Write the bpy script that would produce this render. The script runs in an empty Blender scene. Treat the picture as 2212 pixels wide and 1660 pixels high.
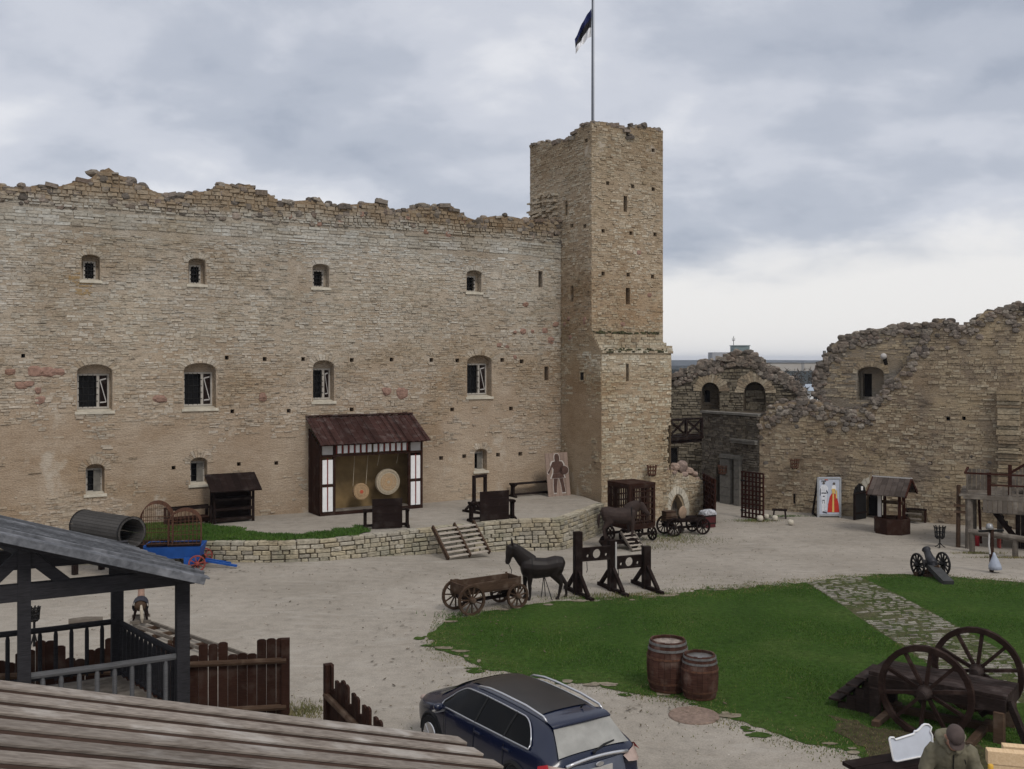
import bpy, bmesh, math, random
import numpy as np
from mathutils import Vector, Matrix, noise
from mathutils.geometry import tessellate_polygon

# ------------------------------------------------------------------ camera, light
SC = bpy.context.scene
COL = SC.collection
F, H, CX, HY = 2200.0, 7.3, 1106.0, 777.0      # focal length and horizon in units of a 2212 px wide frame, eye height
cam = bpy.data.cameras.new("camera"); cam_o = bpy.data.objects.new("camera", cam); COL.objects.link(cam_o)
cam_o.location = (0, 0, H); cam_o.rotation_euler = (math.radians(90), 0, 0)
cam.sensor_width = 36.0; cam.lens = 36.0 * F / 2212.0; cam.shift_y = -53.0 / 2212.0
cam.clip_start = 0.1; cam.clip_end = 12000
SC.camera = cam_o
SC.view_settings.view_transform = 'Standard'; SC.view_settings.look = 'None'
SC.view_settings.exposure = 0.0; SC.view_settings.gamma = 1.0
SC.render.resolution_x, SC.render.resolution_y = 1024, 769

SUN_EL, SUN_AZ = math.radians(48), math.radians(150)   # azimuth from +Y towards +X
w = bpy.data.worlds.new("World"); SC.world = w; w.use_nodes = True
nt = w.node_tree; nt.nodes.clear()
def N(t, kind, **kw):
    n = t.nodes.new(kind)
    for k, v in kw.items():
        if k in n.inputs: n.inputs[k].default_value = v
        else: setattr(n, k, v)
    return n
def L(t, a, b): t.links.new(a, b)
def math_n(t, op, a, b=None, clamp=False):
    n = t.nodes.new('ShaderNodeMath'); n.operation = op; n.use_clamp = clamp
    for i, x in enumerate((a, b)):
        if x is None: continue
        if isinstance(x, (int, float)): n.inputs[i].default_value = x
        else: t.links.new(x, n.inputs[i])
    return n.outputs[0]
def ramp(t, fac, stops, interp='LINEAR'):
    r = t.nodes.new('ShaderNodeValToRGB'); r.color_ramp.interpolation = interp
    e = r.color_ramp.elements
    while len(e) < len(stops): e.new(0.5)
    for i, (p, c) in enumerate(stops):
        e[i].position = p; e[i].color = (c[0], c[1], c[2], 1) if not isinstance(c, (int, float)) else (c, c, c, 1)
    if fac is not None: t.links.new(fac, r.inputs[0])
    return r.outputs[0]
def mixc(t, fac, a, b, blend='MIX'):
    m = t.nodes.new('ShaderNodeMix'); m.data_type = 'RGBA'; m.blend_type = blend
    for i, x in ((0, fac), (6, a), (7, b)):
        if isinstance(x, (int, float)): m.inputs[i].default_value = x
        elif isinstance(x, (tuple, list)): m.inputs[i].default_value = (*x[:3], 1)
        else: t.links.new(x, m.inputs[i])
    return m.outputs[2]
tc = N(nt, 'ShaderNodeTexCoord'); sep = N(nt, 'ShaderNodeSeparateXYZ'); L(nt, tc.outputs['Generated'], sep.inputs[0])
sx, sy, sz = sep.outputs
zc = math_n(nt, 'ADD', math_n(nt, 'MAXIMUM', sz, 0.0), 0.34)
cmb = N(nt, 'ShaderNodeCombineXYZ')
L(nt, math_n(nt, 'DIVIDE', sx, zc), cmb.inputs[0]); L(nt, math_n(nt, 'DIVIDE', sy, zc), cmb.inputs[1])
def cloud(scale, detail, rough, dist, off):
    mp = N(nt, 'ShaderNodeMapping'); mp.inputs['Location'].default_value = off; mp.inputs['Rotation'].default_value = (0, 0, 0.35)
    mp.inputs['Scale'].default_value = (0.85, 0.95, 1)
    L(nt, cmb.outputs[0], mp.inputs[0])
    nz = N(nt, 'ShaderNodeTexNoise', Scale=scale, Detail=detail, Roughness=rough, Distortion=dist); L(nt, mp.outputs[0], nz.inputs['Vector'])
    return nz.outputs['Fac']
c1 = cloud(1.5, 4, 0.45, 0.1, (3.6, 1.1, 0)); c2 = cloud(4.2, 9, 0.55, 0.18, (7.3, 2.2, 0))
cl = math_n(nt, 'ADD', math_n(nt, 'MULTIPLY', c1, 0.60), math_n(nt, 'MULTIPLY', c2, 0.40))
ccol = ramp(nt, cl, [(0.37, (0.40, 0.44, 0.525)), (0.45, (0.50, 0.535, 0.615)), (0.53, (0.63, 0.655, 0.725)), (0.62, (0.80, 0.81, 0.85))], 'EASE')
# clear bright gap above the horizon, higher to the right
wob = math_n(nt, 'MULTIPLY', math_n(nt, 'SUBTRACT', c2, 0.5), 0.075)
edge = math_n(nt, 'ADD', math_n(nt, 'MULTIPLY', sx, 0.115), 0.066)
edge = math_n(nt, 'ADD', edge, wob)
gap = math_n(nt, 'SUBTRACT', edge, sz)
gapf = ramp(nt, math_n(nt, 'ADD', math_n(nt, 'MULTIPLY', gap, 13.0), 0.5), [(0.15, 0.0), (0.85, 1.0)], 'EASE')
ccol = mixc(nt, gapf, ccol, (0.88, 0.865, 0.855))
# brighter thin overcast high overhead
hi = ramp(nt, sz, [(0.33, 0.0), (0.75, 1.0)])
ccol = mixc(nt, hi, ccol, (0.86, 0.88, 0.94))
sky = N(nt, 'ShaderNodeTexSky', sky_type='NISHITA', sun_disc=False, sun_elevation=SUN_EL, sun_rotation=SUN_AZ)
skys = mixc(nt, 1.0, sky.outputs[0], (0.1, 0.1, 0.1), 'MULTIPLY')
bg = N(nt, 'ShaderNodeBackground', Strength=1.0)
L(nt, mixc(nt, 0.93, skys, ccol), bg.inputs[0])
wo = N(nt, 'ShaderNodeOutputWorld'); L(nt, bg.outputs[0], wo.inputs[0])

sun = bpy.data.lights.new("sun", 'SUN'); sun.energy = 1.5; sun.angle = math.radians(16); sun.color = (1.0, 0.95, 0.88)
sun_o = bpy.data.objects.new("sun", sun); COL.objects.link(sun_o)
_sd = Vector((math.sin(SUN_AZ) * math.cos(SUN_EL), math.cos(SUN_AZ) * math.cos(SUN_EL), math.sin(SUN_EL)))
sun_o.rotation_euler = (-_sd).to_track_quat('-Z', 'Y').to_euler(); sun_o.location = (0, 0, 60)

# ------------------------------------------------------------------ helpers
R = random.Random(11)
def sst(t): t = min(1, max(0, t)); return t * t * (3 - 2 * t)
def gz(x, y): return -0.55 * sst((y - 33) / 9.0) * sst((x + 9) / 11.0)
def at(px, py, Y): return Vector(((px - CX) / F * Y, Y, H - (py - HY) / F * Y))
def G(px, py, z=None):
    zz = z if z is not None else 0.0
    for _ in range(1 if z is not None else 40):
        Y = F * (H - zz) / (py - HY); X = (px - CX) / F * Y
        if z is None: zz = gz(X, Y)
    return Vector((X, Y, zz))
def on_line(O, d, px):          # distance along a ground line at which the frame column px is met
    k = (px - CX) / F
    return (k * O[1] - O[0]) / (d[0] - k * d[1])
class Frame:                    # a vertical plane: origin, heading of its local x
    def __init__(s, O, ang):
        s.O = Vector((O[0], O[1], 0)); s.ang = ang
        s.ex = Vector((math.cos(ang), math.sin(ang), 0)); s.ey = Vector((-math.sin(ang), math.cos(ang), 0))
    def uv(s, px, py, w=0.0, side=False):
        o = s.O + (s.ey * w if not side else s.ex * w)
        n = s.ey if not side else s.ex
        d = Vector(((px - CX) / F, 1, -(py - HY) / F)); c = Vector((0, 0, H))
        t = n.dot(o - c) / n.dot(d); p = c + d * t - s.O
        return (p.dot(s.ey if side else s.ex), p.z)
    def world(s, u, wv, z=0): return s.O + s.ex * u + s.ey * wv + Vector((0, 0, z))

def _ico():
    bm = bmesh.new(); bmesh.ops.create_icosphere(bm, subdivisions=2, radius=1)
    v = [x.co.copy() for x in bm.verts]; f = [tuple(q.index for q in p.verts) for p in bm.faces]; bm.free(); return v, f
ICO_V, ICO_F = _ico()
def _ico1():
    bm = bmesh.new(); bmesh.ops.create_icosphere(bm, subdivisions=1, radius=1)
    v = [x.co.copy() for x in bm.verts]; f = [tuple(q.index for q in p.verts) for p in bm.faces]; bm.free(); return v, f
ICO1_V, ICO1_F = _ico1()
Z = Vector((0, 0, 1))
def V(*a): return Vector(a)
class MB:
    def __init__(s): s.v = []; s.f = []; s.m = []; s.cm = 0
    def add(s, vs, fs):
        o = len(s.v); s.v.extend(tuple(p) for p in vs)
        s.f.extend(tuple(i + o for i in f) for f in fs); s.m.extend([s.cm] * len(fs))
    def box(s, c, d, rz=0.0, tilt=None):
        c = Vector(c); M = Matrix.Rotation(rz, 3, 'Z')
        if tilt: M = M @ Matrix.Rotation(tilt[1], 3, tilt[0])
        vs = [c + M @ Vector((x * d[0] / 2, y * d[1] / 2, z * d[2] / 2)) for z in (-1, 1) for x, y in ((-1, -1), (1, -1), (1, 1), (-1, 1))]
        s.add(vs, [(3, 2, 1, 0), (4, 5, 6, 7), (0, 1, 5, 4), (1, 2, 6, 5), (2, 3, 7, 6), (3, 0, 4, 7)])
    def beam(s, a, b, wd, ht, up=Z):
        a = Vector(a); b = Vector(b); t = (b - a).normalized(); u = Vector(up)
        if abs(t.dot(u)) > 0.98: u = Vector((0, 1, 0)) if abs(t.z) > 0.9 else Z
        sd = t.cross(u).normalized(); u = sd.cross(t).normalized()
        vs = [p + sd * (x * wd / 2) + u * (y * ht / 2) for p in (a, b) for x, y in ((-1, -1), (1, -1), (1, 1), (-1, 1))]
        s.add(vs, [(3, 2, 1, 0), (4, 5, 6, 7), (0, 1, 5, 4), (1, 2, 6, 5), (2, 3, 7, 6), (3, 0, 4, 7)])
    def tube(s, pts, r, n=8, caps=True, sq=None):
        pts = [Vector(p) for p in pts]; k = len(pts)
        rs = r if isinstance(r, (list, tuple)) else [r] * k
        ref = None; rings = []
        for i, p in enumerate(pts):
            t = (pts[min(i + 1, k - 1)] - pts[max(i - 1, 0)]).normalized()
            if ref is None:
                ref = t.cross(Z if abs(t.z) < 0.9 else Vector((1, 0, 0))).normalized()
            a = (ref - t * ref.dot(t)).normalized(); b = t.cross(a); ref = a
            ra = rs[i] if isinstance(rs[i], (tuple, list)) else (rs[i], rs[i])
            rings.append([p + a * (math.cos(q) * ra[0]) + b * (math.sin(q) * ra[1]) for q in (2 * math.pi * j / n for j in range(n))])
        s.rings(rings, caps)
    def rings(s, rings, caps=True, closed=True):
        n = len(rings[0]); vs = [p for r_ in rings for p in r_]; fs = []
        for i in range(len(rings) - 1):
            for j in range(n if closed else n - 1):
                a = i * n + j; b = i * n + (j + 1) % n
                fs.append((a, b, b + n, a + n))
        if caps: fs += [tuple(range(n))[::-1], tuple((len(rings) - 1) * n + j for j in range(n))]
        s.add(vs, fs)
    def lathe(s, prof, c=(0, 0, 0), n=24, axis='Z', caps=True, wob=None):
        c = Vector(c); rg = []
        for r_, h in prof:
            ring = []
            for j in range(n):
                q = 2 * math.pi * j / n; x, y = math.cos(q) * r_, math.sin(q) * r_
                ring.append(c + (Vector((x, y, h)) if axis == 'Z' else Vector((x, h, y)) if axis == 'Y' else Vector((h, x, y))))
            rg.append(ring)
        s.rings(rg, caps)
    def prism(s, poly, o, ex, ez, dep):      # extruded outline
        o = Vector(o); ex = Vector(ex); ez = Vector(ez); dep = Vector(dep); n = len(poly)
        a = [o + ex * p[0] + ez * p[1] for p in poly]; vs = a + [p + dep for p in a]
        tris = tessellate_polygon([[Vector((p[0], p[1], 0)) for p in poly]])
        fs = [tuple(t) for t in tris] + [tuple(i + n for i in t) for t in tris]
        fs += [(i, (i + 1) % n, (i + 1) % n + n, i + n) for i in range(n)]
        s.add(vs, fs)
    def rock(s, c, r, rng, small=False, rot=True, j=0.16):
        vv, ff = (ICO1_V, ICO1_F) if small else (ICO_V, ICO_F)
        c = Vector(c); r = Vector(r) if not isinstance(r, (int, float)) else Vector((r, r, r))
        M = Matrix.Rotation(rng.uniform(0, 6.28), 3, 'Z') @ Matrix.Rotation(rng.uniform(-.5, .5), 3, 'X') if rot else Matrix.Identity(3)
        so = Vector((rng.uniform(-99, 99), rng.uniform(-99, 99), 0))
        vs = []
        for p in vv:
            q = p * (1 + j * 2.2 * noise.noise(p * 1.3 + so))
            q = Vector((max(-.86, min(.86, q.x)), max(-.86, min(.86, q.y)), max(-.8, min(.8, q.z))))
            q = M @ q
            vs.append(c + Vector((q.x * r.x, q.y * r.y, q.z * r.z)))
        s.add(vs, ff)
    def build(s, name, mat, parent=None, loc=None, rz=0.0, smooth=False, bevel=0.0, world=False, subsurf=0):
        me = bpy.data.meshes.new(name); vs = s.v
        if world:
            if parent is not None:
                M = (Matrix.Translation(parent.location) @ parent.rotation_euler.to_matrix().to_4x4()).inverted()
                vs = [tuple(M @ Vector(p)) for p in vs]
        me.from_pydata(vs, [], s.f)
        for mm in (mat if isinstance(mat, (list, tuple)) else [mat]): me.materials.append(mm)
        if isinstance(mat, (list, tuple)): me.polygons.foreach_set('material_index', s.m)
        if smooth: me.polygons.foreach_set('use_smooth', [True] * len(me.polygons))
        bm = bmesh.new(); bm.from_mesh(me); bmesh.ops.recalc_face_normals(bm, faces=bm.faces); bm.to_mesh(me); bm.free()
        me.update()
        o = bpy.data.objects.new(name, me); COL.objects.link(o)
        if parent is not None: o.parent = parent
        if loc is not None: o.location = loc
        o.rotation_euler = (0, 0, rz)
        if bevel: 
            b = o.modifiers.new('edge', 'BEVEL'); b.width = bevel; b.segments = 1; b.limit_method = 'ANGLE'
        if subsurf:
            b = o.modifiers.new('sub', 'SUBSURF'); b.levels = subsurf; b.render_levels = subsurf
        return o
def tag(o, label=None, cat=None, group=None, kind=None):
    if label: o['label'] = label
    if cat: o['category'] = cat
    if group: o['group'] = group
    if kind: o['kind'] = kind
    return o
def thing(name, label, cat, loc, rz=0.0, group=None):
    o = bpy.data.objects.new(name, None); COL.objects.link(o); o.empty_display_size = 0.2
    o.location = loc; o.rotation_euler = (0, 0, rz)
    return tag(o, label, cat, group)
def copy_tree(o, parent=None):
    c = o.copy(); COL.objects.link(c)
    if parent is not None: c.parent = parent
    for ch in o.children: copy_tree(ch, c)
    return c
def organic(mb, name, mat, parent=None, voxel=0.02, smooth=4, world=False):
    o = mb.build(name, mat, parent, smooth=True, world=world)
    m = o.modifiers.new('skin', 'REMESH'); m.mode = 'VOXEL'; m.voxel_size = voxel; m.use_smooth_shade = True
    m = o.modifiers.new('soft', 'SMOOTH'); m.iterations = smooth; m.factor = 0.5
    return o

# ------------------------------------------------------------------ materials
MATS = {}
def mat_base(name):
    m = bpy.data.materials.new(name); m.use_nodes = True; t = m.node_tree
    b = t.nodes['Principled BSDF']; MATS[name] = m
    return m, t, b
def obj_noise(t, scale, detail=4, stretch=None, rough=0.55, dist=0.0):
    c = N(t, 'ShaderNodeTexCoord'); v = c.outputs['Object']
    if stretch:
        mp = N(t, 'ShaderNodeMapping'); mp.inputs['Scale'].default_value = stretch; L(t, v, mp.inputs[0]); v = mp.outputs[0]
    n = N(t, 'ShaderNodeTexNoise', Scale=scale, Detail=detail, Roughness=rough, Distortion=dist); L(t, v, n.inputs['Vector'])
    return n.outputs['Fac']
def island(t): return N(t, 'ShaderNodeNewGeometry').outputs['Random Per Island']
def bump(t, b, h, strength=0.3, dist=0.02):
    n = N(t, 'ShaderNodeBump', Strength=strength, Distance=dist); L(t, h, n.inputs['Height']); L(t, n.outputs[0], b.inputs['Normal'])
def plain(name, col, rough=0.75, var=0.25, scale=7, bmp=0.15, metal=0.0, isl=0.0, spec=0.3, stretch=None, dist=0.01):
    m, t, b = mat_base(name); b.inputs['Roughness'].default_value = rough; b.inputs['Metallic'].default_value = metal
    b.inputs['Specular IOR Level'].default_value = spec
    f = obj_noise(t, scale, 6, stretch)
    lo = tuple(c * (1 - var) for c in col); hi = tuple(min(1, c * (1 + var)) for c in col)
    c = ramp(t, f, [(0.3, lo), (0.7, hi)])
    if isl:
        r = ramp(t, island(t), [(0, 1 - isl), (1, 1 + isl)]) if False else None
        k = math_n(t, 'ADD', math_n(t, 'MULTIPLY', island(t), 2 * isl), 1 - isl)
        cc = N(t, 'ShaderNodeCombineXYZ')
        for i in range(3): L(t, k, cc.inputs[i])
        c = mixc(t, 1.0, c, cc.outputs[0], 'MULTIPLY')
    L(t, c, b.inputs['Base Color'])
    if bmp: bump(t, b, f, bmp, dist)
    return m
def wood(name, dark, light, stretch=(1, 1, 14), scale=6, rough=0.75, isl=0.2, bmp=0.3, weather=None, spec=0.25):
    m, t, b = mat_base(name); b.inputs['Roughness'].default_value = rough; b.inputs['Specular IOR Level'].default_value = spec * .2
    f = obj_noise(t, scale, 8, stretch, 0.6, 0.4); g = obj_noise(t, 1.3, 4)
    f2 = math_n(t, 'ADD', math_n(t, 'MULTIPLY', f, 0.65), math_n(t, 'MULTIPLY', g, 0.35))
    c = ramp(t, f2, [(0.32, dark), (0.66, light)])
    if weather:
        c = mixc(t, ramp(t, obj_noise(t, 2.7, 7), [(0.52, 0), (0.7, 0.85)]), c, weather)
    k = math_n(t, 'ADD', math_n(t, 'MULTIPLY', island(t), 2 * isl), 1 - isl)
    cc = N(t, 'ShaderNodeCombineXYZ')
    for i in range(3): L(t, k, cc.inputs[i])
    L(t, mixc(t, 1.0, c, cc.outputs[0], 'MULTIPLY'), b.inputs['Base Color'])
    bump(t, b, f, bmp, 0.012)
    return m
STAIN_U = -6.75
def stone(name, pal, zones=None, noise_amt=0.35, mossy=None, stain=False, patch=None):
    """dressed or rubble stones: every stone (mesh island) takes its own colour from the palette"""
    m, t, b = mat_base(name); b.inputs['Roughness'].default_value = 0.92; b.inputs['Specular IOR Level'].default_value = 0.15
    n = len(pal); c = ramp(t, island(t), [(i / (n - 1), p) for i, p in enumerate(pal)])
    f = obj_noise(t, 9, 6); g = obj_noise(t, 0.45, 5)
    c = mixc(t, 1.0, c, ramp(t, f, [(0.25, 1 - noise_amt), (0.75, 1 + noise_amt)]), 'MULTIPLY')
    c = mixc(t, 1.0, c, ramp(t, g, [(0.32, (0.84, 0.80, 0.74)), (0.5, (1, 1, 1)), (0.68, (1.08, 1.08, 1.1))]), 'MULTIPLY')
    if zones:
        tcn = N(t, 'ShaderNodeTexCoord'); sp = N(t, 'ShaderNodeSeparateXYZ'); L(t, tcn.outputs['Object'], sp.inputs[0])
        zz = math_n(t, 'ADD', sp.outputs[2], math_n(t, 'MULTIPLY', math_n(t, 'SUBTRACT', obj_noise(t, 0.7, 5), 0.5), 1.8))
        c = mixc(t, 1.0, c, ramp(t, math_n(t, 'DIVIDE', zz, 20.0), [(z / 20.0, q) for z, q in zones]), 'MULTIPLY')
    if stain:                                        # rusty seepage round the first upper window, grey lichen streaks
        cx_ = math_n(t, 'DIVIDE', math_n(t, 'SUBTRACT', sp.outputs[0], STAIN_U), 1.15); cz_ = math_n(t, 'DIVIDE', math_n(t, 'SUBTRACT', sp.outputs[2], 10.2), 1.7)
        rr_ = math_n(t, 'SQRT', math_n(t, 'ADD', math_n(t, 'MULTIPLY', cx_, cx_), math_n(t, 'MULTIPLY', cz_, cz_)))
        rr_ = math_n(t, 'ADD', rr_, math_n(t, 'MULTIPLY', obj_noise(t, 1.1, 7, (1, 1, 2.2), .65), 1.3))
        c = mixc(t, ramp(t, rr_, [(.95, .8), (1.55, 0)]), c, (0.31, 0.205, 0.085))
        c = mixc(t, ramp(t, obj_noise(t, .55, 7, (1.6, 1, .5)), [(.55, 0), (.72, .45)]), c, (0.20, 0.185, 0.16))
    if mossy:
        c = mixc(t, ramp(t, obj_noise(t, 0.8, 6), [(0.5, 0), (0.68, mossy[1])]), c, mossy[0])
    cr = crevice_shade(t); c = mixc(t, 1.0, c, cr[0], 'MULTIPLY')
    if zones:
        big = obj_noise(t, .16, 6, (1, 1, 1.5), .6, .4); c = mixc(t, 1.0, c, ramp(t, big, [(.36, (.84, .78, .70)), (.5, (1, 1, 1)), (.64, (1.10, 1.10, 1.09))]), 'MULTIPLY')
    if patch:
        c = mixc(t, ramp(t, obj_noise(t, .33, 6, None, .6), [(.50, 0), (.62, .55)]), c, patch[0]); c = mixc(t, ramp(t, obj_noise(t, .41, 7, (1, 1, .8), .62), [(.53, 0), (.66, .62)]), c, patch[1])
    L(t, c, b.inputs['Base Color']); bump(t, b, math_n(t, 'ADD', f, cr[1]), 0.6, 0.03)
    return m
def crevice_shade(t):  # dark joint streaks: small shadows under stone edges painted into the colour
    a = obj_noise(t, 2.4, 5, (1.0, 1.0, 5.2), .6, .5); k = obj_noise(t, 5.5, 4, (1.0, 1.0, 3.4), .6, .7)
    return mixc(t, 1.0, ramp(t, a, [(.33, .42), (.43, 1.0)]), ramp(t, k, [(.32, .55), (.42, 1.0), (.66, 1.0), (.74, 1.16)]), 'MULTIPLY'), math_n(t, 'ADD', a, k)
def mortar(name, a, bcol, zones=None, patch=None):
    m, t, b = mat_base(name); b.inputs['Roughness'].default_value = 0.95; b.inputs['Specular IOR Level'].default_value = 0.1
    f = obj_noise(t, 1.6, 9, (1, 1, 2.2), 0.65); g = obj_noise(t, 0.35, 4); h = obj_noise(t, 14, 5, (1, 1, 2.4))
    c = mixc(t, ramp(t, f, [(0.35, 0), (0.65, 1)]), a, bcol)
    c = mixc(t, 1.0, c, ramp(t, h, [(0.3, 0.72), (0.62, 1.1)]), 'MULTIPLY')
    c = mixc(t, 1.0, c, ramp(t, g, [(0.35, (0.86, 0.8, 0.74)), (0.6, (1.05, 1.04, 1.03))]), 'MULTIPLY')
    if zones:
        tcn = N(t, 'ShaderNodeTexCoord'); sp = N(t, 'ShaderNodeSeparateXYZ'); L(t, tcn.outputs['Object'], sp.inputs[0])
        zz = math_n(t, 'ADD', sp.outputs[2], math_n(t, 'MULTIPLY', math_n(t, 'SUBTRACT', obj_noise(t, 0.7, 5), 0.5), 1.8))
        c = mixc(t, 1.0, c, ramp(t, math_n(t, 'DIVIDE', zz, 20.0), [(z / 20.0, q) for z, q in zones]), 'MULTIPLY')
    cr = crevice_shade(t)
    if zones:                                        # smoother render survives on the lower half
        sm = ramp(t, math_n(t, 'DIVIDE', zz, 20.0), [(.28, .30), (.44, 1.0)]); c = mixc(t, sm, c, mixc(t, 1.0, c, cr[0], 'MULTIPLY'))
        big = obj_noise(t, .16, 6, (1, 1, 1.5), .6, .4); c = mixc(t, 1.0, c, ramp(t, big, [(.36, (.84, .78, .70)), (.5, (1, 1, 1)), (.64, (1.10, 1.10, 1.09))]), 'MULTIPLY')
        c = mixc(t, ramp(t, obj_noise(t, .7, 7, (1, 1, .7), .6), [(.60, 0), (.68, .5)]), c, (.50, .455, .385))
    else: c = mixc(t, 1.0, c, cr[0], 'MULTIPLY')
    if patch:
        c = mixc(t, ramp(t, obj_noise(t, .33, 6, None, .6), [(.50, 0), (.62, .6)]), c, patch[0]); c = mixc(t, ramp(t, obj_noise(t, .41, 7, (1, 1, .8), .62), [(.53, 0), (.66, .62)]), c, patch[1])
    L(t, c, b.inputs['Base Color']); bump(t, b, math_n(t, 'ADD', math_n(t, 'ADD', f, h), cr[1]), 0.7, 0.04)
    return m
ZM = [(0.0, (0.98, 0.90, 0.82)), (4.5, (0.99, 0.91, 0.84)), (7.2, (1.0, 0.95, 0.90)), (8.6, (1.02, 1.0, .97)), (11.6, (1, 1, 1)), (12.3, (0.98, 1.02, 1.06)), (13.3, (0.92, 0.95, 0.97)), (13.7, (0.68, 0.595, 0.50)), (16, (0.60, 0.51, 0.42))]
M_MORTAR = mortar('wall_mortar', (0.40, 0.355, 0.295), (0.35, 0.302, 0.243), ZM)
M_STONE = stone('limestone_courses', [(0.325, 0.288, 0.235), (0.37, 0.335, 0.28), (0.40, 0.37, 0.315), (0.30, 0.25, 0.19), (0.375, 0.35, 0.305), (0.345, 0.298, 0.235), (0.43, 0.405, 0.355), (0.36, 0.325, 0.272)], ZM, noise_amt=.26, stain=True)
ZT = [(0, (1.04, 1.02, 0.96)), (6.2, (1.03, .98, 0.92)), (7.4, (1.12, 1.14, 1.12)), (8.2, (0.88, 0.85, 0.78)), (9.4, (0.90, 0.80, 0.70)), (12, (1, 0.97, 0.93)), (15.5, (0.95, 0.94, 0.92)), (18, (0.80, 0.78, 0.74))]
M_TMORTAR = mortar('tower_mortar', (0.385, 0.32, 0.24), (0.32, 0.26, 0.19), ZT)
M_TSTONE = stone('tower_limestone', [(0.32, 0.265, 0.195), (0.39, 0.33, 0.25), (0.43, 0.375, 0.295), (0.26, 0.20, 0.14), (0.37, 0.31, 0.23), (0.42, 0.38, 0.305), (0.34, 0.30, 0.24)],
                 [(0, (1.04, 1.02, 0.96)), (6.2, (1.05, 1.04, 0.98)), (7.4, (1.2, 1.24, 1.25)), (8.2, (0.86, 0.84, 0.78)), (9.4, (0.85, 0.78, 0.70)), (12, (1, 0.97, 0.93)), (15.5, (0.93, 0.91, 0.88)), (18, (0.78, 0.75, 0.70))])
RP = ((0.37, 0.29, 0.185), (0.13, 0.105, 0.088))
M_RMORTAR = mortar('ruin_mortar', (0.30, 0.24, 0.17), (0.24, 0.19, 0.135), None, RP)
M_RSTONE = stone('ruin_limestone', [(0.24, 0.19, 0.13), (0.31, 0.25, 0.175), (0.36, 0.30, 0.21), (0.19, 0.145, 0.10), (0.33, 0.265, 0.18), (0.39, 0.34, 0.255)], patch=RP)
M_GSTONE = stone('shade_darkened_grey_stone', [(0.10, 0.088, 0.072), (0.145, 0.125, 0.10), (0.185, 0.16, 0.125), (0.085, 0.072, 0.058), (0.155, 0.135, 0.105)])  # greyer stone, with the passage wall's shade darkened into its colours
M_GMORTAR = mortar('grey_ruin_mortar', (0.105, 0.09, 0.07), (0.08, 0.068, 0.053))  # grey mortar whose colour also carries the passage shade
M_BOULDER = stone('granite_boulders', [(0.07, 0.06, 0.051), (0.18, 0.15, 0.122), (0.12, 0.105, 0.09), (0.25, 0.205, 0.168), (0.085, 0.072, 0.062), (0.29, 0.255, 0.212), (0.155, 0.118, 0.095), (0.20, 0.176, 0.146)], noise_amt=0.35)
M_FIELD = stone('field_stones', [(0.22, 0.10, 0.075), (0.28, 0.20, 0.15), (0.17, 0.135, 0.115), (0.30, 0.16, 0.12), (0.20, 0.155, 0.12)], noise_amt=0.3)
M_ASHLAR = stone('retaining_blocks', [(0.30, 0.27, 0.21), (0.36, 0.32, 0.24), (0.40, 0.345, 0.24), (0.27, 0.245, 0.20), (0.42, 0.385, 0.31), (0.34, 0.29, 0.20)], mossy=((0.19, 0.185, 0.13), 0.7))
M_AMORTAR = mortar('retaining_core', (0.13, 0.11, 0.085), (0.17, 0.145, 0.11))
M_PALE = plain('pale_dressed_stone', (0.46, 0.42, 0.34), 0.9, 0.18, 5, 0.4, isl=0.15, dist=0.02)
M_GREYST = plain('grey_dressed_stone', (0.145, 0.135, 0.117), 0.9, 0.25, 5, 0.4, isl=0.15, dist=0.02)
M_DARK = plain('painted_dark_interior', (0.012, 0.010, 0.010), 0.9, 0.2, 4, 0)  # near-black colour stands in for the unlit depth of openings
M_WOODD = wood('dark_stained_wood', (0.007, 0.0045, 0.004), (0.021, 0.0125, 0.0105), weather=(0.034, 0.027, 0.024))
M_WOODB = wood('brown_stained_wood', (0.018, 0.0085, 0.006), (0.042, 0.020, 0.014), weather=(0.055, 0.038, 0.03))
M_WOODR = wood('red_brown_gate_wood', (0.022, 0.008, 0.006), (0.05, 0.019, 0.013))
M_WOODG = wood('weathered_grey_wood', (0.075, 0.062, 0.05), (0.165, 0.142, 0.118), weather=(0.215, 0.19, 0.16))
M_WOODC = wood('cart_wood', (0.035, 0.021, 0.014), (0.085, 0.054, 0.036), weather=(0.12, 0.088, 0.065))
M_WOODN = wood('fresh_sawn_timber', (0.50, 0.34, 0.19), (0.66, 0.49, 0.31), (12, 1, 12), 3, isl=0.1)
M_WOODP = wood('pavilion_timber', (0.012, 0.0115, 0.0125), (0.032, 0.031, 0.034), (1, 1, 10))
M_IRON = plain('black_iron', (0.011, 0.010, 0.010), 0.6, 0.4, 12, 0.2, metal=0.4)
M_RUST = plain('rusty_iron', (0.085, 0.038, 0.022), 0.85, 0.5, 14, 0.3)
M_WHITE = plain('white_paint', (0.74, 0.73, 0.72), 0.6, 0.06, 6, 0.05)
M_OFFW = plain('grey_white_paint', (0.40, 0.38, 0.36), 0.7, 0.1, 6, 0.05)
M_REDTRIM = plain('dark_red_trim', (0.16, 0.022, 0.016), 0.6, 0.2, 6, 0.05)
M_OLIVE = plain('olive_backcloth', (0.20, 0.135, 0.062), 0.9, 0.2, 3, 0.2)
M_BLUE = plain('blue_paint', (0.012, 0.075, 0.30), 0.5, 0.15, 5, 0.1)
M_REDP = plain('faded_red_paint', (0.22, 0.045, 0.035), 0.65, 0.35, 9, 0.1)
M_HORSE = plain('bronze_brown_horse', (0.013, 0.009, 0.0075), 0.46, 0.3, 5, 0.1, spec=0.2)
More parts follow.
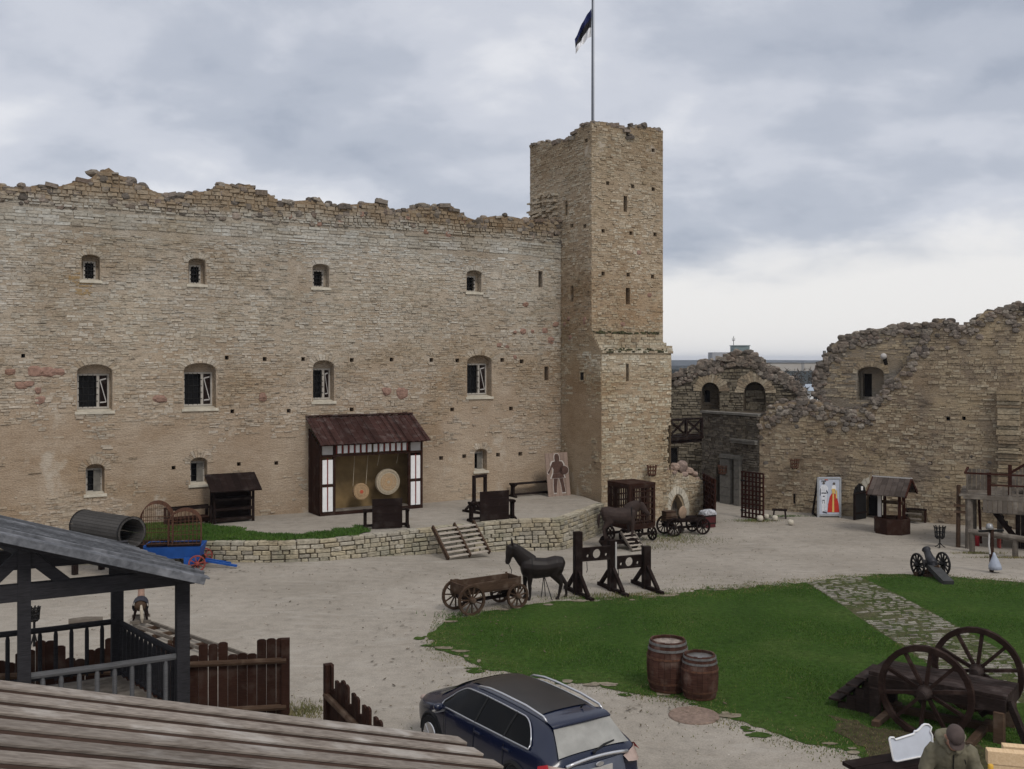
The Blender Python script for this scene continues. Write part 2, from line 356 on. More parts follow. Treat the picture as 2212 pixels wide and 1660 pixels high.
# ------------------------------------------------------------------ ground and far land
def sand_mat():
    m, t, b = mat_base('sandy_gravel'); b.inputs['Roughness'].default_value = 0.95; b.inputs['Specular IOR Level'].default_value = 0.15
    f = obj_noise(t, 0.22, 6); g = obj_noise(t, 2.6, 8, None, 0.65); h = obj_noise(t, 26, 4); k = obj_noise(t, 0.9, 7, (1, 2.2, 1), 0.6, 0.6)
    c = ramp(t, f, [(0.3, (0.25, 0.222, 0.184)), (0.5, (0.292, 0.260, 0.218)), (0.72, (0.34, 0.305, 0.26))])
    c = mixc(t, 1.0, c, ramp(t, g, [(0.28, 0.80), (0.5, 1.0), (0.75, 1.12)]), 'MULTIPLY')
    c = mixc(t, 1.0, c, ramp(t, h, [(0.3, 0.82), (0.7, 1.14)]), 'MULTIPLY')
    c = mixc(t, ramp(t, k, [(0.57, 0), (0.74, 0.5)]), c, (0.205, 0.17, 0.13))
    tr_ = obj_noise(t, 1.1, 8, (.35, 1.6, 1), .62, 1.2)
    c = mixc(t, ramp(t, tr_, [(0.55, 0), (0.68, 0.4)]), c, (0.38, 0.352, 0.31))
    c = mixc(t, ramp(t, obj_noise(t, 9, 3), [(0.66, 0), (0.72, 0.5)]), c, (0.17, 0.14, 0.105))
    L(t, c, b.inputs['Base Color']); bump(t, b, math_n(t, 'ADD', g, math_n(t, 'MULTIPLY', h, 0.5)), 0.7, 0.04)
    return m
M_SAND = sand_mat()
mb = MB(); nx, ny = 120, 120
for j in range(ny + 1):
    for i in range(nx + 1):
        x = -45 + 95 * i / nx; y = 1 + 79 * j / ny
        mb.v.append((x, y, gz(x, y) + 0.025 * (noise.noise(Vector((x * .35, y * .35, 3))))))
for j in range(ny):
    for i in range(nx):
        a = j * (nx + 1) + i; mb.f.append((a, a + 1, a + nx + 2, a + nx + 1)); mb.m.append(0)
tag(mb.build('courtyard_ground', M_SAND, smooth=True), kind='structure')
M_FARLAND = plain('far_fields', (0.075, 0.075, 0.05), 0.95, 0.4, 0.02, 0)
mb = MB(); mb.add([(-6000, 82, -16), (6000, 82, -16), (9000, 9000, -16), (-9000, 9000, -16)], [(0, 1, 2, 3)])
tag(mb.build('lowland_terrain', M_FARLAND), kind='structure')
mb = MB(); mb.add([(-45, 80, -.6), (50, 80, -.6), (75, 110, -16.1), (-70, 110, -16.1)], [(0, 1, 2, 3)])
tag(mb.build('castle_hill', M_FARLAND), kind='structure')
def forest_mat(name, a, b_):
    m, t, b = mat_base(name); b.inputs['Roughness'].default_value = 1.0; b.inputs['Specular IOR Level'].default_value = 0
    L(t, ramp(t, obj_noise(t, 0.02, 6), [(0.35, a), (0.65, b_)]), b.inputs['Base Color']); return m
M_FOREST = forest_mat('far_forest', (0.020, 0.024, 0.024), (0.042, 0.047, 0.045))
def ridge(name, Y, x0, x1, z, amp, seed, dep, bot=-17):
    mb = MB(); n = 160; prev = None
    top = [(x0 + (x1 - x0) * i / n, z + amp * noise.noise(Vector((i * .11, seed, 0))) + amp * .25 * noise.noise(Vector((i * .9, seed, 4)))) for i in range(n + 1)]
    mb.v = [(x, Y, bot) for x, _ in top] + [(x, Y + dep * .3, h) for x, h in top] + [(x, Y + dep, h) for x, h in top]
    for i in range(n):
        for k in (0, 1):
            a = k * (n + 1) + i; mb.f.append((a, a + 1, a + n + 2, a + n + 1)); mb.m.append(0)
    return tag(mb.build(name, M_FOREST), kind='structure')
ridge('forest_hills', 3400, -3000, 3600, 7.5, 2.5, 1.3, 600)
ridge('forest_hills', 1500, -1500, 1700, -2.5, 2.0, 7.7, 300)
ridge('forest_belt', 620, -700, 800, 0.6, 1.6, 3.1, 60)

# ------------------------------------------------------------------ walls with openings
def loop(hh, n=8):
    u0, u1, v0, v1, rise = hh
    if rise <= 0: return [(u0, v0), (u1, v0), (u1, v1), (u0, v1)]
    c = (u0 + u1) / 2; a = (u1 - u0) / 2; pts = [(u0, v0), (u1, v0)]
    if rise >= 50: return [(c + a * math.cos(q), (v0 + v1) / 2 + a * math.sin(q)) for q in [math.pi * i / 10 for i in range(20)]]
    if rise > a * 1.15:                              # pointed head
        for i in range(n + 1):
            t = i / n * 2 - 1; pts.append((c - a * t, v1 - rise + rise * (1 - abs(t)) ** .62))
        return pts
    for i in range(n + 1):
        q = math.pi * i / n; pts.append((c + a * math.cos(q), v1 - rise + rise * math.sin(q)))
    return pts
def span(hh, v, pad=0.03):
    u0, u1, v0, v1, rise = hh
    if v < v0 - pad or v > v1 + pad: return None
    if rise > 0 and v > v1 - rise:
        a = (u1 - u0) / 2; c = (u0 + u1) / 2; s = min(1, (v - v1 + rise) / (rise + pad)); k = a * math.sqrt(max(0, 1 - s * s)) + pad
        return (c - k, c + k)
    return (u0 - pad, u1 + pad)
EX, EY = Vector((1, 0, 0)), Vector((0, 1, 0))
def panel(mb, O, ex, ey, outline, holes=(), thick=1.0, back=True, cm=0, dark=1, flanks=True):
    """outline in (along, up); holes = dicts with h=(u0,u1,v0,v1,rise), depth, optional inner=(hole, depth), through"""
    O = Vector(O); ex = Vector(ex); ey = Vector(ey)
    def P(p, w_): return O + ex * p[0] + Z * p[1] + ey * w_
    def fill(outer, inners, w_):
        allp = list(outer)
        for q in inners: allp += list(q)
        tr = tessellate_polygon([[Vector((p[0], p[1], 0)) for p in pl] for pl in [outer] + list(inners)])
        mb.add([P(p, w_) for p in allp], [tuple(t) for t in tr])
    def tunnel(lp, w0, w1):
        n = len(lp); mb.add([P(p, w0) for p in lp] + [P(p, w1) for p in lp], [(i, (i + 1) % n, (i + 1) % n + n, i + n) for i in range(n)])
    mb.cm = cm; loops = [loop(h['h']) for h in holes]
    fill(outline, loops, 0)
    for h, lp in zip(holes, loops):
        mb.cm = cm
        if h.get('through'): tunnel(lp, 0, thick); continue
        tunnel(lp, 0, h['depth'])
        if 'inner' in h:
            ih, idp = h['inner']; il = loop(ih); fill(lp, [il], h['depth']); tunnel(il, h['depth'], h['depth'] + idp)
            mb.cm = dark; fill(il, [], h['depth'] + idp)
        else:
            mb.cm = dark if h.get('dark', True) else cm; fill(lp, [], h['depth'])
    mb.cm = cm
    if flanks: tunnel(outline, 0, thick)
    else:                                            # panels that meet at a corner leave out their upright end faces
        for p, q in zip(outline, outline[1:] + outline[:1]):
            if abs(p[0] - q[0]) > 1e-4 and max(p[1], q[1]) > 0: mb.add([P(p, 0), P(q, 0), P(q, thick), P(p, thick)], [(0, 1, 2, 3)])
    if back: fill(outline, [lp for h, lp in zip(holes, loops) if h.get('through')], thick)
def stonework(mb, O, ex, ey, rng, u0, u1, v0, top, holes=(), ch=(0.085, 0.155), ln=(0.22, 0.62), prot=(-0.012, 0.035), skip=None, gap=0.016, cm=0):
    O = Vector(O); ex = Vector(ex); ey = Vector(ey); mb.cm = cm; v = v0; so = rng.uniform(0, 50)
    topf = top if callable(top) else (lambda u: top)
    vm = max(topf(u0 + (u1 - u0) * i / 60) for i in range(61))
    while v < vm:
        h = rng.uniform(*ch); u = u0 - rng.uniform(0, ln[1]) * .8
        while u < u1:
            l = rng.uniform(*ln) * (1.0 if rng.random() < .8 else 0.55)
            a, b = max(u, u0), min(u + l, u1); u += l
            if b - a < .07: continue
            dv = 0.05 * noise.noise(Vector((a * .45 + so, v * .6, 0))) * 2
            vc = v + h / 2 + dv; segs = [(a, b)]
            for hh in holes:
                s1 = span(hh, vc - h / 2 * .6); s2 = span(hh, vc + h / 2 * .6); ss = [s for s in (s1, s2) if s]
                if not ss: continue
                p, q = min(s[0] for s in ss), max(s[1] for s in ss); ns = []
                for (x, y) in segs:
                    if q <= x or p >= y: ns.append((x, y)); continue
                    if p - x > .06: ns.append((x, p))
                    if y - q > .06: ns.append((q, y))
                segs = ns
            for (x, y) in segs:
                um = (x + y) / 2
                if vc + h / 2 > topf(um) + .03 or (skip and skip(um, vc)): continue
                pr = rng.uniform(*prot)
                if pr < 0.004: continue
                if rng.random() < .18: pr += rng.uniform(.01, .03)
                j = lambda s=.013: rng.uniform(-s, s)
                lo, hi = vc - h / 2 + gap / 2, vc + h / 2 - gap / 2
                if rng.random() < .15: hi -= h * .25
                xx, yy = x + gap / 2, y - gap / 2
                c4 = [(xx + abs(j()), lo + j(.01)), (yy - abs(j()), lo + j(.01)), (yy - abs(j(.025)), hi + j(.012)), (xx + abs(j(.025)), hi + j(.012))]
                fr = [O + ex * p + Z * q - ey * (pr + j(.008)) for p, q in c4]
                bk = [O + ex * (p + (um - p) * -.03) + Z * q + ey * .03 for p, q in c4]
                mb.add(fr + bk, [(0, 1, 2, 3), (0, 4, 5, 1), (1, 5, 6, 2), (2, 6, 7, 3), (3, 7, 4, 0)])
        v += h
def voussoirs(mb, O, ex, ey, hh, rng, dep=0.34, n=13, prot=0.035, pointed=False, cm=0):
    """wedge stones round the head of an opening"""
    O = Vector(O); ex = Vector(ex); ey = Vector(ey); mb.cm = cm
    u0, u1, v0, v1, rise = hh; c = (u0 + u1) / 2; a = (u1 - u0) / 2
    q0 = 0.0
    for i in range(n):
        A0 = math.pi * (i + .06) / n; A1 = math.pi * (i + .94) / n; pts = []
        d = dep * rng.uniform(.8, 1.15)
        for q, k in ((A0, .02), (A1, .02), (A1, d), (A0, d)):
            if pointed:
                s = abs(math.cos(q)); x = math.copysign(s, math.cos(q)); zz = math.sin(q) ** .85
                px_, pz_ = c + x * a * 1.0 + x * k * .9, v1 - rise + rise * zz + k * (0.35 + .65 * math.sin(q))
            else:
                px_, pz_ = c + math.cos(q) * (a + k * .9), v1 - rise + math.sin(q) * (rise + k)
            pts.append((px_, pz_))
        p_ = prot * rng.uniform(.6, 1.2)
        fr = [O + ex * p + Z * q - ey * p_ for p, q in pts]; bk = [O + ex * p + Z * q + ey * .02 for p, q in pts]
        mb.add(fr + bk, [(0, 1, 2, 3), (0, 4, 5, 1), (1, 5, 6, 2), (2, 6, 7, 3), (3, 7, 4, 0)])
def crest(mb, O, ex, ey, line, rng, depth=1.2, r=(0.14, 0.3), per_m=6, cm=0, drop=0.1):
    """loose boulders bedded along a ruined wall top; line = (u, v) points"""
    O = Vector(O); ex = Vector(ex); ey = Vector(ey); mb.cm = cm
    for (a, b) in zip(line, line[1:]):
        Ln = math.hypot(b[0] - a[0], b[1] - a[1]); n = max(1, int(Ln * per_m + rng.random()))
        for _ in range(n):
            t = rng.random(); u = a[0] + (b[0] - a[0]) * t; v = a[1] + (b[1] - a[1]) * t; q = rng.uniform(*r)
            wv = rng.random() ** 1.6 * depth
            if rng.random() < .55:                   # broken slabs between the boulders
                mb.box(O + ex * u + Z * (v - drop - .05) + ey * wv, (q * 2.2, q * 1.6, q * rng.uniform(.5, .9)), math.atan2(ex.y, ex.x) + rng.uniform(-.3, .3), ('Y', rng.uniform(-.25, .25))); continue
            mb.rock(O + ex * u + Z * (v - drop + rng.uniform(-.08, .06)) + ey * (wv + q * .25), (q * rng.uniform(.8, 1.3), q * rng.uniform(.8, 1.1), q * rng.uniform(.6, .95)), rng)
def interp(line):
    us = [p[0] for p in line]; vs = [p[1] for p in line]
    return lambda u: float(np.interp(u, us, vs))
def rough(line, rng, amp=0.10, step=0.35):
    out = []
    for a, b in zip(line, line[1:]):
        n = max(1, int(abs(b[0] - a[0]) / step))
        for i in range(n):
            t = i / n; out.append((a[0] + (b[0] - a[0]) * t, a[1] + (b[1] - a[1]) * t + (rng.uniform(-amp, amp) if out else 0)))
    out.append(line[-1]); return out

# ------------------------------------------------------------------ main castle wall
SZ = 0.7                                             # level of the raised terrace along the wall
_p = G(550, 1115, SZ); _q = G(1212, 1062, SZ)
TH = math.atan2(_q.y - _p.y, _q.x - _p.x)            # heading of the main wall (about 31 degrees)
D = Vector((math.cos(TH), math.sin(TH), 0)); B_ = Vector((-math.sin(TH), math.cos(TH), 0))   # along the wall, away from the court
WF = Frame(_p, TH)
UEND = (_q - _p).length
T = lambda px, py, w=0.0: WF.uv(px, py, w)
def hole_px(fr, x0, y0, x1, y1, rise_frac=0.0, w_=0.0, side=False):
    a = fr.uv(x0, y1, w_, side); b = fr.uv(x1, y0, w_, side); c = fr.uv(x0, y0, w_, side)
    u0, u1 = min(a[0], b[0]), max(a[0], b[0]); v0 = fr.uv((x0 + x1) / 2, y1, w_, side)[1]; v1 = fr.uv((x0 + x1) / 2, y0, w_, side)[1]
    return (u0, u1, v0, v1, (v1 - v0) * rise_frac)
top_px = [(-60, 392), (0, 391), (30, 398), (60, 398), (85, 395), (130, 392), (165, 388), (195, 378), (212, 364), (235, 360), (255, 371), (275, 380), (290, 390), (310, 397), (330, 403), (340, 413), (375, 414), (400, 414), (440, 410), (460, 400), (480, 391), (505, 395), (540, 391), (555, 407), (580, 415), (600, 427), (640, 431), (665, 428), (690, 423), (700, 433), (735, 441), (770, 438), (800, 431), (830, 429), (845, 447), (855, 460), (862, 445), (880, 450), (900, 448), (910, 436), (940, 442), (970, 436), (985, 449), (1005, 464), (1025, 472), (1045, 468), (1075, 463), (1100, 460), (1120, 468), (1135, 474), (1150, 472), (1180, 470), (1213, 472)]
rg = random.Random(3)
topl = [T(*p) for p in top_px]; topl = [(u, v - .1) for u, v in topl]; topl[-1] = (UEND - .02, topl[-1][1])
ul = topl[0][0]
holes = []; win = []
def add_win(kind, x0, y0, x1, y1, rise, depth, frac, idp=0.35):
    h = hole_px(WF, x0, y0, x1, y1, rise); u0, u1, v0, v1, r = h; a0, a1, b0, b1 = frac
    ih = (u0 + (u1 - u0) * a0, u0 + (u1 - u0) * a1, v0 + (v1 - v0) * b0, v0 + (v1 - v0) * b1, 0)
    holes.append(dict(h=h, depth=depth, inner=(ih, idp))); win.append((kind, h, ih, depth, idp))
for q in ((176, 550, 216, 604), (407, 558, 444, 613), (675, 570, 711, 620), (1008, 584, 1040, 630)):
    add_win('upper', *q, 0.16, 0.42, (0.22, 0.80, 0.05, 0.74))
for q in ((166, 787, 243, 887), (397, 784, 467, 881), (676, 778, 722, 866), (1009, 767, 1062, 856)):
    add_win('middle', *q, 0.16, 0.45, (0.07, 0.93, 0.06, 0.78))
for q in ((185, 1002, 226, 1066), (411, 988, 448, 1045), (1025, 969, 1052, 1016)):
    add_win('lower', *q, 0.2, 0.40, (0.12, 0.90, 0.04, 0.80))
for q in ((1163, 585, 1172, 620), (1176, 791, 1185, 821)):
    holes.append(dict(h=hole_px(WF, *q), depth=0.9))
for (x, y) in ((50, 768), (490, 772), (572, 775), (655, 775), (760, 777), (846, 776), (932, 777), (988, 778), (1085, 777), (1127, 780), (502, 888), (624, 887), (760, 884), (977, 884), (1104, 882), (375, 1010), (516, 1002), (597, 1000), (953, 989), (1003, 985), (1076, 982), (1124, 980), (1200, 505)):
    k = 4.2; holes.append(dict(h=hole_px(WF, x - k, y - 4.2, x + k, y + 4.2), depth=0.45))
mb = MB(); outl = [(ul, -0.8), (UEND - .02, -0.8)] + list(reversed(rough(topl, rg, 0.07)))
panel(mb, (0, 0, 0), EX, EY, outl, holes, 2.6)
castle_wall = mb.build('castle_wall', [M_MORTAR, M_DARK], loc=WF.O, rz=TH)
tag(castle_wall, 'long high limestone castle wall with three rows of barred windows and a ragged boulder top', 'castle wall')
HB = [h['h'] for h in holes]
def plast(u, v):                                     # patches where old plaster still covers the stones
    n_ = noise.noise(Vector((u * .22, v * .35, 5.1))) + .5 * noise.noise(Vector((u * .9, v * 1.3, 9.0)))
    return rg.random() < sst((n_ - (0.52 - 0.85 * sst((7.4 - v) / 5.0))) / .45 + .12)
tf = interp(topl); mb = MB()
band = lambda u: 12.35 + .1 * math.sin(u * .4)
stonework(mb, (0, 0, 0), EX, EY, rg, ul, UEND, SZ, lambda u: min(tf(u), band(u)), HB, ch=(0.055, 0.125), ln=(.14, .5), skip=plast, prot=(-.003, .026))
stonework(mb, (0, 0, 0), EX, EY, rg, ul, UEND, 12.42, lambda u: min(tf(u) - .05, 13.15), HB, ch=(0.11, 0.18), ln=(.3, .8), prot=(.008, .04))
stonework(mb, (0, 0, 0), EX, EY, rg, ul, UEND, 13.2, lambda u: tf(u) - .03, HB, ch=(0.09, 0.19), ln=(.15, .5), prot=(.004, .09), gap=.03)
for k, h, ih, dp, idp in win:
    if h[4] > 0: voussoirs(mb, (0, 0, 0), EX, EY, h, rg, 0.30 if k != 'upper' else .24, 13)
mb.build('stone_facing', M_STONE, castle_wall)
mb = MB(); crest(mb, (0, 0, 0), EX, EY, topl, rg, 0.9, (0.09, 0.25), 4.0, drop=-.03)
for _ in range(150):                                 # boulders in the later repair above the pale courses
    u = rg.uniform(ul, UEND); vmax = tf(u)
    if vmax < 13.3: continue
    v = rg.uniform(13.15, vmax); q = rg.uniform(.08, .19); mb.rock((u, .03, v), (q * 1.25, .12, q), rg, rot=False)
mb.build('boulder_crest', M_BOULDER, castle_wall, smooth=False)
mb = MB()
for (x, y, a, c) in ((103, 803, 15, 12), (78, 801, 17, 13), (125, 803, 16, 9), (45, 832, 13, 9), (62, 829, 12, 7), (82, 843, 7, 8), (87, 864, 12, 10), (22, 803, 11, 8), (345, 861, 16, 9), (568, 857, 9, 11), (835, 845, 12, 10), (868, 849, 16, 14), (1129, 715, 9, 7), (1177, 714, 8, 7), (1112, 717, 5, 4), (1150, 715, 5, 4), (1135, 657, 8, 6), (1078, 745, 6, 5), (1095, 748, 5, 4), (920, 500, 6, 6), (968, 506, 7, 7), (690, 483, 6, 6), (624, 467, 8, 6), (1190, 735, 9, 9), (1200, 700, 8, 6), (880, 470, 7, 5), (735, 478, 8, 6), (780, 462, 7, 7), (1000, 478, 6, 5), (1112, 771, 5, 5)):
    u, v = T(x, y); k = 1 / F * (WF.world(u, 0).y); mb = MB(); mb.rock((u, .01, v), (a * k * 1.1, .09, c * k * 1.1), rg, rot=False, j=.22); mb.build('field_stone', M_FIELD, castle_wall)
# windows: one frame mesh each with sill, grille and pane
M_PANE = plain('dim_window_glass', (0.010, 0.010, 0.011), 0.4, 0.2, 4, 0, spec=0.12)
M_FRAME = plain('limewashed_frame', (0.36, 0.33, 0.29), 0.9, 0.15, 6, 0.2)
for k, h, ih, dp, idp in win:
    u0, u1, v0, v1, r = ih; fw = 0.07; mb = MB(); y = dp + .03
    for a, b in (((u0, v0), (u0, v1)), ((u1, v0), (u1, v1))): mb.box((a[0], y, (v0 + v1) / 2), (fw, .12, v1 - v0 + fw))
    mb.box(((u0 + u1) / 2, y, v1), (u1 - u0 - fw, .12, fw)); mb.box(((u0 + u1) / 2, y, v0), (u1 - u0 - fw, .13, fw))
    um = u0 + (u1 - u0) * .66
    if k == 'middle': mb.box((um, y, (v0 + v1) / 2), (.10, .13, v1 - v0 - fw))
    fr = mb.build('window', M_FRAME, castle_wall)
    mb = MB(); mb.box(((u0 + u1) / 2, dp + idp - .08, (v0 + v1) / 2), (u1 - u0, .02, v1 - v0)); mb.build('pane', M_PANE, fr)
    mb = MB(); ue = um if k == 'middle' else u1
    nv, nh = (3, 4) if k == 'upper' else (4, 5) if k == 'middle' else (2, 3)
    for i in range(1, nv): mb.tube([(u0 + (ue - u0) * i / nv, dp - .03, v0), (u0 + (ue - u0) * i / nv, dp - .03, v1)], .014 if k != 'upper' else .02, 5)
    for i in range(1, nh): mb.tube([(u0, dp - .05, v0 + (v1 - v0) * i / nh), (ue, dp - .05, v0 + (v1 - v0) * i / nh)], .014 if k != 'upper' else .02, 5)
    mb.build('grille', M_IRON, fr)
    if k == 'middle':
        mb = MB(); mb.box(((um + u1) / 2, dp - .02, (v0 + v1) / 2), (u1 - um - .12, .03, v1 - v0 - .1)); sh = mb.build('shutter', M_WOODD, fr)
        mb = MB(); x0, x1 = um + .07, u1 - .08
        mb.beam((x0, dp - .05, v1 - .22), (x1, dp - .05, v0 + .22), .02, .035); mb.beam((x0, dp - .05, v1 - .22), (x1, dp - .05, v1 - .16), .02, .05); mb.beam((x0, dp - .05, v0 + .2), (x1, dp - .05, v0 + .22), .02, .05)
        mb.build('strap', M_OFFW, sh)
    if k == 'lower':
        mb = MB(); mb.box((u1 - .16, dp - .05, (v0 + v1) / 2), (.26, .03, v1 - v0 - .06)); mb.build('shutter', M_GREYST, fr)
    H0 = h; mb = MB(); mb.add([(H0[0] - .08, -.07, H0[2] - .12), (H0[1] + .08, -.07, H0[2] - .12), (H0[1] + .08, -.07, H0[2] - .02), (H0[0] - .08, -.07, H0[2] - .02), (H0[0] - .02, dp, H0[2] + .06), (H0[1] + .02, dp, H0[2] + .06), (H0[0] - .02, dp, H0[2] - .12), (H0[1] + .02, dp, H0[2] - .12)],
        [(0, 1, 2, 3), (3, 2, 5, 4), (0, 3, 4, 6), (1, 7, 5, 2), (0, 6, 7, 1)])
    mb.build('sill', M_PALE, fr)

# ------------------------------------------------------------------ tower
_n = -B_
_s = on_line(_q, _n, 1278); C0 = _q + _n * _s                      # front left corner of the shaft
TW = on_line(C0, D, 1432)                                         # shaft width
_s2 = on_line(_q, _n, 1299); C1 = _q + _n * _s2; BW = on_line(C1, D, 1450)
_bk = on_line(_q, _n, 1145); TD = _s - _bk                        # shaft depth
TF = Frame(C0, TH); bo = _s2 - _s                                 # buttress projection in front of the shaft
rt = random.Random(8); mb = MB()
fpx = [(1278, 263), (1300, 262), (1320, 266), (1335, 270), (1345, 274), (1352, 276), (1353, 300), (1360, 300), (1361, 272), (1380, 272), (1400, 274), (1420, 278), (1431, 282)]
ftop = [TF.uv(*p) for p in fpx]; ftop[0] = (0, ftop[0][1]); ftop[-1] = (TW, ftop[-1][1])
lpx = [(1278, 263), (1262, 268), (1250, 276), (1243, 283), (1237, 296), (1215, 303), (1190, 307), (1170, 306), (1146, 312)]
ltop = [TF.uv(*p, side=True) for p in lpx]; ltop[0] = (0, ftop[0][1]); ltop[-1] = (TD, ltop[-1][1])
fh = []; lh = []
for q in ((1347, 423, 1355, 457), (1352, 621, 1361, 657)): fh.append(dict(h=hole_px(TF, *q), depth=.8))
for (x, y) in ((1411, 324), (1313, 395), (1367, 402), (1411, 408), (1303, 498), (1363, 503), (1415, 506), (1303, 590), (1357, 593), (1410, 597)):
    fh.append(dict(h=hole_px(TF, x - 3.6, y - 4, x + 3.6, y + 4), depth=.5))
for q in ((1221, 433, 1226, 465), (1232, 617, 1239, 651)): lh.append(dict(h=hole_px(TF, *q, side=True), depth=.8))
for (x, y) in ((1266, 303), (1263, 488), (1235, 487)): lh.append(dict(h=hole_px(TF, x - 3.5, y - 4, x + 3.5, y + 4, side=True), depth=.5))
panel(mb, (0, 0, 0), EX, EY, [(0, -1), (TW, -1)] + list(reversed(ftop)), fh, 1.1, back=False, flanks=False)
panel(mb, (0, TD, 0), -EY, EX, [(TD - u, v) for u, v in [(TD, -1), (0, -1)] + ltop], [dict(h=(TD - h['h'][1], TD - h['h'][0], *h['h'][2:]), depth=h['depth']) for h in lh], 1.1, back=False, flanks=False)
panel(mb, (TW, 0, 0), EY, -EX, [(0, -1), (TD, -1), (TD, 17.8), (0, ftop[-1][1])], [], 1.1, back=False, flanks=False)
panel(mb, (0, TD, 0), EX, -EY, [(0, -1), (TW, -1), (TW, 17.6), (0, ltop[-1][1])], [], 1.1, back=False, flanks=False)
mb.cm = 0; mb.box((TW / 2, TD / 2, 16.2), (TW - 1.0, TD - 1.0, .3))
# buttress block standing round the foot
bz0, bz1 = TF.uv(1370, 763, -bo)[1], TF.uv(1370, 722, 0)[1]
bh = [dict(h=hole_px(TF, 1352.5, 785, 1358.5, 823, w_=-bo), depth=.7)]
bx1 = (C1 - C0).dot(D) + BW; jag = [(bx1, bz0), (bx1 + .02, 6.6), (bx1 - .02, 5.4), (bx1 - .1, 4.4), (bx1 - .28, 3.7), (bx1 - .30, 2.0), (bx1 - .30, -1)]
panel(mb, (0, -bo, 0), EX, EY, [(0, -1)] + list(reversed(jag)) + [(0, bz0)], bh, bo + .3, back=False, flanks=False)
panel(mb, (0, 0, 0), -EY, EX, [(0, -1), (bo, -1), (bo, bz0), (0, bz0)], [dict(h=tuple(hole_px(TF, 1252, 803, 1266, 821, side=True)[i] * (-1 if i < 2 else 1) for i in (1, 0, 2, 3, 4)), depth=.4)] if False else [], .3, back=False, flanks=False)
mb.cm = 0; panel(mb, (bx1 - .02, -bo, 0), EY, -EX, [(0, -1), (bo + .3, -1), (bo + .3, 3.6), (0, 3.6)], [], .3, back=False, flanks=False); panel(mb, (bx1, -bo, 0), EY, -EX, [(0, 3.6), (bo + .3, 3.6), (bo + .3, bz0), (0, bz0)], [], .3, back=False, flanks=False)
mb.cm = 0; mb.add([(0, -bo - .05, bz0), (bx1 + .1, -bo - .05, bz0), (bx1 - .25, -.02, bz1), (-.02, -.02, bz1), (0, -.02, bz0 - .1), (bx1 + .1, .3, bz0)], [(0, 1, 2, 3), (0, 3, 4), (1, 5, 2)])
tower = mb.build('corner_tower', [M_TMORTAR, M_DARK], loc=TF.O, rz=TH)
tag(tower, 'tall square limestone tower with a ruined top, narrow slits and a sloping buttress cap', 'tower')
FH = [h['h'] for h in fh]; LH = [h['h'] for h in lh]; BH = [h['h'] for h in bh]; ff = interp(ftop); lf = interp(ltop)
mb = MB()
pt = lambda u, v: noise.noise(Vector((u * .4, v * .5, 1.7))) > .52
pl_ = lambda u, v: noise.noise(Vector((u * .5, v * .35, 4.7))) > (.55 - .55 * sst((7 - v) / 4))
stonework(mb, (0, 0, 0), EX, EY, rt, -.01, TW, bz1 - .1, lambda u: ff(u) - .05, FH, ch=(.07, .13), ln=(.15, .45), skip=pt, prot=(-.006, .022))
stonework(mb, (0, TD, 0), -EY, EX, rt, 0, TD + .01, 10, lambda u: lf(TD - u) - .05, [(TD - h[1], TD - h[0], *h[2:]) for h in LH], ch=(.07, .14), ln=(.16, .5), prot=(-.006, .024), skip=pt)
stonework(mb, (0, _s, 0), -EY, EX, rt, 0, _s, .7, 10, [(_s - h[1], _s - h[0], *h[2:]) for h in LH], ch=(.07, .14), ln=(.15, .5), prot=(-.008, .022), skip=pl_)
stonework(mb, (0, 0, 0), -EY, EX, rt, 0, bo, .7, bz0, [], ch=(.08, .15), skip=pl_)
jx = interp(sorted([(z, x) for x, z in jag]))
stonework(mb, (0, -bo, 0), EX, EY, rt, 0, bx1, -.6, bz0 - .02, BH, ch=(.08, .15), ln=(.16, .5), prot=(-.004, .026), skip=lambda u, v: u > jx(v) + .05)
sl = Vector((0, bo + .02, bz1 - bz0)); 
for k in range(7):                                   # stepped slabs of the sloping cap
    z0 = bz0 + (bz1 - bz0) * k / 7; y0 = -bo + bo * k / 7; u = 0
    while u < bx1 - .1 - .3 * k / 7:
        l = rt.uniform(.2, .5); mb.box((u + l / 2, y0 + .09, z0 + .07 + rt.uniform(-.01, .02)), (l - .02, .3 + rt.uniform(-.05, .05), .12)); u += l
for _ in range(120):                                  # torn masonry where a wall once joined, upper left
    u = rt.uniform(TD - 2.6, TD - .1); v = 13.5 + rt.random() * 2.3
    mb.box((rt.uniform(-.13, .02), u, v), (rt.uniform(.1, .3), rt.uniform(.2, .5), rt.uniform(.07, .13)))
for k in range(26):                                  # ragged right edge low down
    v = -.4 + k * .19; mb.box((jx(v) - .12 + rt.uniform(-.02, .12), -bo + .3, v), (.3, .6, .15))
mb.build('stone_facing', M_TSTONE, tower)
mb = MB()
crest(mb, (0, 0, 0), EX, EY, ftop, rt, .7, (.09, .22), 10, drop=-.02); crest(mb, (0, 0, 0), EY, EX, ltop, rt, .7, (.1, .25), 10, drop=-.02)
crest(mb, (0, 0, 0), EY, EX, [(_s - .3, 13.1), (TD - .3, 13.8)], rt, .3, (.12, .25), 9)
mb.build('boulder_crest', M_BOULDER, tower)
mb = MB(); M_MOSS = plain('dark_moss', (0.045, 0.045, 0.02), 1.0, .4, 9, .4, isl=.3)
for _ in range(90):
    t = rt.choice((0.02, .1, .95, 1.0)) + rt.uniform(-.06, .05); u = rt.uniform(.1, bx1 - .2)
    mb.rock((u, -bo + bo * t - .02, bz0 + (bz1 - bz0) * t + .1), (rt.uniform(.06, .2), .07, rt.uniform(.03, .07)), rt, True)
mb.build('moss', M_MOSS, tower)
mb = MB()
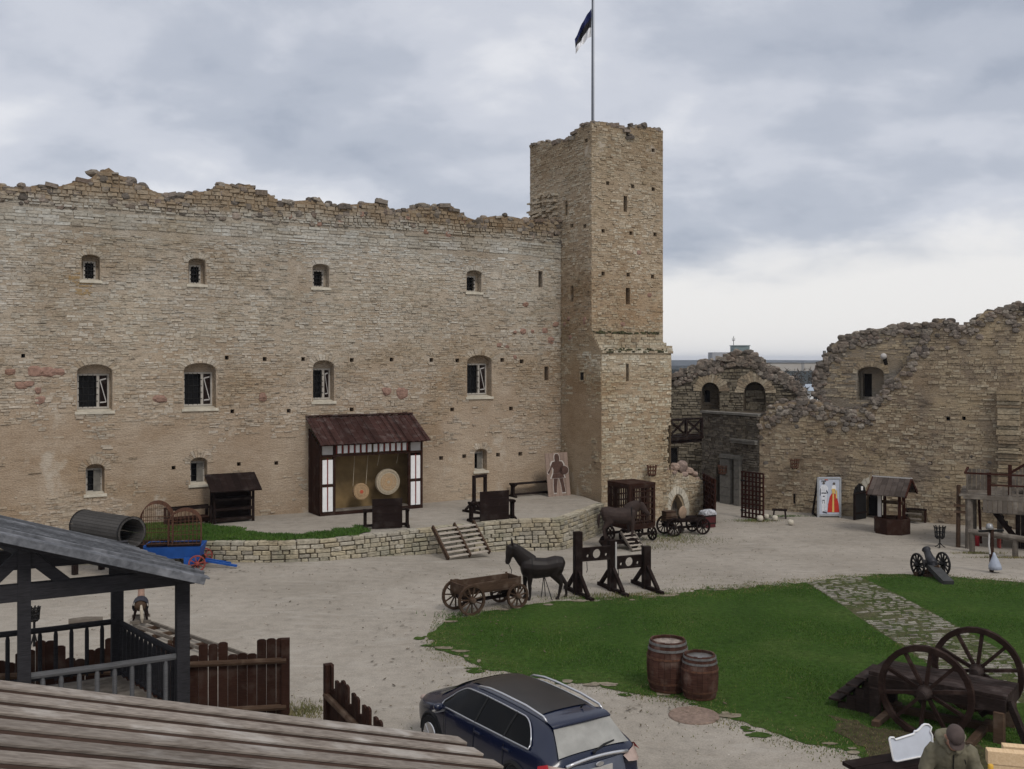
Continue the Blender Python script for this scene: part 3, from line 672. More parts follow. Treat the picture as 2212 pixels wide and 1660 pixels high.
for (x, y, a, c) in ((1263, 692, 7, 11), (1232, 728, 7, 6), (1220, 700, 6, 6), (1228, 688, 6, 6)):
    u, v = TF.uv(x, y, side=True); mb = MB(); mb.rock((.0, u, v), (.06, a * .022, c * .022), rt, rot=False); mb.build('field_stone', M_FIELD, tower)
for (x, y) in ((1380, 545), (1403, 637), (1345, 700)): 
    u, v = TF.uv(x, y); mb = MB(); mb.rock((u, .01, v), (.16, .06, .13), rt, rot=False); mb.build('field_stone', M_FIELD, tower)
# framed square loophole in the left flank of the tower
mb = MB(); u, v = TF.uv(1259, 812, side=True); mb.cm = 0
mb.box((-.03, u + .19, v), (.07, .07, .5)); mb.box((-.03, u - .19, v), (.07, .07, .5)); mb.box((-.03, u, v + .22), (.07, .31, .06)); mb.box((-.03, u, v - .22), (.07, .31, .06)); mb.cm = 1; mb.box((-.015, u, v), (.03, .31, .38))
mb.build('loophole_frame', [M_TSTONE, M_DARK], tower)

# flagpole and flag on the tower
fp = at(1280, 262, (C0 + D * 1.6 + B_ * 2.2).y); X, Yf = fp.x, fp.y
root = thing('flagpole', 'tall thin grey flagpole standing on the ruined tower top', 'flagpole', (X, Yf, 16.35))
mb = MB(); mb.tube([(0, 0, 0), (0, 0, 10.8)], [.075, .045], 10); mb.build('pole', plain('painted_steel_pole', (0.10, 0.11, 0.13), .4, .1, 3, 0), root)
mb = MB(); mb.box((0, 0, .12), (.4, .4, .24)); mb.tube([(0, 0, .24), (0, 0, .9)], .11, 10); mb.build('base_socket', M_GREYST, root)
mb = MB(); mb.rock((0, 0, 10.85), .1, R, j=0); mb.build('finial', M_OFFW, root, smooth=True)
mb = MB(); mb.tube([(.09, -.02, 1.2), (.1, -.02, 5.5), (.08, -.02, 10.6)], .008, 4); mb.build('halyard', M_OFFW, root)
def flag():
    top = [at(1279.5, y, Yf) for y in (22, 22)]; nu, nv = 22, 18; vs = []; fs = []; ms = []
    sc = Yf / F; ztop = at(0, 18, Yf).z; hgt = 60 * sc
    for i in range(nu + 1):
        a = i / nu
        for j in range(nv + 1):
            b = j / nv
            x = -.06 - a * 36 * sc * (1 - .12 * b) - .05 * b * a; droop = (a ** 1.2) * 66 * sc * (1 - .0 * b)
            z = ztop - b * hgt * (1 - .46 * a) - droop
            y = .22 * math.sin(a * 9 + b * 4) * a + .1 * math.sin(a * 17 - b * 6)
            vs.append((x, y, z))
    for i in range(nu):
        for j in range(nv):
            q = i * (nv + 1) + j; fs.append((q, q + 1, q + nv + 2, q + nv + 1)); ms.append(min(2, j * 3 // nv))
    mb = MB(); mb.v = vs; mb.f = fs; mb.m = ms
    return mb
o = flag().build('flag', [plain('flag_blue', (0.008, 0.014, 0.075), .8, .1, 4, 0), plain('flag_black', (0.012, 0.011, 0.014), .8, .1, 4, 0), plain('flag_white', (0.72, 0.72, 0.74), .8, .05, 4, 0)], loc=(X, Yf, 0), smooth=True)
tag(o, 'drooping blue, black and white striped flag hanging from the pole on the tower', 'flag')
# ------------------------------------------------------------------ eastern ruins
GB = -0.55
Dp = G(1640, 1099); Dq = G(2080, 1134, GB); DA = math.atan2(Dq.y - Dp.y, Dq.x - Dp.x); DF = Frame(Dp, DA)
rr = random.Random(21)
dpx = [(1640, 906), (1655, 886), (1668, 875), (1690, 869), (1720, 867), (1760, 871), (1800, 881), (1850, 883), (1872, 877), (1890, 863), (1905, 846), (1925, 823), (1950, 793), (1975, 762), (1995, 730), (2008, 708), (2023, 690), (2058, 697), (2084, 710), (2090, 697), (2110, 686), (2128, 675), (2165, 665), (2198, 655), (2240, 658), (2320, 672)]
dtop = [DF.uv(*p) for p in dpx]; dtop[0] = (0, dtop[0][1]); dtop += [(dtop[-1][0] + 3, dtop[-1][1] - .5), (dtop[-1][0] + 6, dtop[-1][1] + .3), (dtop[-1][0] + 11, dtop[-1][1] - .4)]; UD = dtop[-1][0]; dt = interp(dtop)
dh = [dict(h=hole_px(DF, x - 4, y - 4, x + 4, y + 4), depth=.5) for x, y in ((2048, 904), (2082, 903), (2010, 1000))]
dh.append(dict(h=hole_px(DF, 1713, 1066, 1718, 1088), depth=.6))
door = hole_px(DF, 1868, 1042, 1898, 1108); door = (door[0], door[1], GB - .05, door[3], 1.0); dh.append(dict(h=door, depth=.9))
mb = MB(); panel(mb, (0, 0, 0), EX, EY, [(0, -1.5), (UD, -1.5)] + list(reversed(rough(dtop, rr, .09))), dh, 2.2)
ruin_wall = mb.build('ruined_wall', [M_RMORTAR, M_DARK], loc=DF.O, rz=DA)
tag(ruin_wall, 'broad tan ruined castle wall on the right with a pointed doorway and a boulder-strewn top', 'ruined wall')
DH = [h['h'] for h in dh]; mb = MB()
pd = lambda u, v: rr.random() < sst((noise.noise(Vector((u * .35, v * .45, 3.3))) - .1) / .45)
stonework(mb, (0, 0, 0), EX, EY, rr, 0, UD, -.7, lambda u: dt(u) - .15, DH, ch=(.08, .18), ln=(.16, .55), prot=(-.006, .036), skip=pd, gap=.018)
voussoirs(mb, (0, 0, 0), EX, EY, door, rr, .5, 11, .06, True)
pu0, pu1 = DF.uv(2156, 900)[0], DF.uv(2204, 900)[0]; v = 0.5
ptop = DF.uv(2180, 850)[1]
while v < ptop:                                      # toothed pilaster
    hgt = rr.uniform(.12, .3); q = rr.uniform(0, .22); mb.box(((pu0 + pu1) / 2, -.1 - q * .4, v + hgt / 2), (pu1 - pu0 + rr.uniform(-.15, .15), .3 + q, hgt - .03)); v += hgt
mb.build('stone_facing', M_RSTONE, ruin_wall)
mb = MB(); crest(mb, (0, 0, 0), EX, EY, dtop, rr, 1.0, (.11, .25), 6.5, drop=-.02)
for _ in range(560):
    u = rr.uniform(0, UD); v = dt(u) - abs(rr.gauss(0, .5)) - .05
    if v < 1.5: continue
    q = rr.uniform(.06, .19); mb.rock((u, .02, v), (q * 1.25, .15, q), rr, rot=False)
for _ in range(70):
    u, v = rr.uniform(0, UD), rr.uniform(0, 4); q = rr.uniform(.06, .15)
    mb.rock((u, .01, v), (q * 1.2, .06, q), rr, True, rot=False)
mb.build('boulder_crest', M_BOULDER, ruin_wall)
mb = MB()                                            # dressed jambs of the doorway
for s in (0, 1):
    v = GB
    while v < door[3] - 1.0:
        hgt = rr.uniform(.25, .5); uu = door[s] + (-.16 if s == 0 else .16); mb.box((uu, -.04, v + hgt / 2), (.34, .16, hgt - .02)); v += hgt
voussoirs(mb, (0, -.03, 0), EX, EY, door, rr, .36, 9, .05, True); mb.build('door_surround', M_PALE, ruin_wall)
# set back upper wall with a window
epx = [(1778, 858), (1766, 840), (1757, 828), (1764, 800), (1780, 772), (1792, 750), (1812, 734), (1830, 724), (1848, 719), (1875, 713), (1901, 709), (1940, 702), (1978, 699), (2004, 700), (2024, 692)]
SB = 1.0; etop = [DF.uv(*p, SB) for p in epx]
eo = [(etop[0][0] - .1, 3.2), (etop[-1][0], 3.2)] + list(reversed(etop[2:])) + [(etop[0][0] - .25, etop[1][1])]
eh = hole_px(DF, 1852, 792, 1909, 864, .2, SB); ih = (eh[0] + .1, eh[0] + .55, eh[2] + .15, eh[3] - .35, 0)
mb = MB(); panel(mb, (0, SB, 0), EX, EY, eo, [dict(h=eh, depth=.75, inner=(ih, .4), dark=False)], 1.4)
upw = mb.build('upper_wall', [mortar('grey_old_plaster', (0.27, 0.245, 0.205), (0.21, 0.185, 0.15), None, ((0.31, 0.24, 0.16), (0.15, 0.13, 0.11))), M_DARK], ruin_wall)
et = interp([(u, v) for u, v in etop[4:]])
mb = MB(); stonework(mb, (0, SB, 0), EX, EY, rr, etop[4][0], etop[-1][0], DF.uv(1850, 880, SB)[1], lambda u: et(u) - .25, [eh], ch=(.08, .15), ln=(.2, .6), skip=lambda u, v: u < etop[4][0] + (6.2 - v) * -.05 or noise.noise(Vector((u * .7, v * .7, 2))) > .25)
voussoirs(mb, (0, SB, 0), EX, EY, eh, rr, .32, 14, .05); mb.build('window_surround', M_RSTONE, upw)
mb = MB(); el = [(u, v) for u, v in etop]
crest(mb, (0, SB, 0), EX, EY, el, rr, .8, (.12, .27), 7, drop=0)
for _ in range(170):
    k = rr.randrange(len(el) - 1); t = rr.random(); u = el[k][0] + (el[k + 1][0] - el[k][0]) * t; v = el[k][1] + (el[k + 1][1] - el[k][1]) * t
    q = rr.uniform(.07, .19); mb.rock((u + rr.uniform(0, .45), SB + .02, v - rr.uniform(0, .7)), (q * 1.25, .16, q), rr, rot=False)
mb.build('boulder_crest', M_BOULDER, upw)
# floodlight fixed on the upper wall
u, v = DF.uv(1912, 770, SB); p = DF.world(u, SB - .02, v)
fl = thing('floodlight', 'small white round floodlight fixed on the ruined wall above the arched window', 'floodlight', p, DA)
mb = MB(); mb.lathe([(.02, .10), (.13, .08), (.16, 0), (.13, -.12), (.03, -.16)], (0, -.32, .02), 14, 'Y'); mb.build('lamp_head', M_OFFW, fl, smooth=True)
mb = MB(); mb.beam((0, 0, -.12), (0, -.34, 0), .05, .05); mb.box((0, -.03, -.12), (.18, .06, .24)); mb.beam((.02, -.3, 0), (.1, -.2, -.4), .16, .1); mb.build('bracket', M_IRON, fl)

# gallery wall behind with two blind arches
q0, q1 = at(1440, 777, 61.0), at(1740, 777, 58.2); GA = math.atan2(q1.y - q0.y, q1.x - q0.x); GF = Frame(q0, GA)
gpx = [(1436, 815), (1454, 811), (1469, 804), (1478, 798), (1506, 791), (1519, 781), (1552, 777), (1569, 766), (1587, 760), (1608, 762), (1628, 762), (1639, 777), (1654, 788), (1678, 799), (1702, 816), (1723, 827), (1730, 840), (1740, 855)]
gtop = [GF.uv(*p) for p in gpx]; gt = interp(gtop); g0, g1 = gtop[0][0], gtop[-1][0]
n1, n2 = hole_px(GF, 1516, 826, 1553, 884, .32), hole_px(GF, 1608, 825, 1653, 886, .38)
i1 = (n1[0] + .05, n1[0] + .4, n1[2] + .4, n1[3] - .45, .1)
gh = [dict(h=n1, depth=.5, inner=(i1, .5), dark=False), dict(h=n2, depth=.55, dark=False), dict(h=hole_px(GF, 1440, 967, 1463, 1020), depth=.5)]
mb = MB(); panel(mb, (0, 0, 0), EX, EY, [(g0, -1.2), (g1, -1.2)] + list(reversed(rough(gtop, rr, .08))), gh, 1.5)
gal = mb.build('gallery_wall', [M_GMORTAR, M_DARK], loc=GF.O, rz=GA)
tag(gal, 'grey gable-shaped ruined wall with two round blind arches behind the tower', 'ruined wall')
mb = MB(); stonework(mb, (0, 0, 0), EX, EY, rr, g0, g1, -.6, lambda u: gt(u) - .5, [h['h'] for h in gh], ch=(.12, .2), ln=(.25, .65), prot=(.0, .06), gap=.03)
stonework(mb, (0, .54, 0), EX, EY, rr, n2[0], n2[1], n2[2], n2[3] - .4, [], ch=(.12, .2), ln=(.25, .6), prot=(.0, .04))
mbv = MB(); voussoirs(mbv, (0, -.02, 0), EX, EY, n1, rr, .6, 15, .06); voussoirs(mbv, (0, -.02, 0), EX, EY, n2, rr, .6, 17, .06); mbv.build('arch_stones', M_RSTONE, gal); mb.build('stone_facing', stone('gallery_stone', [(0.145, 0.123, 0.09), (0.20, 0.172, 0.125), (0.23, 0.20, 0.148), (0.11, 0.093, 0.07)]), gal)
mb = MB(); crest(mb, (0, 0, 0), EX, EY, gtop, rr, .9, (.15, .3), 7, drop=0)
for _ in range(260):
    u = rr.uniform(g0, g1); v = gt(u) - rr.uniform(0, .75); q = rr.uniform(.09, .21); mb.rock((u, .0, v), (q * 1.2, .16, q), rr, rot=False)
mb.build('boulder_crest', M_BOULDER, gal)
u0, v0 = GF.uv(1440, 1020); u1, v1 = GF.uv(1463, 967)
mb = MB()
for i in range(-8, 7):
    for a, b in (((u0 + i * .12, v0), (u0 + i * .12 + v1 - v0, v1)), ((u1 - i * .12, v0), (u1 - i * .12 - (v1 - v0), v1))):
        t0, t1 = 0, 1; dx = b[0] - a[0]
        ts = sorted([(u0 - a[0]) / dx, (u1 - a[0]) / dx]); t0, t1 = max(0, ts[0]), min(1, ts[1])
        if t1 > t0: mb.beam((a[0] + dx * t0, -.04, a[1] + (b[1] - a[1]) * t0), (a[0] + dx * t1, -.04, a[1] + (b[1] - a[1]) * t1), .025, .045)
mb.build('lattice', M_IRON, gal)

# passage wall running back from the court (shadowed face) with its ledge
LC = on_line(Dp, B_, 1516); Cfar = Dp + B_ * LC; zl = 4.35
CFr = math.atan2(-B_.y, -B_.x)                       # local x runs towards the viewer
def cu(px): return LC - on_line(Dp, B_, px)
mb = MB(); ch_ = [dict(h=(cu(1549), cu(1560), -.5, 1.75, .45), depth=1.2), dict(h=(cu(1583), cu(1590), -.45, 1.9, 0), depth=.7)]
tl = [(0, zl), (LC * .4, zl - .03), (LC * .8, zl - .1), (LC + .02, zl - .12)]
pas = None
root_c = Frame(Cfar, CFr)
panel(mb, (0, 0, 0), EX, EY, [(0, -1.5), (LC + .02, -1.5)] + list(reversed(tl)), ch_, 3.0)
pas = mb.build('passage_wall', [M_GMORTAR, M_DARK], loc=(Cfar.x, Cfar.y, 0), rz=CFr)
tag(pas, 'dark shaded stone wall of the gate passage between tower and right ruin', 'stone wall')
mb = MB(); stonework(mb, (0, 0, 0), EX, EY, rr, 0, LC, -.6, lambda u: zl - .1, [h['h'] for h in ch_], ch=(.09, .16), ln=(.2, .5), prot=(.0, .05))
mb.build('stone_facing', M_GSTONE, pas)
mb = MB(); mb.box((LC / 2, .15, zl + .03), (LC + .05, .55, .12)); mb.box((LC * .78, -.05, 3.0), (LC * .42, .5, .1)); mb.box((LC * .78, -.03, 2.88), (LC * .4, .4, .1)); mb.build('ledge', M_GREYST, pas)
mb = MB()
for a, b in ((cu(1561), cu(1582)), (cu(1591), cu(1603))):
    v = -.55
    while v < 1.9: hgt = rr.uniform(.35, .7); mb.box(((a + b) / 2, -.08, v + hgt / 2), (b - a, .26, hgt - .02)); v += hgt
mb.box(((cu(1562) + cu(1603)) / 2, -.10, 2.05), (cu(1603) - cu(1560), .34, .2)); mb.build('door_jamb', M_GREYST, pas)
for k in range(3): pass
# rubble heap on the shoulder of the ruin
# balcony bridging tower and passage wall
p0, p1 = at(1446, 930, 52.6), at(1517, 930, 54.2)
ba = math.atan2(p1.y - p0.y, p1.x - p0.x); bl = (p1 - p0).length
zt, zb_ = at(0, 905, 53.4).z, at(0, 948, 53.4).z
bal = thing('timber_balcony', 'dark timber balcony with crossed braces beside the tower', 'balcony', (p0.x, p0.y, zb_), ba)
mb = MB(); mb.box((bl / 2 - .4, .7, .06), (bl + .8, 1.6, .16)); mb.beam((-.6, .1, -.1), (bl, .1, -.1), .16, .2); mb.beam((-.6, 1.3, -.1), (bl, 1.3, -.1), .16, .2); mb.build('floor_deck', M_WOODD, bal)
hh = zt - zb_
mb = MB(); mb.beam((-.6, 0, hh), (bl, 0, hh), .12, .1); mb.beam((-.6, 0, .22), (bl, 0, .22), .1, .08); mb.build('rail', M_WOODD, bal)
for x in (0, bl / 2, bl - .06):
    mb = MB(); mb.box((x, 0, hh / 2), (.13, .13, hh)); mb.build('post', M_WOODD, bal)
for x in (0, bl / 2):
    mb = MB(); mb.beam((x, 0, .22), (x + bl / 2, 0, hh), .07, .09); mb.beam((x, .02, hh), (x + bl / 2, .02, .22), .07, .09); mb.build('cross_brace', M_WOODD, bal)
# low wall with pointed gateway
AF = TF; aw = -bo + .06
apx = [(1438, 1014), (1452, 1016), (1470, 1020), (1490, 1025), (1506, 1031), (1519, 1038)]
atop = [AF.uv(*p, aw) for p in apx]; a0, a1 = bx1 - .35, atop[-1][0]; atop[0] = (a0, atop[0][1]); atf = interp(atop)
ga = hole_px(AF, 1448, 1067, 1477, 1140, 0, aw); ga = (ga[0], ga[1], -1.0, ga[3], .85)
mb = MB(); panel(mb, (0, 0, 0), EX, EY, [(a0, -1.3), (a1, -1.3)] + list(reversed(rough(atop, rr, .05))), [dict(h=ga, depth=.75)], 1.0)
low = mb.build('low_gate_wall', [M_TMORTAR, M_DARK], loc=AF.world(0, aw), rz=TH)
tag(low, 'low limestone wall with a pale pointed-arch gateway at the foot of the tower', 'stone wall')
mb = MB(); stonework(mb, (0, 0, 0), EX, EY, rr, a0, a1, -.8, lambda u: atf(u) - .04, [ga], ch=(.08, .15), ln=(.15, .5), prot=(.0, .05)); mb.build('stone_facing', M_TSTONE, low)
mb = MB(); voussoirs(mb, (0, -.02, 0), EX, EY, ga, rr, .36, 11, .05, True)
for s in (0, 1):
    v = -.9
    while v < ga[3] - .85: hgt = rr.uniform(.3, .5); mb.box((ga[s] + (-.14 if s == 0 else .14), -.02, v + hgt / 2), (.28, .14, hgt - .02)); v += hgt
mb.build('arch_surround', M_PALE, low)
mb = MB()
for i in range(1, 6):
    u = ga[0] + (ga[1] - ga[0]) * i / 6; mb.tube([(u, .4, -.8), (u, .4, ga[3] - .06 - .75 * abs(i / 3 - 1) ** 1.5)], .018, 5)
for v in (-.2, .3, .8): mb.tube([(ga[0], .4, v), (ga[1], .4, v)], .018, 5)
mb.box(((ga[0] + ga[1]) / 2, .5, .1), (ga[1] - ga[0], .05, 1.7)); mb.build('gate_grille', M_GREYST if False else M_WOODG, low)
mb = MB()
for (px_, py_, a, c) in ((1467, 1011, .28, .22), (1483, 1011, .34, .34), (1497, 1019, .27, .2), (1452, 1015, .26, .18), (1508, 1026, .2, .15)):
    u, v = AF.uv(px_, py_, aw); mb.rock((u, .35, v + .05), (a, .3, c), rr)
crest(mb, (0, 0, 0), EX, EY, atop, rr, .9, (.1, .2), 5, drop=.02)
mb.build('boulder_crest', stone('pink_granite', [(0.30, 0.20, 0.155), (0.26, 0.195, 0.16), (0.33, 0.24, 0.19), (0.21, 0.16, 0.135)], noise_amt=.25), low)

# ------------------------------------------------------------------ raised terrace with its retaining wall
tpx = [(-60, 1181), (60, 1180), (200, 1177), (330, 1174), (430, 1172), (600, 1172), (700, 1167), (770, 1160), (860, 1150), (945, 1141), (1060, 1129), (1120, 1124), (1208, 1122), (1241, 1112), (1267, 1102), (1291, 1093), (1306, 1088)]
tl = [G(x, y, SZ) for x, y in tpx]
def resample(pts, step):
    out = [pts[0]]; acc = 0
    for a, b in zip(pts, pts[1:]):
        Ln = (b - a).length; n = max(1, int(Ln / step))
        for i in range(1, n + 1): out.append(a + (b - a) * (i / n))
    return out
line = resample(tl, .5)
inner = [WF.world(u, .3, SZ) for u in np.linspace(ul, UEND + .3, 60)]
mb = MB(); k = len(line); ins = [inner[int(i * (len(inner) - 1) / (k - 1))] for i in range(k)]
M_ = 14
for i in range(k):
    for j in range(M_ + 1):
        p = line[i].lerp(ins[i], j / M_); mb.v.append((p.x, p.y, SZ + (.05 * noise.noise(Vector((p.x * .5, p.y * .5, 1))) if 0 < j < M_ else 0)))
for i in range(k - 1):
    for j in range(M_):
        a = i * (M_ + 1) + j; mb.f.append((a, a + 1, a + M_ + 2, a + M_ + 1)); mb.m.append(0)
tag(mb.build('terrace_ground', M_SAND, smooth=True), kind='structure')
mb = MB(); mbm = MB()
off = 0.0
for course in range(9):
    z1 = SZ + .05 - course * .165; z0 = z1 - .165; dd = rr.uniform(0, .4); i = 0
    pts = resample(tl, .08); u = 0; n = len(pts); i = 0
    while i < n - 3:
        ln_ = int(rr.uniform(3, 8)) if course else int(rr.uniform(4, 11)); j = min(n - 1, i + ln_); a, b = pts[i], pts[j]
        t = (b - a).normalized(); nrm = Vector((t.y, -t.x, 0))
        if z1 < min(gz(a.x, a.y), 0) - .1: i = j; continue
        pr = rr.uniform(.0, .06) + course * .015; g_ = .012; jt = lambda s=.015: rr.uniform(-s, s)
        fr = [a + t * (g_ + abs(jt(.02))) + nrm * (pr + jt()), b - t * (g_ + abs(jt(.02))) + nrm * (pr + jt())]
        bk = [a + t * g_ - nrm * .34, b - t * g_ - nrm * .34]
        zz0, zz1 = z0 + g_ + jt(), z1 - g_ + jt()
        vs = [Vector((p.x, p.y, z)) for z in (zz0, zz1) for p in (fr[0], fr[1], bk[1], bk[0])]
        mb.add(vs, [(0, 1, 5, 4), (4, 5, 6, 7), (0, 4, 7, 3), (1, 2, 6, 5), (0, 3, 2, 1)]); i = j
ret = mb.build('retaining_wall', M_ASHLAR, bevel=.015)
tag(ret, 'low dry-laid stone retaining wall edging the raised terrace', 'retaining wall')
off = []
for i, p in enumerate(line):
    t = (line[min(i + 1, len(line) - 1)] - line[max(i - 1, 0)]).normalized(); off.append(p - Vector((t.y, -t.x, 0)) * .03)
for a, b in zip(off, off[1:]):
    mbm.add([(a.x, a.y, -1.1), (b.x, b.y, -1.1), (b.x, b.y, SZ - .02), (a.x, a.y, SZ - .02)], [(0, 1, 2, 3)])
mbm.build('wall_core', M_AMORTAR, ret)

# ------------------------------------------------------------------ far town
fb = thing('apartment_block', 'distant pale apartment block with flat grey roof house showing over the gable ruin', 'building', at(1597, 777, 420) * 1.0, 0)
fb.location = (at(1597, 0, 420).x, 420, -16)
zt = at(0, 747, 420).z + 16
mb = MB(); mb.box((-3.5, 0, (zt - 2.6) / 2), (17, 9, zt - 2.6)); mb.build('wall', plain('pale_concrete', (0.33, 0.33, 0.35), .9, .1, .3, 0), fb)
mb = MB(); mb.box((0, -1.0, zt - 1.4), (6.4, 7, 2.8)); mb.box((0, -1.0, zt + .15), (7, 7.6, .3)); mb.build('roof', plain('grey_green_cladding', (0.17, 0.21, 0.21), .8, .3, .4, 0), fb)
mb = MB(); mb.tube([(-2.6, -1, zt), (-2.6, -1, zt + 4.0)], .12, 6); mb.tube([(-3.1, -1, zt + 2.3), (-2.1, -1, zt + 2.3)], .1, 5); mb.tube([(-3.1, -1, zt + 2.3), (-3.1, -1, zt + 3.3)], .09, 5); mb.tube([(-2.1, -1, zt + 2.3), (-2.1, -1, zt + 3.3)], .09, 5); mb.build('antenna', M_IRON, fb)
for i in range(5):
    for j in range(3):
        mb = MB(); mb.box((-10 + i * 3, -4.52, zt - 5 - j * 3), (1.4, .06, 1.4)); mb.build('window', M_PANE, fb)
hs = thing('white_house', 'small white house with pale blue-grey hipped roof beyond the gap in the ruins', 'house', (at(1748, 0, 150).x, 150, -16))
zr = at(0, 829, 150).z + 16; ze = at(0, 842, 150).z + 16
mb = MB(); mb.box((0, 0, ze / 2), (3.2, 6, ze)); mb.build('wall', M_WHITE, hs)
mb = MB(); mb.add([(-2, -3.6, ze), (2, -3.6, ze), (2, 3.6, ze), (-2, 3.6, ze), (-.6, 0, zr), (.6, 0, zr)], [(0, 1, 5, 4), (1, 2, 5), (2, 3, 4, 5), (3, 0, 4), (0, 3, 2, 1)]); mb.build('roof', plain('blue_grey_roof', (0.30, 0.34, 0.39), .7, .1, .5, 0), hs)
mb = MB(); mb.box((0, -3.02, ze - 1.1), (.5, .06, .9)); mb.build('window', M_PANE, hs)
for i, (px_, py_, Y, wd, dp) in enumerate(((1694, 786, 900, 26, 10), (1718, 787, 1000, 22, 10), (1748, 786, 950, 12, 10))):
    zt = at(0, py_ - 2, Y).z + 16; X = at(px_, 0, Y).x
    o = thing('far_block', ['long pale far block on the wooded skyline', 'second pale far block to the right on the wooded skyline', 'narrow far block next to the right-hand ruin'][i], 'building', (X, Y, -16), group='far blocks on the skyline')
    mb = MB(); mb.box((0, 0, zt / 2), (wd, dp, zt)); mb.build('wall', plain('far_pale_wall', (0.42, 0.38, 0.33), .9, .1, .1, 0) if i == 0 else MATS['far_pale_wall'], o)
    mb = MB(); mb.box((0, 0, zt + .3), (wd + 1, dp + 1, .6)); mb.build('roof', M_GREYST, o)
chm = MB(); X = at(1781, 0, 700).x; chm.tube([(0, 0, 0), (0, 0, at(0, 757, 700).z + 16)], [1.6, 1.1], 10)
tag(chm.build('factory_chimney', M_GREYST, loc=(X, 700, -16)), 'thin far chimney rising next to the right-hand ruin', 'chimney')
# bare spring trees beyond the walls
M_TWIG = plain('bare_twigs', (0.075, 0.060, 0.048), .95, .3, .5, 0, isl=.35); M_BARK = plain('tree_bark', (0.05, 0.042, 0.035), .95, .3, 3, .3)
def tree(px_, pytop, Y, wpx, label, seed):
    rq = random.Random(seed); b = at(px_, pytop, Y); hgt = b.z + 16; rad = wpx / 2 * Y / F
    root = thing('bare_tree', label, 'tree', (b.x, Y, -16.1), group='bare trees beyond the walls')
    mb = MB(); mb.tube([(0, 0, 0), (.1, 0, hgt * .4), (.0, 0, hgt * .75)], [hgt * .03, hgt * .02, hgt * .008], 8)
    tips = []
    for k in range(12):
        a = rq.uniform(0, 6.28); z0 = hgt * rq.uniform(.25, .6); tip = Vector((math.cos(a) * rad * .7, math.sin(a) * rad * .7, min(hgt * .95, z0 + hgt * rq.uniform(.2, .35)))); mb.tube([(0, 0, z0), tip * .5 + Vector((0, 0, z0 * .55)), tip], [hgt * .012, hgt * .007, hgt * .003], 5); tips.append(tip)
    mb.build('trunk', M_BARK, root)
    mb = MB()
    for k in range(900):
        t = rq.choice(tips); p = t + Vector((rq.gauss(0, rad * .28), rq.gauss(0, rad * .28), rq.gauss(0, hgt * .1)))
        if p.z > hgt or p.z < hgt * .2: continue
        d = Vector((rq.gauss(0, 1), rq.gauss(0, 1), rq.uniform(.2, 1.6))).normalized() * rq.uniform(.5, 1.3); s = d.cross(Vector((rq.random(), rq.random(), .2))).normalized() * .09
        mb.add([p - s, p + s, p + d], [(0, 1, 2)])
    mb.build('crown', M_TWIG, root)
tree(1705, 797, 175, 46, 'rounded bare brown tree beyond the ruins left of the pair', 1)
tree(1742, 794, 200, 50, 'tallest bare brown tree beyond the gap in the ruins', 2)
tree(1722, 815, 130, 44, 'low bushy bare tree in front of the others beyond the gap', 3)
tree(1768, 812, 160, 30, 'slim bare tree close to the right-hand ruin', 4)
tree(1461, 800, 230, 40, 'dark bare tree showing between the tower and the gable ruin', 5)
# ------------------------------------------------------------------ wheels, carts and other courtyard objects
def wheel(r, wd=.07, rim=.07, nsp=10, hub=.09, hubl=.22, spoke=.035):
    """(rim, spokes, hub) shapes about the origin, axle along local y"""
    a = MB(); n = 28; rg = []
    for q in range(n):
        c, s = math.cos(2 * math.pi * q / n), math.sin(2 * math.pi * q / n)
        rg.append([Vector((c * k, y, s * k)) for k, y in ((r, -wd / 2), (r, wd / 2), (r - rim, wd / 2), (r - rim, -wd / 2))])
    a.rings(rg + [rg[0]], caps=False)
    b = MB()
    for q in range(nsp):
        t = 2 * math.pi * (q + .3) / nsp; d = Vector((math.cos(t), 0, math.sin(t))); b.beam(d * hub * .7, d * (r - rim * .6), spoke, spoke * 1.15, up=Vector((0, 1, 0)))
    c = MB(); c.lathe([(hub * .55, -hubl * .5), (hub * .8, -hubl * .42), (hub, -hubl * .12), (hub, hubl * .12), (hub * .8, hubl * .42), (hub * .55, hubl * .5)], (0, 0, 0), 12, 'Y')
    return a, b, c
def add_wheel(root, mat, pos, r, rz=0.0, hubmat=None, **kw):
    a, b, c = wheel(r, **kw); o = a.build('wheel', mat, root, loc=pos, rz=rz, bevel=.006)
    b.build('spoke_set', mat, o); c.build('hub', hubmat or mat, o); return o
def copy_wheel(w_, pos, rz=0.0):
    c = copy_tree(w_, w_.parent); c.location = pos; c.rotation_euler = (0, 0, rz); return c

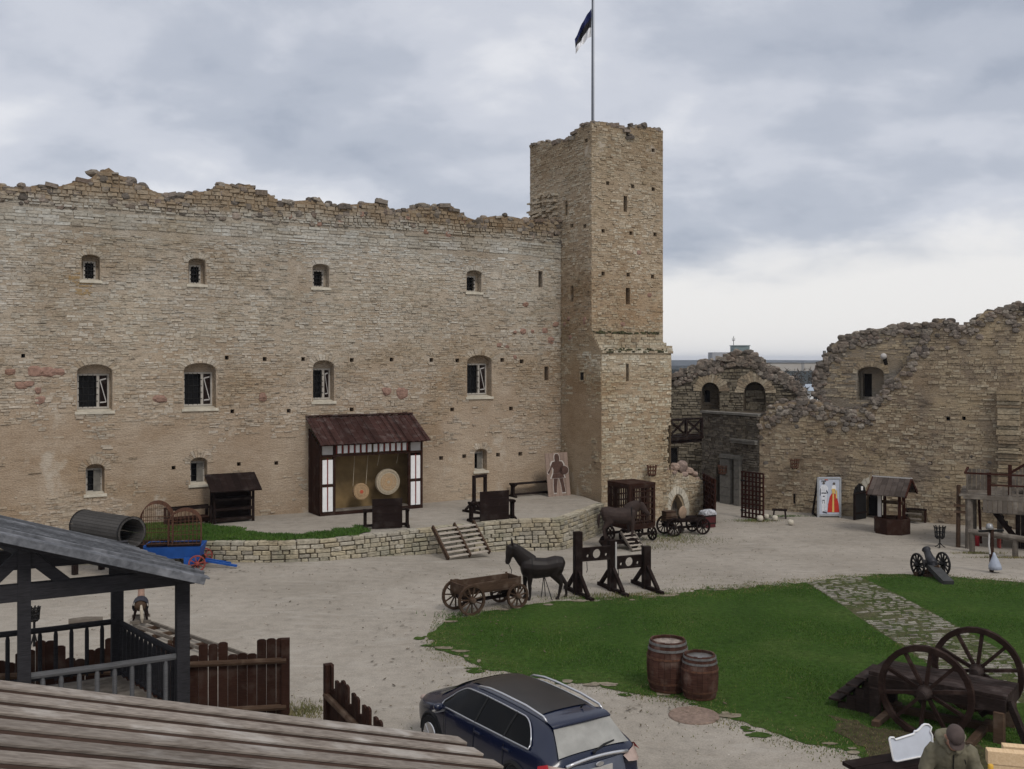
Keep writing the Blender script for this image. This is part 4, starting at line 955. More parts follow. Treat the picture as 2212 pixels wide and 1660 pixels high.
# --- target shed against the wall
def shed():
    u0, u1 = T(690, 1100, -1.35)[0], T(912, 1085, -1.35)[0]; dep = 1.35
    o = WF.world(u0, -dep, SZ); L_ = u1 - u0
    root = thing('target_shed', 'half-timbered archery shed with brown plank roof and two hanging targets, against the castle wall', 'shed', o, TH)
    zt = T(800, 955, -dep)[1] - SZ; rid = T(800, 897, 0)[1] - SZ
    mb = MB(); mb.box((L_ / 2, dep - .06, zt / 2 + .1), (L_ - .1, .06, zt + .2)); mb.build('backcloth', M_OLIVE, root)
    mb = MB()
    for x in (0, ):
        for i in range(7): mb.box((x + .02, .1 + dep / 7 * (i + .45), (zt + .1 * i) / 2), (.05, dep / 7 - .015, zt + .1 * i))
    mb.build('side_wall', M_WOODB, root); mb = MB()
    for i in range(7): mb.box((L_ - .02, .1 + dep / 7 * (i + .45), (zt + .1 * i) / 2), (.05, dep / 7 - .015, zt + .1 * i))
    mb.build('side_wall', M_WOODB, root)
    fr = MB(); pw = L_ * .135; t = .10
    for x in (t / 2, pw, L_ - pw, L_ - t / 2): fr.box((x, 0, zt / 2), (t, .12, zt))
    fr.box((L_ / 2, 0, .07), (L_, .14, .14)); fr.box((L_ / 2, -.004, zt * .835), (L_ - .1, .12, .09)); fr.box((L_ / 2, 0, zt - .03), (L_ + .1, .13, .09))
    for s in (0, 1): fr.box((pw / 2 if s == 0 else L_ - pw / 2, -.006, zt * .42), (pw, .11, .08))
    fr.build('timber_frame', M_WOODB, root)
    wm = MB()
    for s in (0, 1):
        xa = t if s == 0 else L_ - pw + t / 2; xb = pw - t / 2 if s == 0 else L_ - t
        for za, zb in ((.14, zt * .42 - .04), (zt * .42 + .04, zt * .79)):
            for k in (0, 1):
                w2 = (xb - xa) * .44; xc = xa + (xb - xa) * (.25 + .5 * k); wm.box((xc, -.02, (za + zb) / 2), (w2 * .95, .05, zb - za - .06))
    n = 12; xa, xb = pw + t, L_ - pw - t
    for i in range(n):
        x = xa + (xb - xa) * (i + .5) / n; wm.box((x, -.02, zt * .925), ((xb - xa) / n * .62, .05, zt * .12))
    wm.build('white_panels', M_WHITE, root)
    gm = MB()
    for s in (0, 1): gm.box((pw / 2 if s == 0 else L_ - pw / 2, -.015, zt * .915), (pw - t * 1.3, .05, zt * .125))
    gm.build('grey_panels', M_OFFW, root)
    rm = MB()
    for s in (0, 1): rm.box((pw / 2 + (.02 if s == 0 else 0) if s == 0 else L_ - pw / 2 - .02, -.03, zt * .44), (.05, .05, zt * .72))
    for i in range(n + 1):
        if i in (6,): continue
        x = xa + (xb - xa) * i / n; rm.box((x, -.024, zt * .925), (.06, .05, zt * .13))
    rm.build('red_strips', M_REDTRIM, root)
    st = MB(); st.box((L_ / 2, .25, .17), (L_ - 2 * pw, .5, .06)); st.build('threshold', M_WOODG, root)
    rf = MB(); nb = 34; ov = .14; y0, z0, y1, z1 = -.55, zt + .0, dep, rid
    for i in range(nb):
        x = -ov + (L_ + 2 * ov) * (i + .5) / nb; k = .022 if i % 2 else 0
        rf.beam((x, y0 + rr.uniform(-.02, .02), z0 + k), (x, y1, z1 + k), (L_ + 2 * ov) / nb * (1.15 if i % 2 else .95), .03)
    rf.beam((-ov, y1 - .05, z1 + .06), (L_ + ov, y1 - .05, z1 + .06), .12, .06)
    rf.build('plank_roof', wood('shed_roof_planks', (0.026, 0.013, 0.011), (0.055, 0.028, 0.024), (1, 1, 6), 4, isl=.3, weather=(0.085, 0.065, 0.06)), root)
    return root, L_, dep, zt, pw
SHED, SL, SDEP, SZT, SPW = shed()
M_STRAW = plain('straw_disc', (0.37, 0.25, 0.14), .95, .2, 16, .4)
M_STRAW2 = plain('pale_straw_ring', (0.37, 0.31, 0.225), .95, .2, 16, .4)
M_TRED = plain('target_red', (0.42, 0.085, 0.045), .9, .15, 12, .1)
def target(px_, py_, rpx, label, cols, cords):
    w_ = -SDEP + .55; u, v = T(px_, py_, w_); p = WF.world(u, w_, v); r = rpx * p.y / F
    o = thing('straw_target', label, 'target', p, TH, 'round straw targets in the shed')
    mb = MB(); mb.lathe([(0.02, .12), (r * .97, .10), (r, .05), (r, -.05), (r * .97, -.10), (r * .03, -.115)], (0, 0, 0), 36, 'Y'); mb.build('straw_disc', cols[0], o)
    if cols[1]:
        mb = MB(); mb.lathe([(.01, -.118), (r * .66, -.118), (r * .66, -.10), (.01, -.10)], (0, 0, 0), 32, 'Y'); mb.build('inner_disc', cols[1], o)
    mb = MB(); k = .22 if cols[2] is M_TRED else .12; mb.lathe([(.005, -.124), (r * k, -.124), (r * k, -.10), (.005, -.10)], (0, 0, 0), 16, 'Y'); mb.build('bullseye', cols[2], o)
    mb = MB()
    for q in (.38, .52, .82): mb.lathe([(r * q, -.121), (r * q + .012, -.128), (r * q + .022, -.121)], (0, 0, 0), 32, 'Y', caps=False)
    mb.build('coil_ridges', cols[0], o)
    mb = MB(); 
    for (ca, cb) in cords:
        a = WF.uv(ca[0], ca[1], w_ + .1); b = WF.uv(cb[0], cb[1], w_ - .0); mb.tube([(a[0] - u, .1, a[1] - v), (b[0] - u, -.02, b[1] - v)], .013, 5)
    mb.build('cord', M_STRAW2, o)
target(779, 1061, 18, 'small straw target with red bullseye hanging in the shed', (M_STRAW, None, M_TRED), (((767, 968), (762, 1050)), ((796, 968), (790, 1045))))
target(837, 1040, 28, 'large straw target with pale outer ring hanging in the shed', (M_STRAW2, M_STRAW, M_STRAW2), (((823, 965), (815, 1005)), ((863, 965), (856, 1000))))

# --- trestle benches set on the terrace
def bench(x0, y0, x1, y1, hpx, label, name, group, board, flip=0.0):
    a, b = G(x0, y0, SZ), G(x1, y1, SZ); d = b - a; ang = math.atan2(d.y, d.x); L_ = d.length; hgt = hpx * a.y / F
    root = thing(name, label, 'bench', a, ang, group)
    for x in (.12, L_ - .12):
        mb = MB(); prof = [(-.34, 0), (.34, 0), (.30, .09), (.13, .13), (.10, .3), (.12, hgt - .12), (.24, hgt - .06), (.24, hgt), (-.24, hgt), (-.24, hgt - .06), (-.12, hgt - .12), (-.10, .3), (-.13, .13), (-.30, .09)]
        mb.prism(prof, (x - .05, 0, 0), (0, 1, 0), (0, 0, 1), (.1, 0, 0)); mb.build('end_frame', M_WOODD, root)
    mb = MB(); mb.box((L_ / 2, 0, hgt - .03), (L_ - .1, .22 if board else .3, .07)); mb.box((L_ / 2, 0, .12), (L_ - .34, .07, .1)); mb.build('stretcher', M_WOODD, root)
    if board:
        mb = MB(); bw = L_ * board; z0 = .02
        for i in range(4): mb.box((L_ / 2, -.24, z0 + (hgt + .42) * (i + .5) / 4), (bw, .045, (hgt + .42) / 4 - .006))
        mb.build('board_panel', M_WOODD, root)
    else:
        for x in (.22, L_ - .22):
            s = 1 if x < 1 else -1
            mb = MB(); mb.tube([(x - s * .08, 0, hgt * .45), (x, 0, hgt * .75), (x + s * .16, 0, hgt - .07)], .035, 6); mb.build('curved_brace', M_WOODD, root)
    return root
bench(782, 1142, 886, 1137, 41, 'dark trestle bench with upright board in front of the target shed', 'trestle_bench', 'trestle benches on the terrace', .62)
bench(1012, 1127, 1112, 1119, 42, 'dark trestle bench with upright board beside the wooden steps', 'trestle_bench', 'trestle benches on the terrace', .62)
bench(1103, 1074, 1194, 1066, 30, 'dark trestle bench without board near the knight panel', 'trestle_bench', 'trestle benches on the terrace', 0)
a, b = G(1024, 1108, SZ), G(1048, 1104, SZ); d = b - a; hg = (1104 - 1028) * a.y / F
root = thing('post_frame', 'narrow dark upright wooden frame behind the bench near the steps', 'frame', a, math.atan2(d.y, d.x)); Lf = d.length
for x in (0, Lf):
    mb = MB(); mb.box((x, 0, hg / 2), (.12, .12, hg)); mb.build('post', M_WOODD, root)
    mb = MB(); mb.box((x, 0, .05), (.12, 1.3, .1)); mb.beam((x, -.5, .1), (x, 0, .55), .09, .09); mb.beam((x, .5, .1), (x, 0, .55), .09, .09); mb.build('foot', M_WOODD, root)
mb = MB(); mb.box((Lf / 2, 0, hg + .05), (Lf + .12, .12, .11)); mb.build('crossbeam', M_WOODD, root)

# --- wooden panel with painted knight outline
a = G(1182, 1073, SZ); b = G(1230, 1069, SZ); d = b - a; zt = 94 * a.y / F
root = thing('knight_panel', 'weathered plank panel with dark knight figure leaning in the wall corner', 'panel', a, math.atan2(d.y, d.x)); W_ = d.length
mb = MB()
for i in range(6): mb.beam((W_ * (i + .5) / 6, -.1, 0), (W_ * (i + .5) / 6, .22, zt * rr.uniform(.985, 1.0)), W_ / 6 - .012, .04)
mb.build('board', wood('grey_pink_boards', (0.20, 0.145, 0.115), (0.30, 0.225, 0.185), (1, 1, 10), isl=.15), root)
KN = {'head': [(-.07, .80), (.07, .80), (.09, .86), (.08, .93), (.04, .97), (-.04, .97), (-.08, .93), (-.09, .86)],
      'torso': [(-.17, .53), (.17, .53), (.15, .62), (.22, .72), (.17, .79), (.08, .80), (-.08, .80), (-.17, .79), (-.22, .72), (-.15, .62)],
      'skirt': [(-.24, .42), (.22, .42), (.17, .525), (-.17, .525)],
      'leg': [(-.19, .09), (-.10, .09), (-.07, .25), (-.02, .41), (-.17, .41), (-.19, .25)],
      'leg2': [(.10, .09), (.22, .09), (.19, .25), (.17, .41), (.03, .41), (.08, .25)],
      'arm': [(-.22, .72), (-.17, .70), (-.27, .58), (-.33, .52), (-.37, .55), (-.29, .63)],
      'shield': [(.22 + .17 * math.cos(q), .59 + .10 * math.sin(q)) for q in [i * math.pi / 8 for i in range(16)]]}
kd = plain('figure_dark_brown', (0.075, 0.042, 0.032), .85, .25, 8, .1); kl = plain('figure_pale_outline', (0.45, 0.41, 0.37), .85, .1, 8, 0)
def on_panel(poly, k, off):
    cx = sum(p[0] for p in poly) / len(poly); cy = sum(p[1] for p in poly) / len(poly); return [(W_ / 2 + (cx + (p[0] - cx) * k) * W_ * 1.25, (cy + (p[1] - cy) * (1 + (k - 1) * .8))) for p in poly]
ezp = Vector((0, .32, zt)); 
for nm, kk, of, m_ in (('knight_outline', 1.22, .03, kl), ('knight_figure', 1.0, .042, kd)):
    mb = MB()
    for key, poly in KN.items():
        pl2 = on_panel(poly, kk if key != 'shield' else (1.12 if kk > 1 else 1.0), 0)
        mb.prism(pl2, (0, -.1 - of, 0), (1, 0, 0), ezp, (0, .015, 0)); 
    mb.build(nm, m_, root)

# --- wooden steps up to the terrace
def steps():
    bl, br = G(968, 1209), G(1057, 1203); tl_, tr_ = G(944, 1145, SZ), G(1020, 1137, SZ)
    d = br - bl; ang = math.atan2(d.y, d.x); W2 = 1.75
    root = thing('wooden_steps', 'double flight of weathered wooden steps leading up to the terrace', 'steps', bl, ang)
    Mi = Matrix.Rotation(-ang, 3, 'Z'); top = Mi @ (tl_ - bl); W2 = (Mi @ d).x
    for k in (0, .52, 1):
        mb = MB(); x = W2 * k; mb.beam((x, -.02, .03), (x + top.x * .6, top.y + .1, top.z + .14), .07, .17); mb.build('stringer', M_WOODC, root)
    for i in range(7):
        t = (i + .45) / 7; z = .02 + (top.z + .1) * t; y = top.y * t; xo = top.x * .6 * t
        for s in (0, 1):
            mb = MB(); xa, xb = (0.05, W2 * .52 - .05) if s == 0 else (W2 * .52 + .05, W2 - .05); mb.box(((xa + xb) / 2 + xo, y, z), (xb - xa, .16, .045)); mb.build('tread', M_TREAD, root)
M_TREAD = wood('worn_pale_treads', (0.28, 0.24, 0.20), (0.46, 0.41, 0.35), isl=.15)
steps()

# --- shelf rack and trough by the wall
a, b = G(461, 1132, SZ), G(549, 1125, SZ); d = b - a; ang = math.atan2(d.y, d.x); L_ = d.length
root = thing('shelf_rack', 'dark open shelf rack with small plank roof against the castle wall', 'rack', a, ang); zt = 80 * a.y / F
for x in (0.04, L_ - .04):
    for y in (0, .5):
        mb = MB(); mb.box((x, y, zt / 2), (.09, .09, zt)); mb.build('post', M_WOODD, root)
for z in (.18, .58, .98, 1.3):
    mb = MB(); mb.box((L_ / 2, .25, z), (L_ - .1, .5, .05)); mb.box((L_ / 2, -.03, z - .02), (L_ - .02, .05, .09)); mb.build('shelf', M_WOODD, root)
mb = MB(); mb.beam((L_ / 2, -.45, zt - .16), (L_ / 2, .66, zt + .42), L_ + .4, .06, (1, 0, 0)) if False else [mb.beam((-.2 + (L_ + .4) * (i + .5) / 8, -.45, zt - .16), (-.2 + (L_ + .4) * (i + .5) / 8, .66, zt + .44), (L_ + .4) / 8 - .006, .05) for i in range(8)]; mb.build('roof', M_WOODD, root)
mb = MB(); mb.box((L_ / 2, .54, zt / 2 + .1), (L_ - .1, .03, zt - .1)); mb.build('back_board', M_WOODD, root)
a, b = G(362, 1140, SZ), G(458, 1131, SZ); d = b - a; ang = math.atan2(d.y, d.x); L_ = d.length
root = thing('trough_stand', 'long dark slatted trough stand beside the shelf rack', 'trough', a, ang); zt = 40 * a.y / F
for x in (.05, L_ - .05):
    mb = MB(); mb.box((x, 0, zt / 2), (.1, .1, zt)); mb.box((x, .5, zt / 2), (.1, .1, zt)); mb.build('leg', M_WOODD, root)
mb = MB(); mb.box((L_ / 2, 0, zt * .96), (L_, .08, .09)); mb.box((L_ / 2, .5, zt * .96), (L_, .08, .09)); mb.build('rail', M_WOODD, root)
mb = MB(); mb.beam((L_ / 2, .02, zt * .45), (L_ / 2, .26, zt * .12), L_ - .1, .04); mb.beam((L_ / 2, .5, zt * .45), (L_ / 2, .26, zt * .12), L_ - .1, .04); mb.build('trough', M_WOODB, root)

# --- great tub lying on its side, hoop cage, blue cart
c0, c1 = at(180, 1133, 35.2), at(285, 1140, 33.6); ax = c1 - c0; rad = 33 * 34.4 / F
root = thing('half_barrel_hut', 'large ribbed dark barrel lying on its side beyond the shed roof', 'barrel', (c0.x, c0.y, c0.z), math.atan2(ax.y, ax.x)); Lb = ax.length
mb = MB(); n = 30
for i in range(n):
    q = 2 * math.pi * i / n; q2 = 2 * math.pi * (i + .92) / n; ro, ri = rad, rad - .07
    def P4(q_, r_): return [(x, math.cos(q_) * r_, math.sin(q_) * r_ * 1.0) for x in (0, Lb)]
    a_, b_, c_, d_ = P4(q, ro), P4(q2, ro), P4(q2, ri), P4(q, ri)
    mb.add([a_[0], b_[0], c_[0], d_[0], a_[1], b_[1], c_[1], d_[1]], [(0, 1, 5, 4), (2, 3, 7, 6), (0, 4, 7, 3), (1, 2, 6, 5), (0, 3, 2, 1), (4, 5, 6, 7)])
mb.build('stave_shell', wood('grey_black_staves', (0.045, 0.042, 0.04), (0.085, 0.08, 0.075), (14, 1, 1), 4, isl=.3), root)
mb = MB(); mb.lathe([(rad - .08, .1), (rad - .08, .14)], (0, 0, 0), 28, 'X'); mb.build('end_wall', M_DARK, root)
mb = MB()
for x in (.02, Lb - .03): mb.lathe([(rad + .005, x - .03), (rad + .02, x - .03), (rad + .02, x + .03), (rad + .005, x + .03)], (0, 0, 0), 30, 'X', caps=False)
mb.build('hoop', M_IRON, root)
for x in (.3, Lb - .3): mb = MB(); mb.box((x, 0, -rad - .15), (.2, rad * 1.6, .36)); mb.box((x, -.5, -c0.z / 2 - rad / 2), (.16, .16, c0.z - rad)); mb.box((x, .5, -c0.z / 2 - rad / 2), (.16, .16, c0.z - rad)); mb.build('cradle', M_WOODD, root)
def hoop_cage(px0, px1, pyb, pyt, label, seed):
    a, b = at(px0, pyb, 35.9), at(px1, pyb, 35.9); zt = at(0, pyt, 35.9).z; W2 = b.x - a.x
    base = Vector(((a.x + b.x) / 2, 35.9, a.z)); root = thing('hoop_cage', label, 'cage', base, .25, 'iron hoop cages'); hgt = zt - a.z; dp = .8
    mb = MB(); nd = 6
    for i in range(nd):
        y = -dp / 2 + dp * i / (nd - 1)
        for k in range(9):
            x = -W2 / 2 + W2 * k / 8; c = 2 * k / 8 - 1
            if i in (0, nd - 1): mb.tube([(x, y, 0), (x, y, hgt * .58 + hgt * .40 * math.sqrt(max(0, 1 - c * c)))], .011, 4)
        mb.tube([(-W2 / 2 * math.cos(q), y, hgt * .58 + hgt * .42 * math.sin(q)) for q in [math.pi * t / 14 for t in range(15)]], .013, 5)
        for x in (-W2 / 2, W2 / 2): mb.tube([(x, y, 0), (x, y, hgt * .6)], .013, 4)
    mb.build('bars', M_RUST, root)
    mb = MB()
    for z in (.03, hgt * .3, hgt * .6):
        mb.tube([(-W2 / 2, -dp / 2, z), (W2 / 2, -dp / 2, z), (W2 / 2, dp / 2, z), (-W2 / 2, dp / 2, z), (-W2 / 2, -dp / 2, z)], .013, 5)
    mb.build('ring', M_RUST, root)
    mb = MB(); mb.box((0, 0, -.03), (W2, dp, .05)); mb.build('floor', M_WOODD, root)
hoop_cage(306, 372, 1172, 1084, 'tall domed rusty hoop cage next to the ribbed barrel', 1)
hoop_cage(366, 433, 1172, 1100, 'lower rusty hoop cage standing over the blue cart', 2)
g0 = G(428, 1233); root = thing('blue_cart', 'bright blue wooden cart with red spoked wheels under the hoop cages', 'cart', g0, .12)
s = g0.y / F; Lc = 124 * s; zb = 30 * s; zt = 54 * s
mb = MB(); x0, x1, y0, y1 = -Lc + .1, .12, .0, 1.0
for (p, q, r_, t_) in (((x0, y0 - .12), (x1, y0 - .12), (x0 + .1, y0), (x1 - .1, y0)), ((x0, y1 + .12), (x1, y1 + .12), (x0 + .1, y1), (x1 - .1, y1)), ((x0, y0 - .12), (x0, y1 + .12), (x0 + .1, y0), (x0 + .1, y1)), ((x1, y0 - .12), (x1, y1 + .12), (x1 - .1, y0), (x1 - .1, y1))):
    vs = [Vector((*r_, zb)), Vector((*t_, zb)), Vector((*q, zt)), Vector((*p, zt))]; c = Vector(((x0 + x1) / 2, .5, zb)); off_ = [(c - v_).normalized() * .05 for v_ in vs]
    mb.add(vs + [v_ + Vector((o_.x, o_.y, 0)) for v_, o_ in zip(vs, off_)], [(0, 1, 2, 3), (4, 5, 6, 7), (0, 1, 5, 4), (1, 2, 6, 5), (2, 3, 7, 6), (3, 0, 4, 7)])
mb.box(((x0 + x1) / 2, .5, zb), (x1 - x0 - .2, 1.0, .05)); mb.box((x1 - .35, .5, zb - .12), (.5, 1.04, .24)); mb.build('cart_body', M_BLUE, root)
mb = MB(); mb.beam((x1, .5, zb * .55), (x1 + 1.15, .25, .1), .09, .07); mb.beam((x1, .8, zb * .55), (x1 + .9, .55, .14), .07, .07); mb.build('drawbar', M_BLUE, root)
mb = MB(); mb.box((x1 - .12, .5, .30), (.1, 1.3, .08)); mb.box((x0 + .4, .5, .30), (.1, 1.3, .08)); mb.box((x1 - .12, .5, .37), (.14, .5, .14)); mb.box((x0 + .4, .5, .37), (.14, .5, .14)); mb.build('axle', M_WOODD, root)
w_ = add_wheel(root, M_REDP, (x1 - .12, -.22, .30), .29, .25, wd=.06, rim=.05, nsp=8, hub=.08); copy_wheel(w_, (x1 - .12, 1.2, .30), .25); copy_wheel(w_, (x0 + .4, -.2, .30)); copy_wheel(w_, (x0 + .4, 1.2, .30))

# --- horses
def horse(name, label, base, ang, s, mat, head=(0, 0), fore=1.0, cat='horse statue', standing=True, dz=0.0, tail=True):
    """standing pony, local +x to its nose; s = height at the withers"""
    root = thing(name, label, cat, base, ang); mb = MB(); k = s / 1.32
    def P(x, y, z): return Vector((x * k, y * k, z * k + dz))
    def tb(pts, rs, n=14): mb.tube([P(*p) for p in pts], [(a * k, b * k) if isinstance((a, b), tuple) else a for a, b in rs], n)
    tb([(-.70, 0, 1.02), (-.64, 0, 1.04), (-.46, 0, 1.04), (-.15, 0, .98), (.2, 0, .97), (.42, 0, 1.0), (.60, 0, 1.03), (.68, 0, 1.02)],
       [(.10, .12), (.22, .26), (.275, .305), (.275, .30), (.27, .33), (.25, .33), (.20, .27), (.10, .15)])
    hx, hz = head
    tb([(.38, 0, 1.12), (.56, 0, 1.28), (.70 + hx * .4, 0, 1.46 + hz * .4), (.80 + hx * .8, 0, 1.60 + hz * .8), (.86 + hx, 0, 1.66 + hz)], [(.17, .30), (.145, .27), (.12, .215), (.105, .165), (.085, .12)])
    a = math.radians(76 if standing else 50); dx, dzz = math.cos(a), -math.sin(a); ox, oz = .86 + hx, 1.62 + hz
    tb([(ox - .06, 0, oz + .05), (ox + .05 * dx, 0, oz), (ox + .17 * dx, 0, oz + .17 * dzz), (ox + .34 * dx, 0, oz + .34 * dzz), (ox + .47 * dx, 0, oz + .47 * dzz), (ox + .54 * dx, 0, oz + .54 * dzz)],
       [(.075, .085), (.105, .135), (.105, .145), (.075, .10), (.07, .085), (.042, .05)])
    for y in (-.06, .06): tb([(ox - .03, y, oz + .05), (ox - .02, y * 1.3, oz + .17), (ox - .0, y * 1.5, oz + .30)], [(.035, .035), (.045, .03), (.010, .010)], 8)
    for y, f in ((-.13, 0.06), (.13, -.05)):
        x = .44 + f
        tb([(.42, y, .95), (x, y, .74), (x + .02, y, .44), (x + .01, y, .40), (x, y, .13), (x + .03, y, .07), (x + .06, y, .0)], [(.12, .15), (.085, .10), (.055, .058), (.06, .062), (.036, .038), (.045, .05), (.062, .068)], 10)
    for y, f in ((-.13, -.20 if standing else 0), (.13, .06 if standing else .1)):
        x = -.52 + f * .6
        tb([(-.46, y, 1.0), (-.40 + f * .3, y, .76), (x - .09, y, .50), (x - .10 + f * .2, y, .44), (x - .05 + f * .5, y, .14), (x - .03 + f * .6, y, .07), (x + .01 + f * .6, y, .0)], [(.15, .22), (.115, .17), (.06, .075), (.056, .066), (.038, .042), (.045, .05), (.062, .068)], 10)
    body = organic(mb, 'body', mat, root, .016 * k + .002, 5)
    if tail: tm = MB(); tm.tube([P(-.68, 0, 1.08), P(-.78, 0, 1.0), P(-.80, 0, .75), P(-.78, 0, .5)], [.035 * k, .05 * k, .06 * k, .015 * k], 8); tm.build('tail', mat, root, smooth=True)
    em = MB()
    for y in (-.085, .085): em.rock(P(ox + .13 * dx + .03, y, oz + .13 * dzz + .03), .018 * k, R, True, j=0)
    em.build('eye', M_IRON, root)
    return root, P, (ox, oz, dx, dzz)
ga_, gb_ = G(1206, 1299), G(1128, 1292)
hb = (ga_ + gb_) * .5 + Vector((.06, .1, 0))
HR, HP, (ox, oz, dx, dzz) = horse('horse_statue', 'dark bronze-brown life-size horse statue standing beside the old cart', hb, math.pi + .14, 1.30, M_HORSE, (.10, .02), tail=False)
mb = MB()
for x, y in ((-.22, .25), (.05, -.2), (-.1, -.3)): mb.tube([HP(-.06, 0, .76), HP(-.06 + x, y, 0)], .014, 5)
mb.build('support_stand', M_IRON, HR)
mb = MB(); mb.tube([HP(ox + .48 * dx, .04, oz + .46 * dzz), HP(ox - .0, .06, oz - .7), HP(ox + .05, .1, .5)], .012, 5); mb.tube([HP(ox + .4 * dx, .075, oz + .4 * dzz), HP(ox + .12 * dx, .1, oz + .05 * dzz), HP(ox - .06, .09, oz + .02)], .014, 5)
for q in range(1): mb.tube([HP(.34, math.cos(t) * .245, 1.03 + math.sin(t) * .30) for t in [i * math.pi / 10 for i in range(21)]], .012, 5)
mb.build('harness', M_IRON, HR)
M_HORSE2 = plain('worn_brown_horse', (0.036, 0.024, 0.020), .65, .3, 5, .15, spec=.15)
h2 = G(1343, 1186); HR2, HP2, (ox, oz, dx, dzz) = horse('wheeled_horse', 'dark brown wooden horse on a wheeled base in front of the barred cage', h2 + Vector((-.1, .2, 0)), .10, 1.42, M_HORSE2, (-.02, -.24), standing=False, dz=.32)
mb = MB(); mb.box((0, 0, .27), (1.6, .5, .09)); mb.build('base', M_WOODD, HR2)
w_ = add_wheel(HR2, M_WOODD, (.5, -.36, .25), .25, wd=.07, rim=.2, nsp=6, hub=.05)
for p in ((-.5, -.36, .25), (.5, .36, .25), (-.5, .36, .25)): copy_wheel(w_, p)
mb = MB(); mb.tube([HP2(.46, math.cos(t) * .24, 1.06 + math.sin(t) * .31) for t in [i * math.pi / 10 for i in range(21)]], .02, 5); mb.build('harness', M_IRON, HR2)

# --- old cart beside the horse
def cart(name, label, base, ang, L_, tr, r1, r2, wmat, bmat, zb, hb_, rails=True):
    root = thing(name, label, 'cart', base, ang)
    w1 = add_wheel(root, wmat, (0, 0, r1), r1, wd=.075, rim=.075, nsp=11, hub=.10, hubl=.3); copy_wheel(w1, (0, tr, r1))
    w2 = add_wheel(root, wmat, (L_, 0, r2), r2, wd=.075, rim=.07, nsp=10, hub=.09, hubl=.28); copy_wheel(w2, (L_, tr, r2))
    mb = MB(); mb.box((0, tr / 2, r1), (.12, tr - .1, .12)); mb.box((L_, tr / 2, r2), (.12, tr - .1, .12)); mb.box((0, tr / 2, (r1 + zb) / 2), (.14, tr * .6, zb - r1)); mb.box((L_, tr / 2, (r2 + zb) / 2), (.14, tr * .6, zb - r2)); mb.build('axle', M_WOODD, root)
    mb = MB(); mb.box((L_ / 2, tr / 2, min(r1, r2) - .05), (L_, .09, .09)); mb.build('reach_pole', M_WOODD, root)
    mb = MB(); yb = (.12, tr - .12); x0, x1 = -.24, L_ + .2
    mb.box(((x0 + x1) / 2, tr / 2, zb), (x1 - x0, yb[1] - yb[0], .05)); mb.build('bed', bmat, root)
    for y in yb:
        mb = MB(); mb.box(((x0 + x1) / 2, y, zb + .03 + hb_ / 2), (x1 - x0, .045, hb_)); mb.build('side_board', bmat, root)
    for x in (x0, x1):
        mb = MB(); mb.box((x, tr / 2, zb + .03 + hb_ / 2), (.045, yb[1] - yb[0] - .05, hb_)); mb.build('end_board', bmat, root)
    mb = MB()
    for x in (x0 + .05, x1 - .05):
        for y in yb: mb.box((x, y + (-.035 if y < tr / 2 else .035), zb + hb_ / 2), (.06, .03, hb_ + .14))
    mb.build('corner_post', bmat, root)
    return root
c0 = G(1019, 1330); c1 = G(1118, 1314)
ang = math.atan2(c1.y - c0.y, c1.x - c0.x)
cart('old_cart', 'small brown four-wheeled wooden cart at the edge of the lawn beside the horse statue', c0, ang, (c1 - c0).length, .92, .445, .37, M_WOODC, M_WOODC, .60, .25)
# --- pillory
def pillory():
    A_, B2, D2 = G(1248, 1284), G(1322, 1275), G(1396, 1270)
    d = D2 - A_; ang = math.atan2(d.y, d.x); Mi = Matrix.Rotation(-ang, 3, 'Z')
    root = thing('pillory', 'dark wooden double pillory with two holed boards on three braced posts', 'pillory', A_, ang)
    for i, (P_, top) in enumerate(((A_, 1148), (B2, 1166), (D2, 1179))):
        q = Mi @ (P_ - A_); hgt = at(0, top, P_.y).z - P_.z; z0 = gz(P_.x, P_.y) - A_.z
        mb = MB(); mb.box((q.x, q.y, z0 + hgt / 2), (.24, .20, hgt)); mb.build('post', M_WOODD, root)
        mb = MB(); mb.box((q.x, q.y - .05, z0 + .05), (.13, 1.95, .11)); mb.build('foot_beam', M_WOODD, root)
        for s_ in (-1, 1):
            mb = MB(); mb.beam((q.x, q.y + s_ * .75, z0 + .1), (q.x, q.y + s_ * .08, z0 + .72), .10, .11); mb.build('brace', M_WOODD, root)
        if i == 1:
            mb = MB(); mb.box((q.x + .08, q.y - .115, z0 + hgt * .63), (.05, .03, hgt * .68)); mb.build('pale_strip', M_OFFW, root)
    for i, (pa, pb, y0, y1, x0, x1) in enumerate(((A_, B2, 1180, 1209, 1256, 1314), (B2, D2, 1200, 1227, 1331, 1390))):
        qa, qb = Mi @ (pa - A_), Mi @ (pb - A_); Ym = (pa.y + pb.y) / 2; z1 = at(0, y0, Ym).z - A_.z; z0 = at(0, y1, Ym).z - A_.z; Lb = qb.x - qa.x; zc = (z0 + z1) / 2
        hs_ = [dict(h=(Lb * .5 - .15, Lb * .5 + .15, zc - .15, zc + .15, .15), through=True)] if False else []
        for cx_, r_ in ((Lb * .52, .15), (Lb * .27, .055), (Lb * .78, .055)):
            hs_.append(dict(h=(cx_ - r_, cx_ + r_, zc - r_ - (0 if r_ > .1 else .05), zc + r_ - (0 if r_ > .1 else .05), 99), through=True))
        mb = MB(); panel(mb, (qa.x, qa.y - .05, 0), EX, EY, [(.12, z0), (Lb - .12, z0), (Lb - .12, z1), (.12, z1)], hs_, .1); mb.build('holed_board', M_WOODD, root)
    mb = MB()
    for x, z in ((.3, 1.0), (1.02, 1.0), (1.4, .75)): mb.tube([(x, -.02, z), (x + .02, -.02, z - .25), (x - .01, -.02, z - .33)], .012, 5)
    mb.build('shackle', M_IRON, root)
pillory()
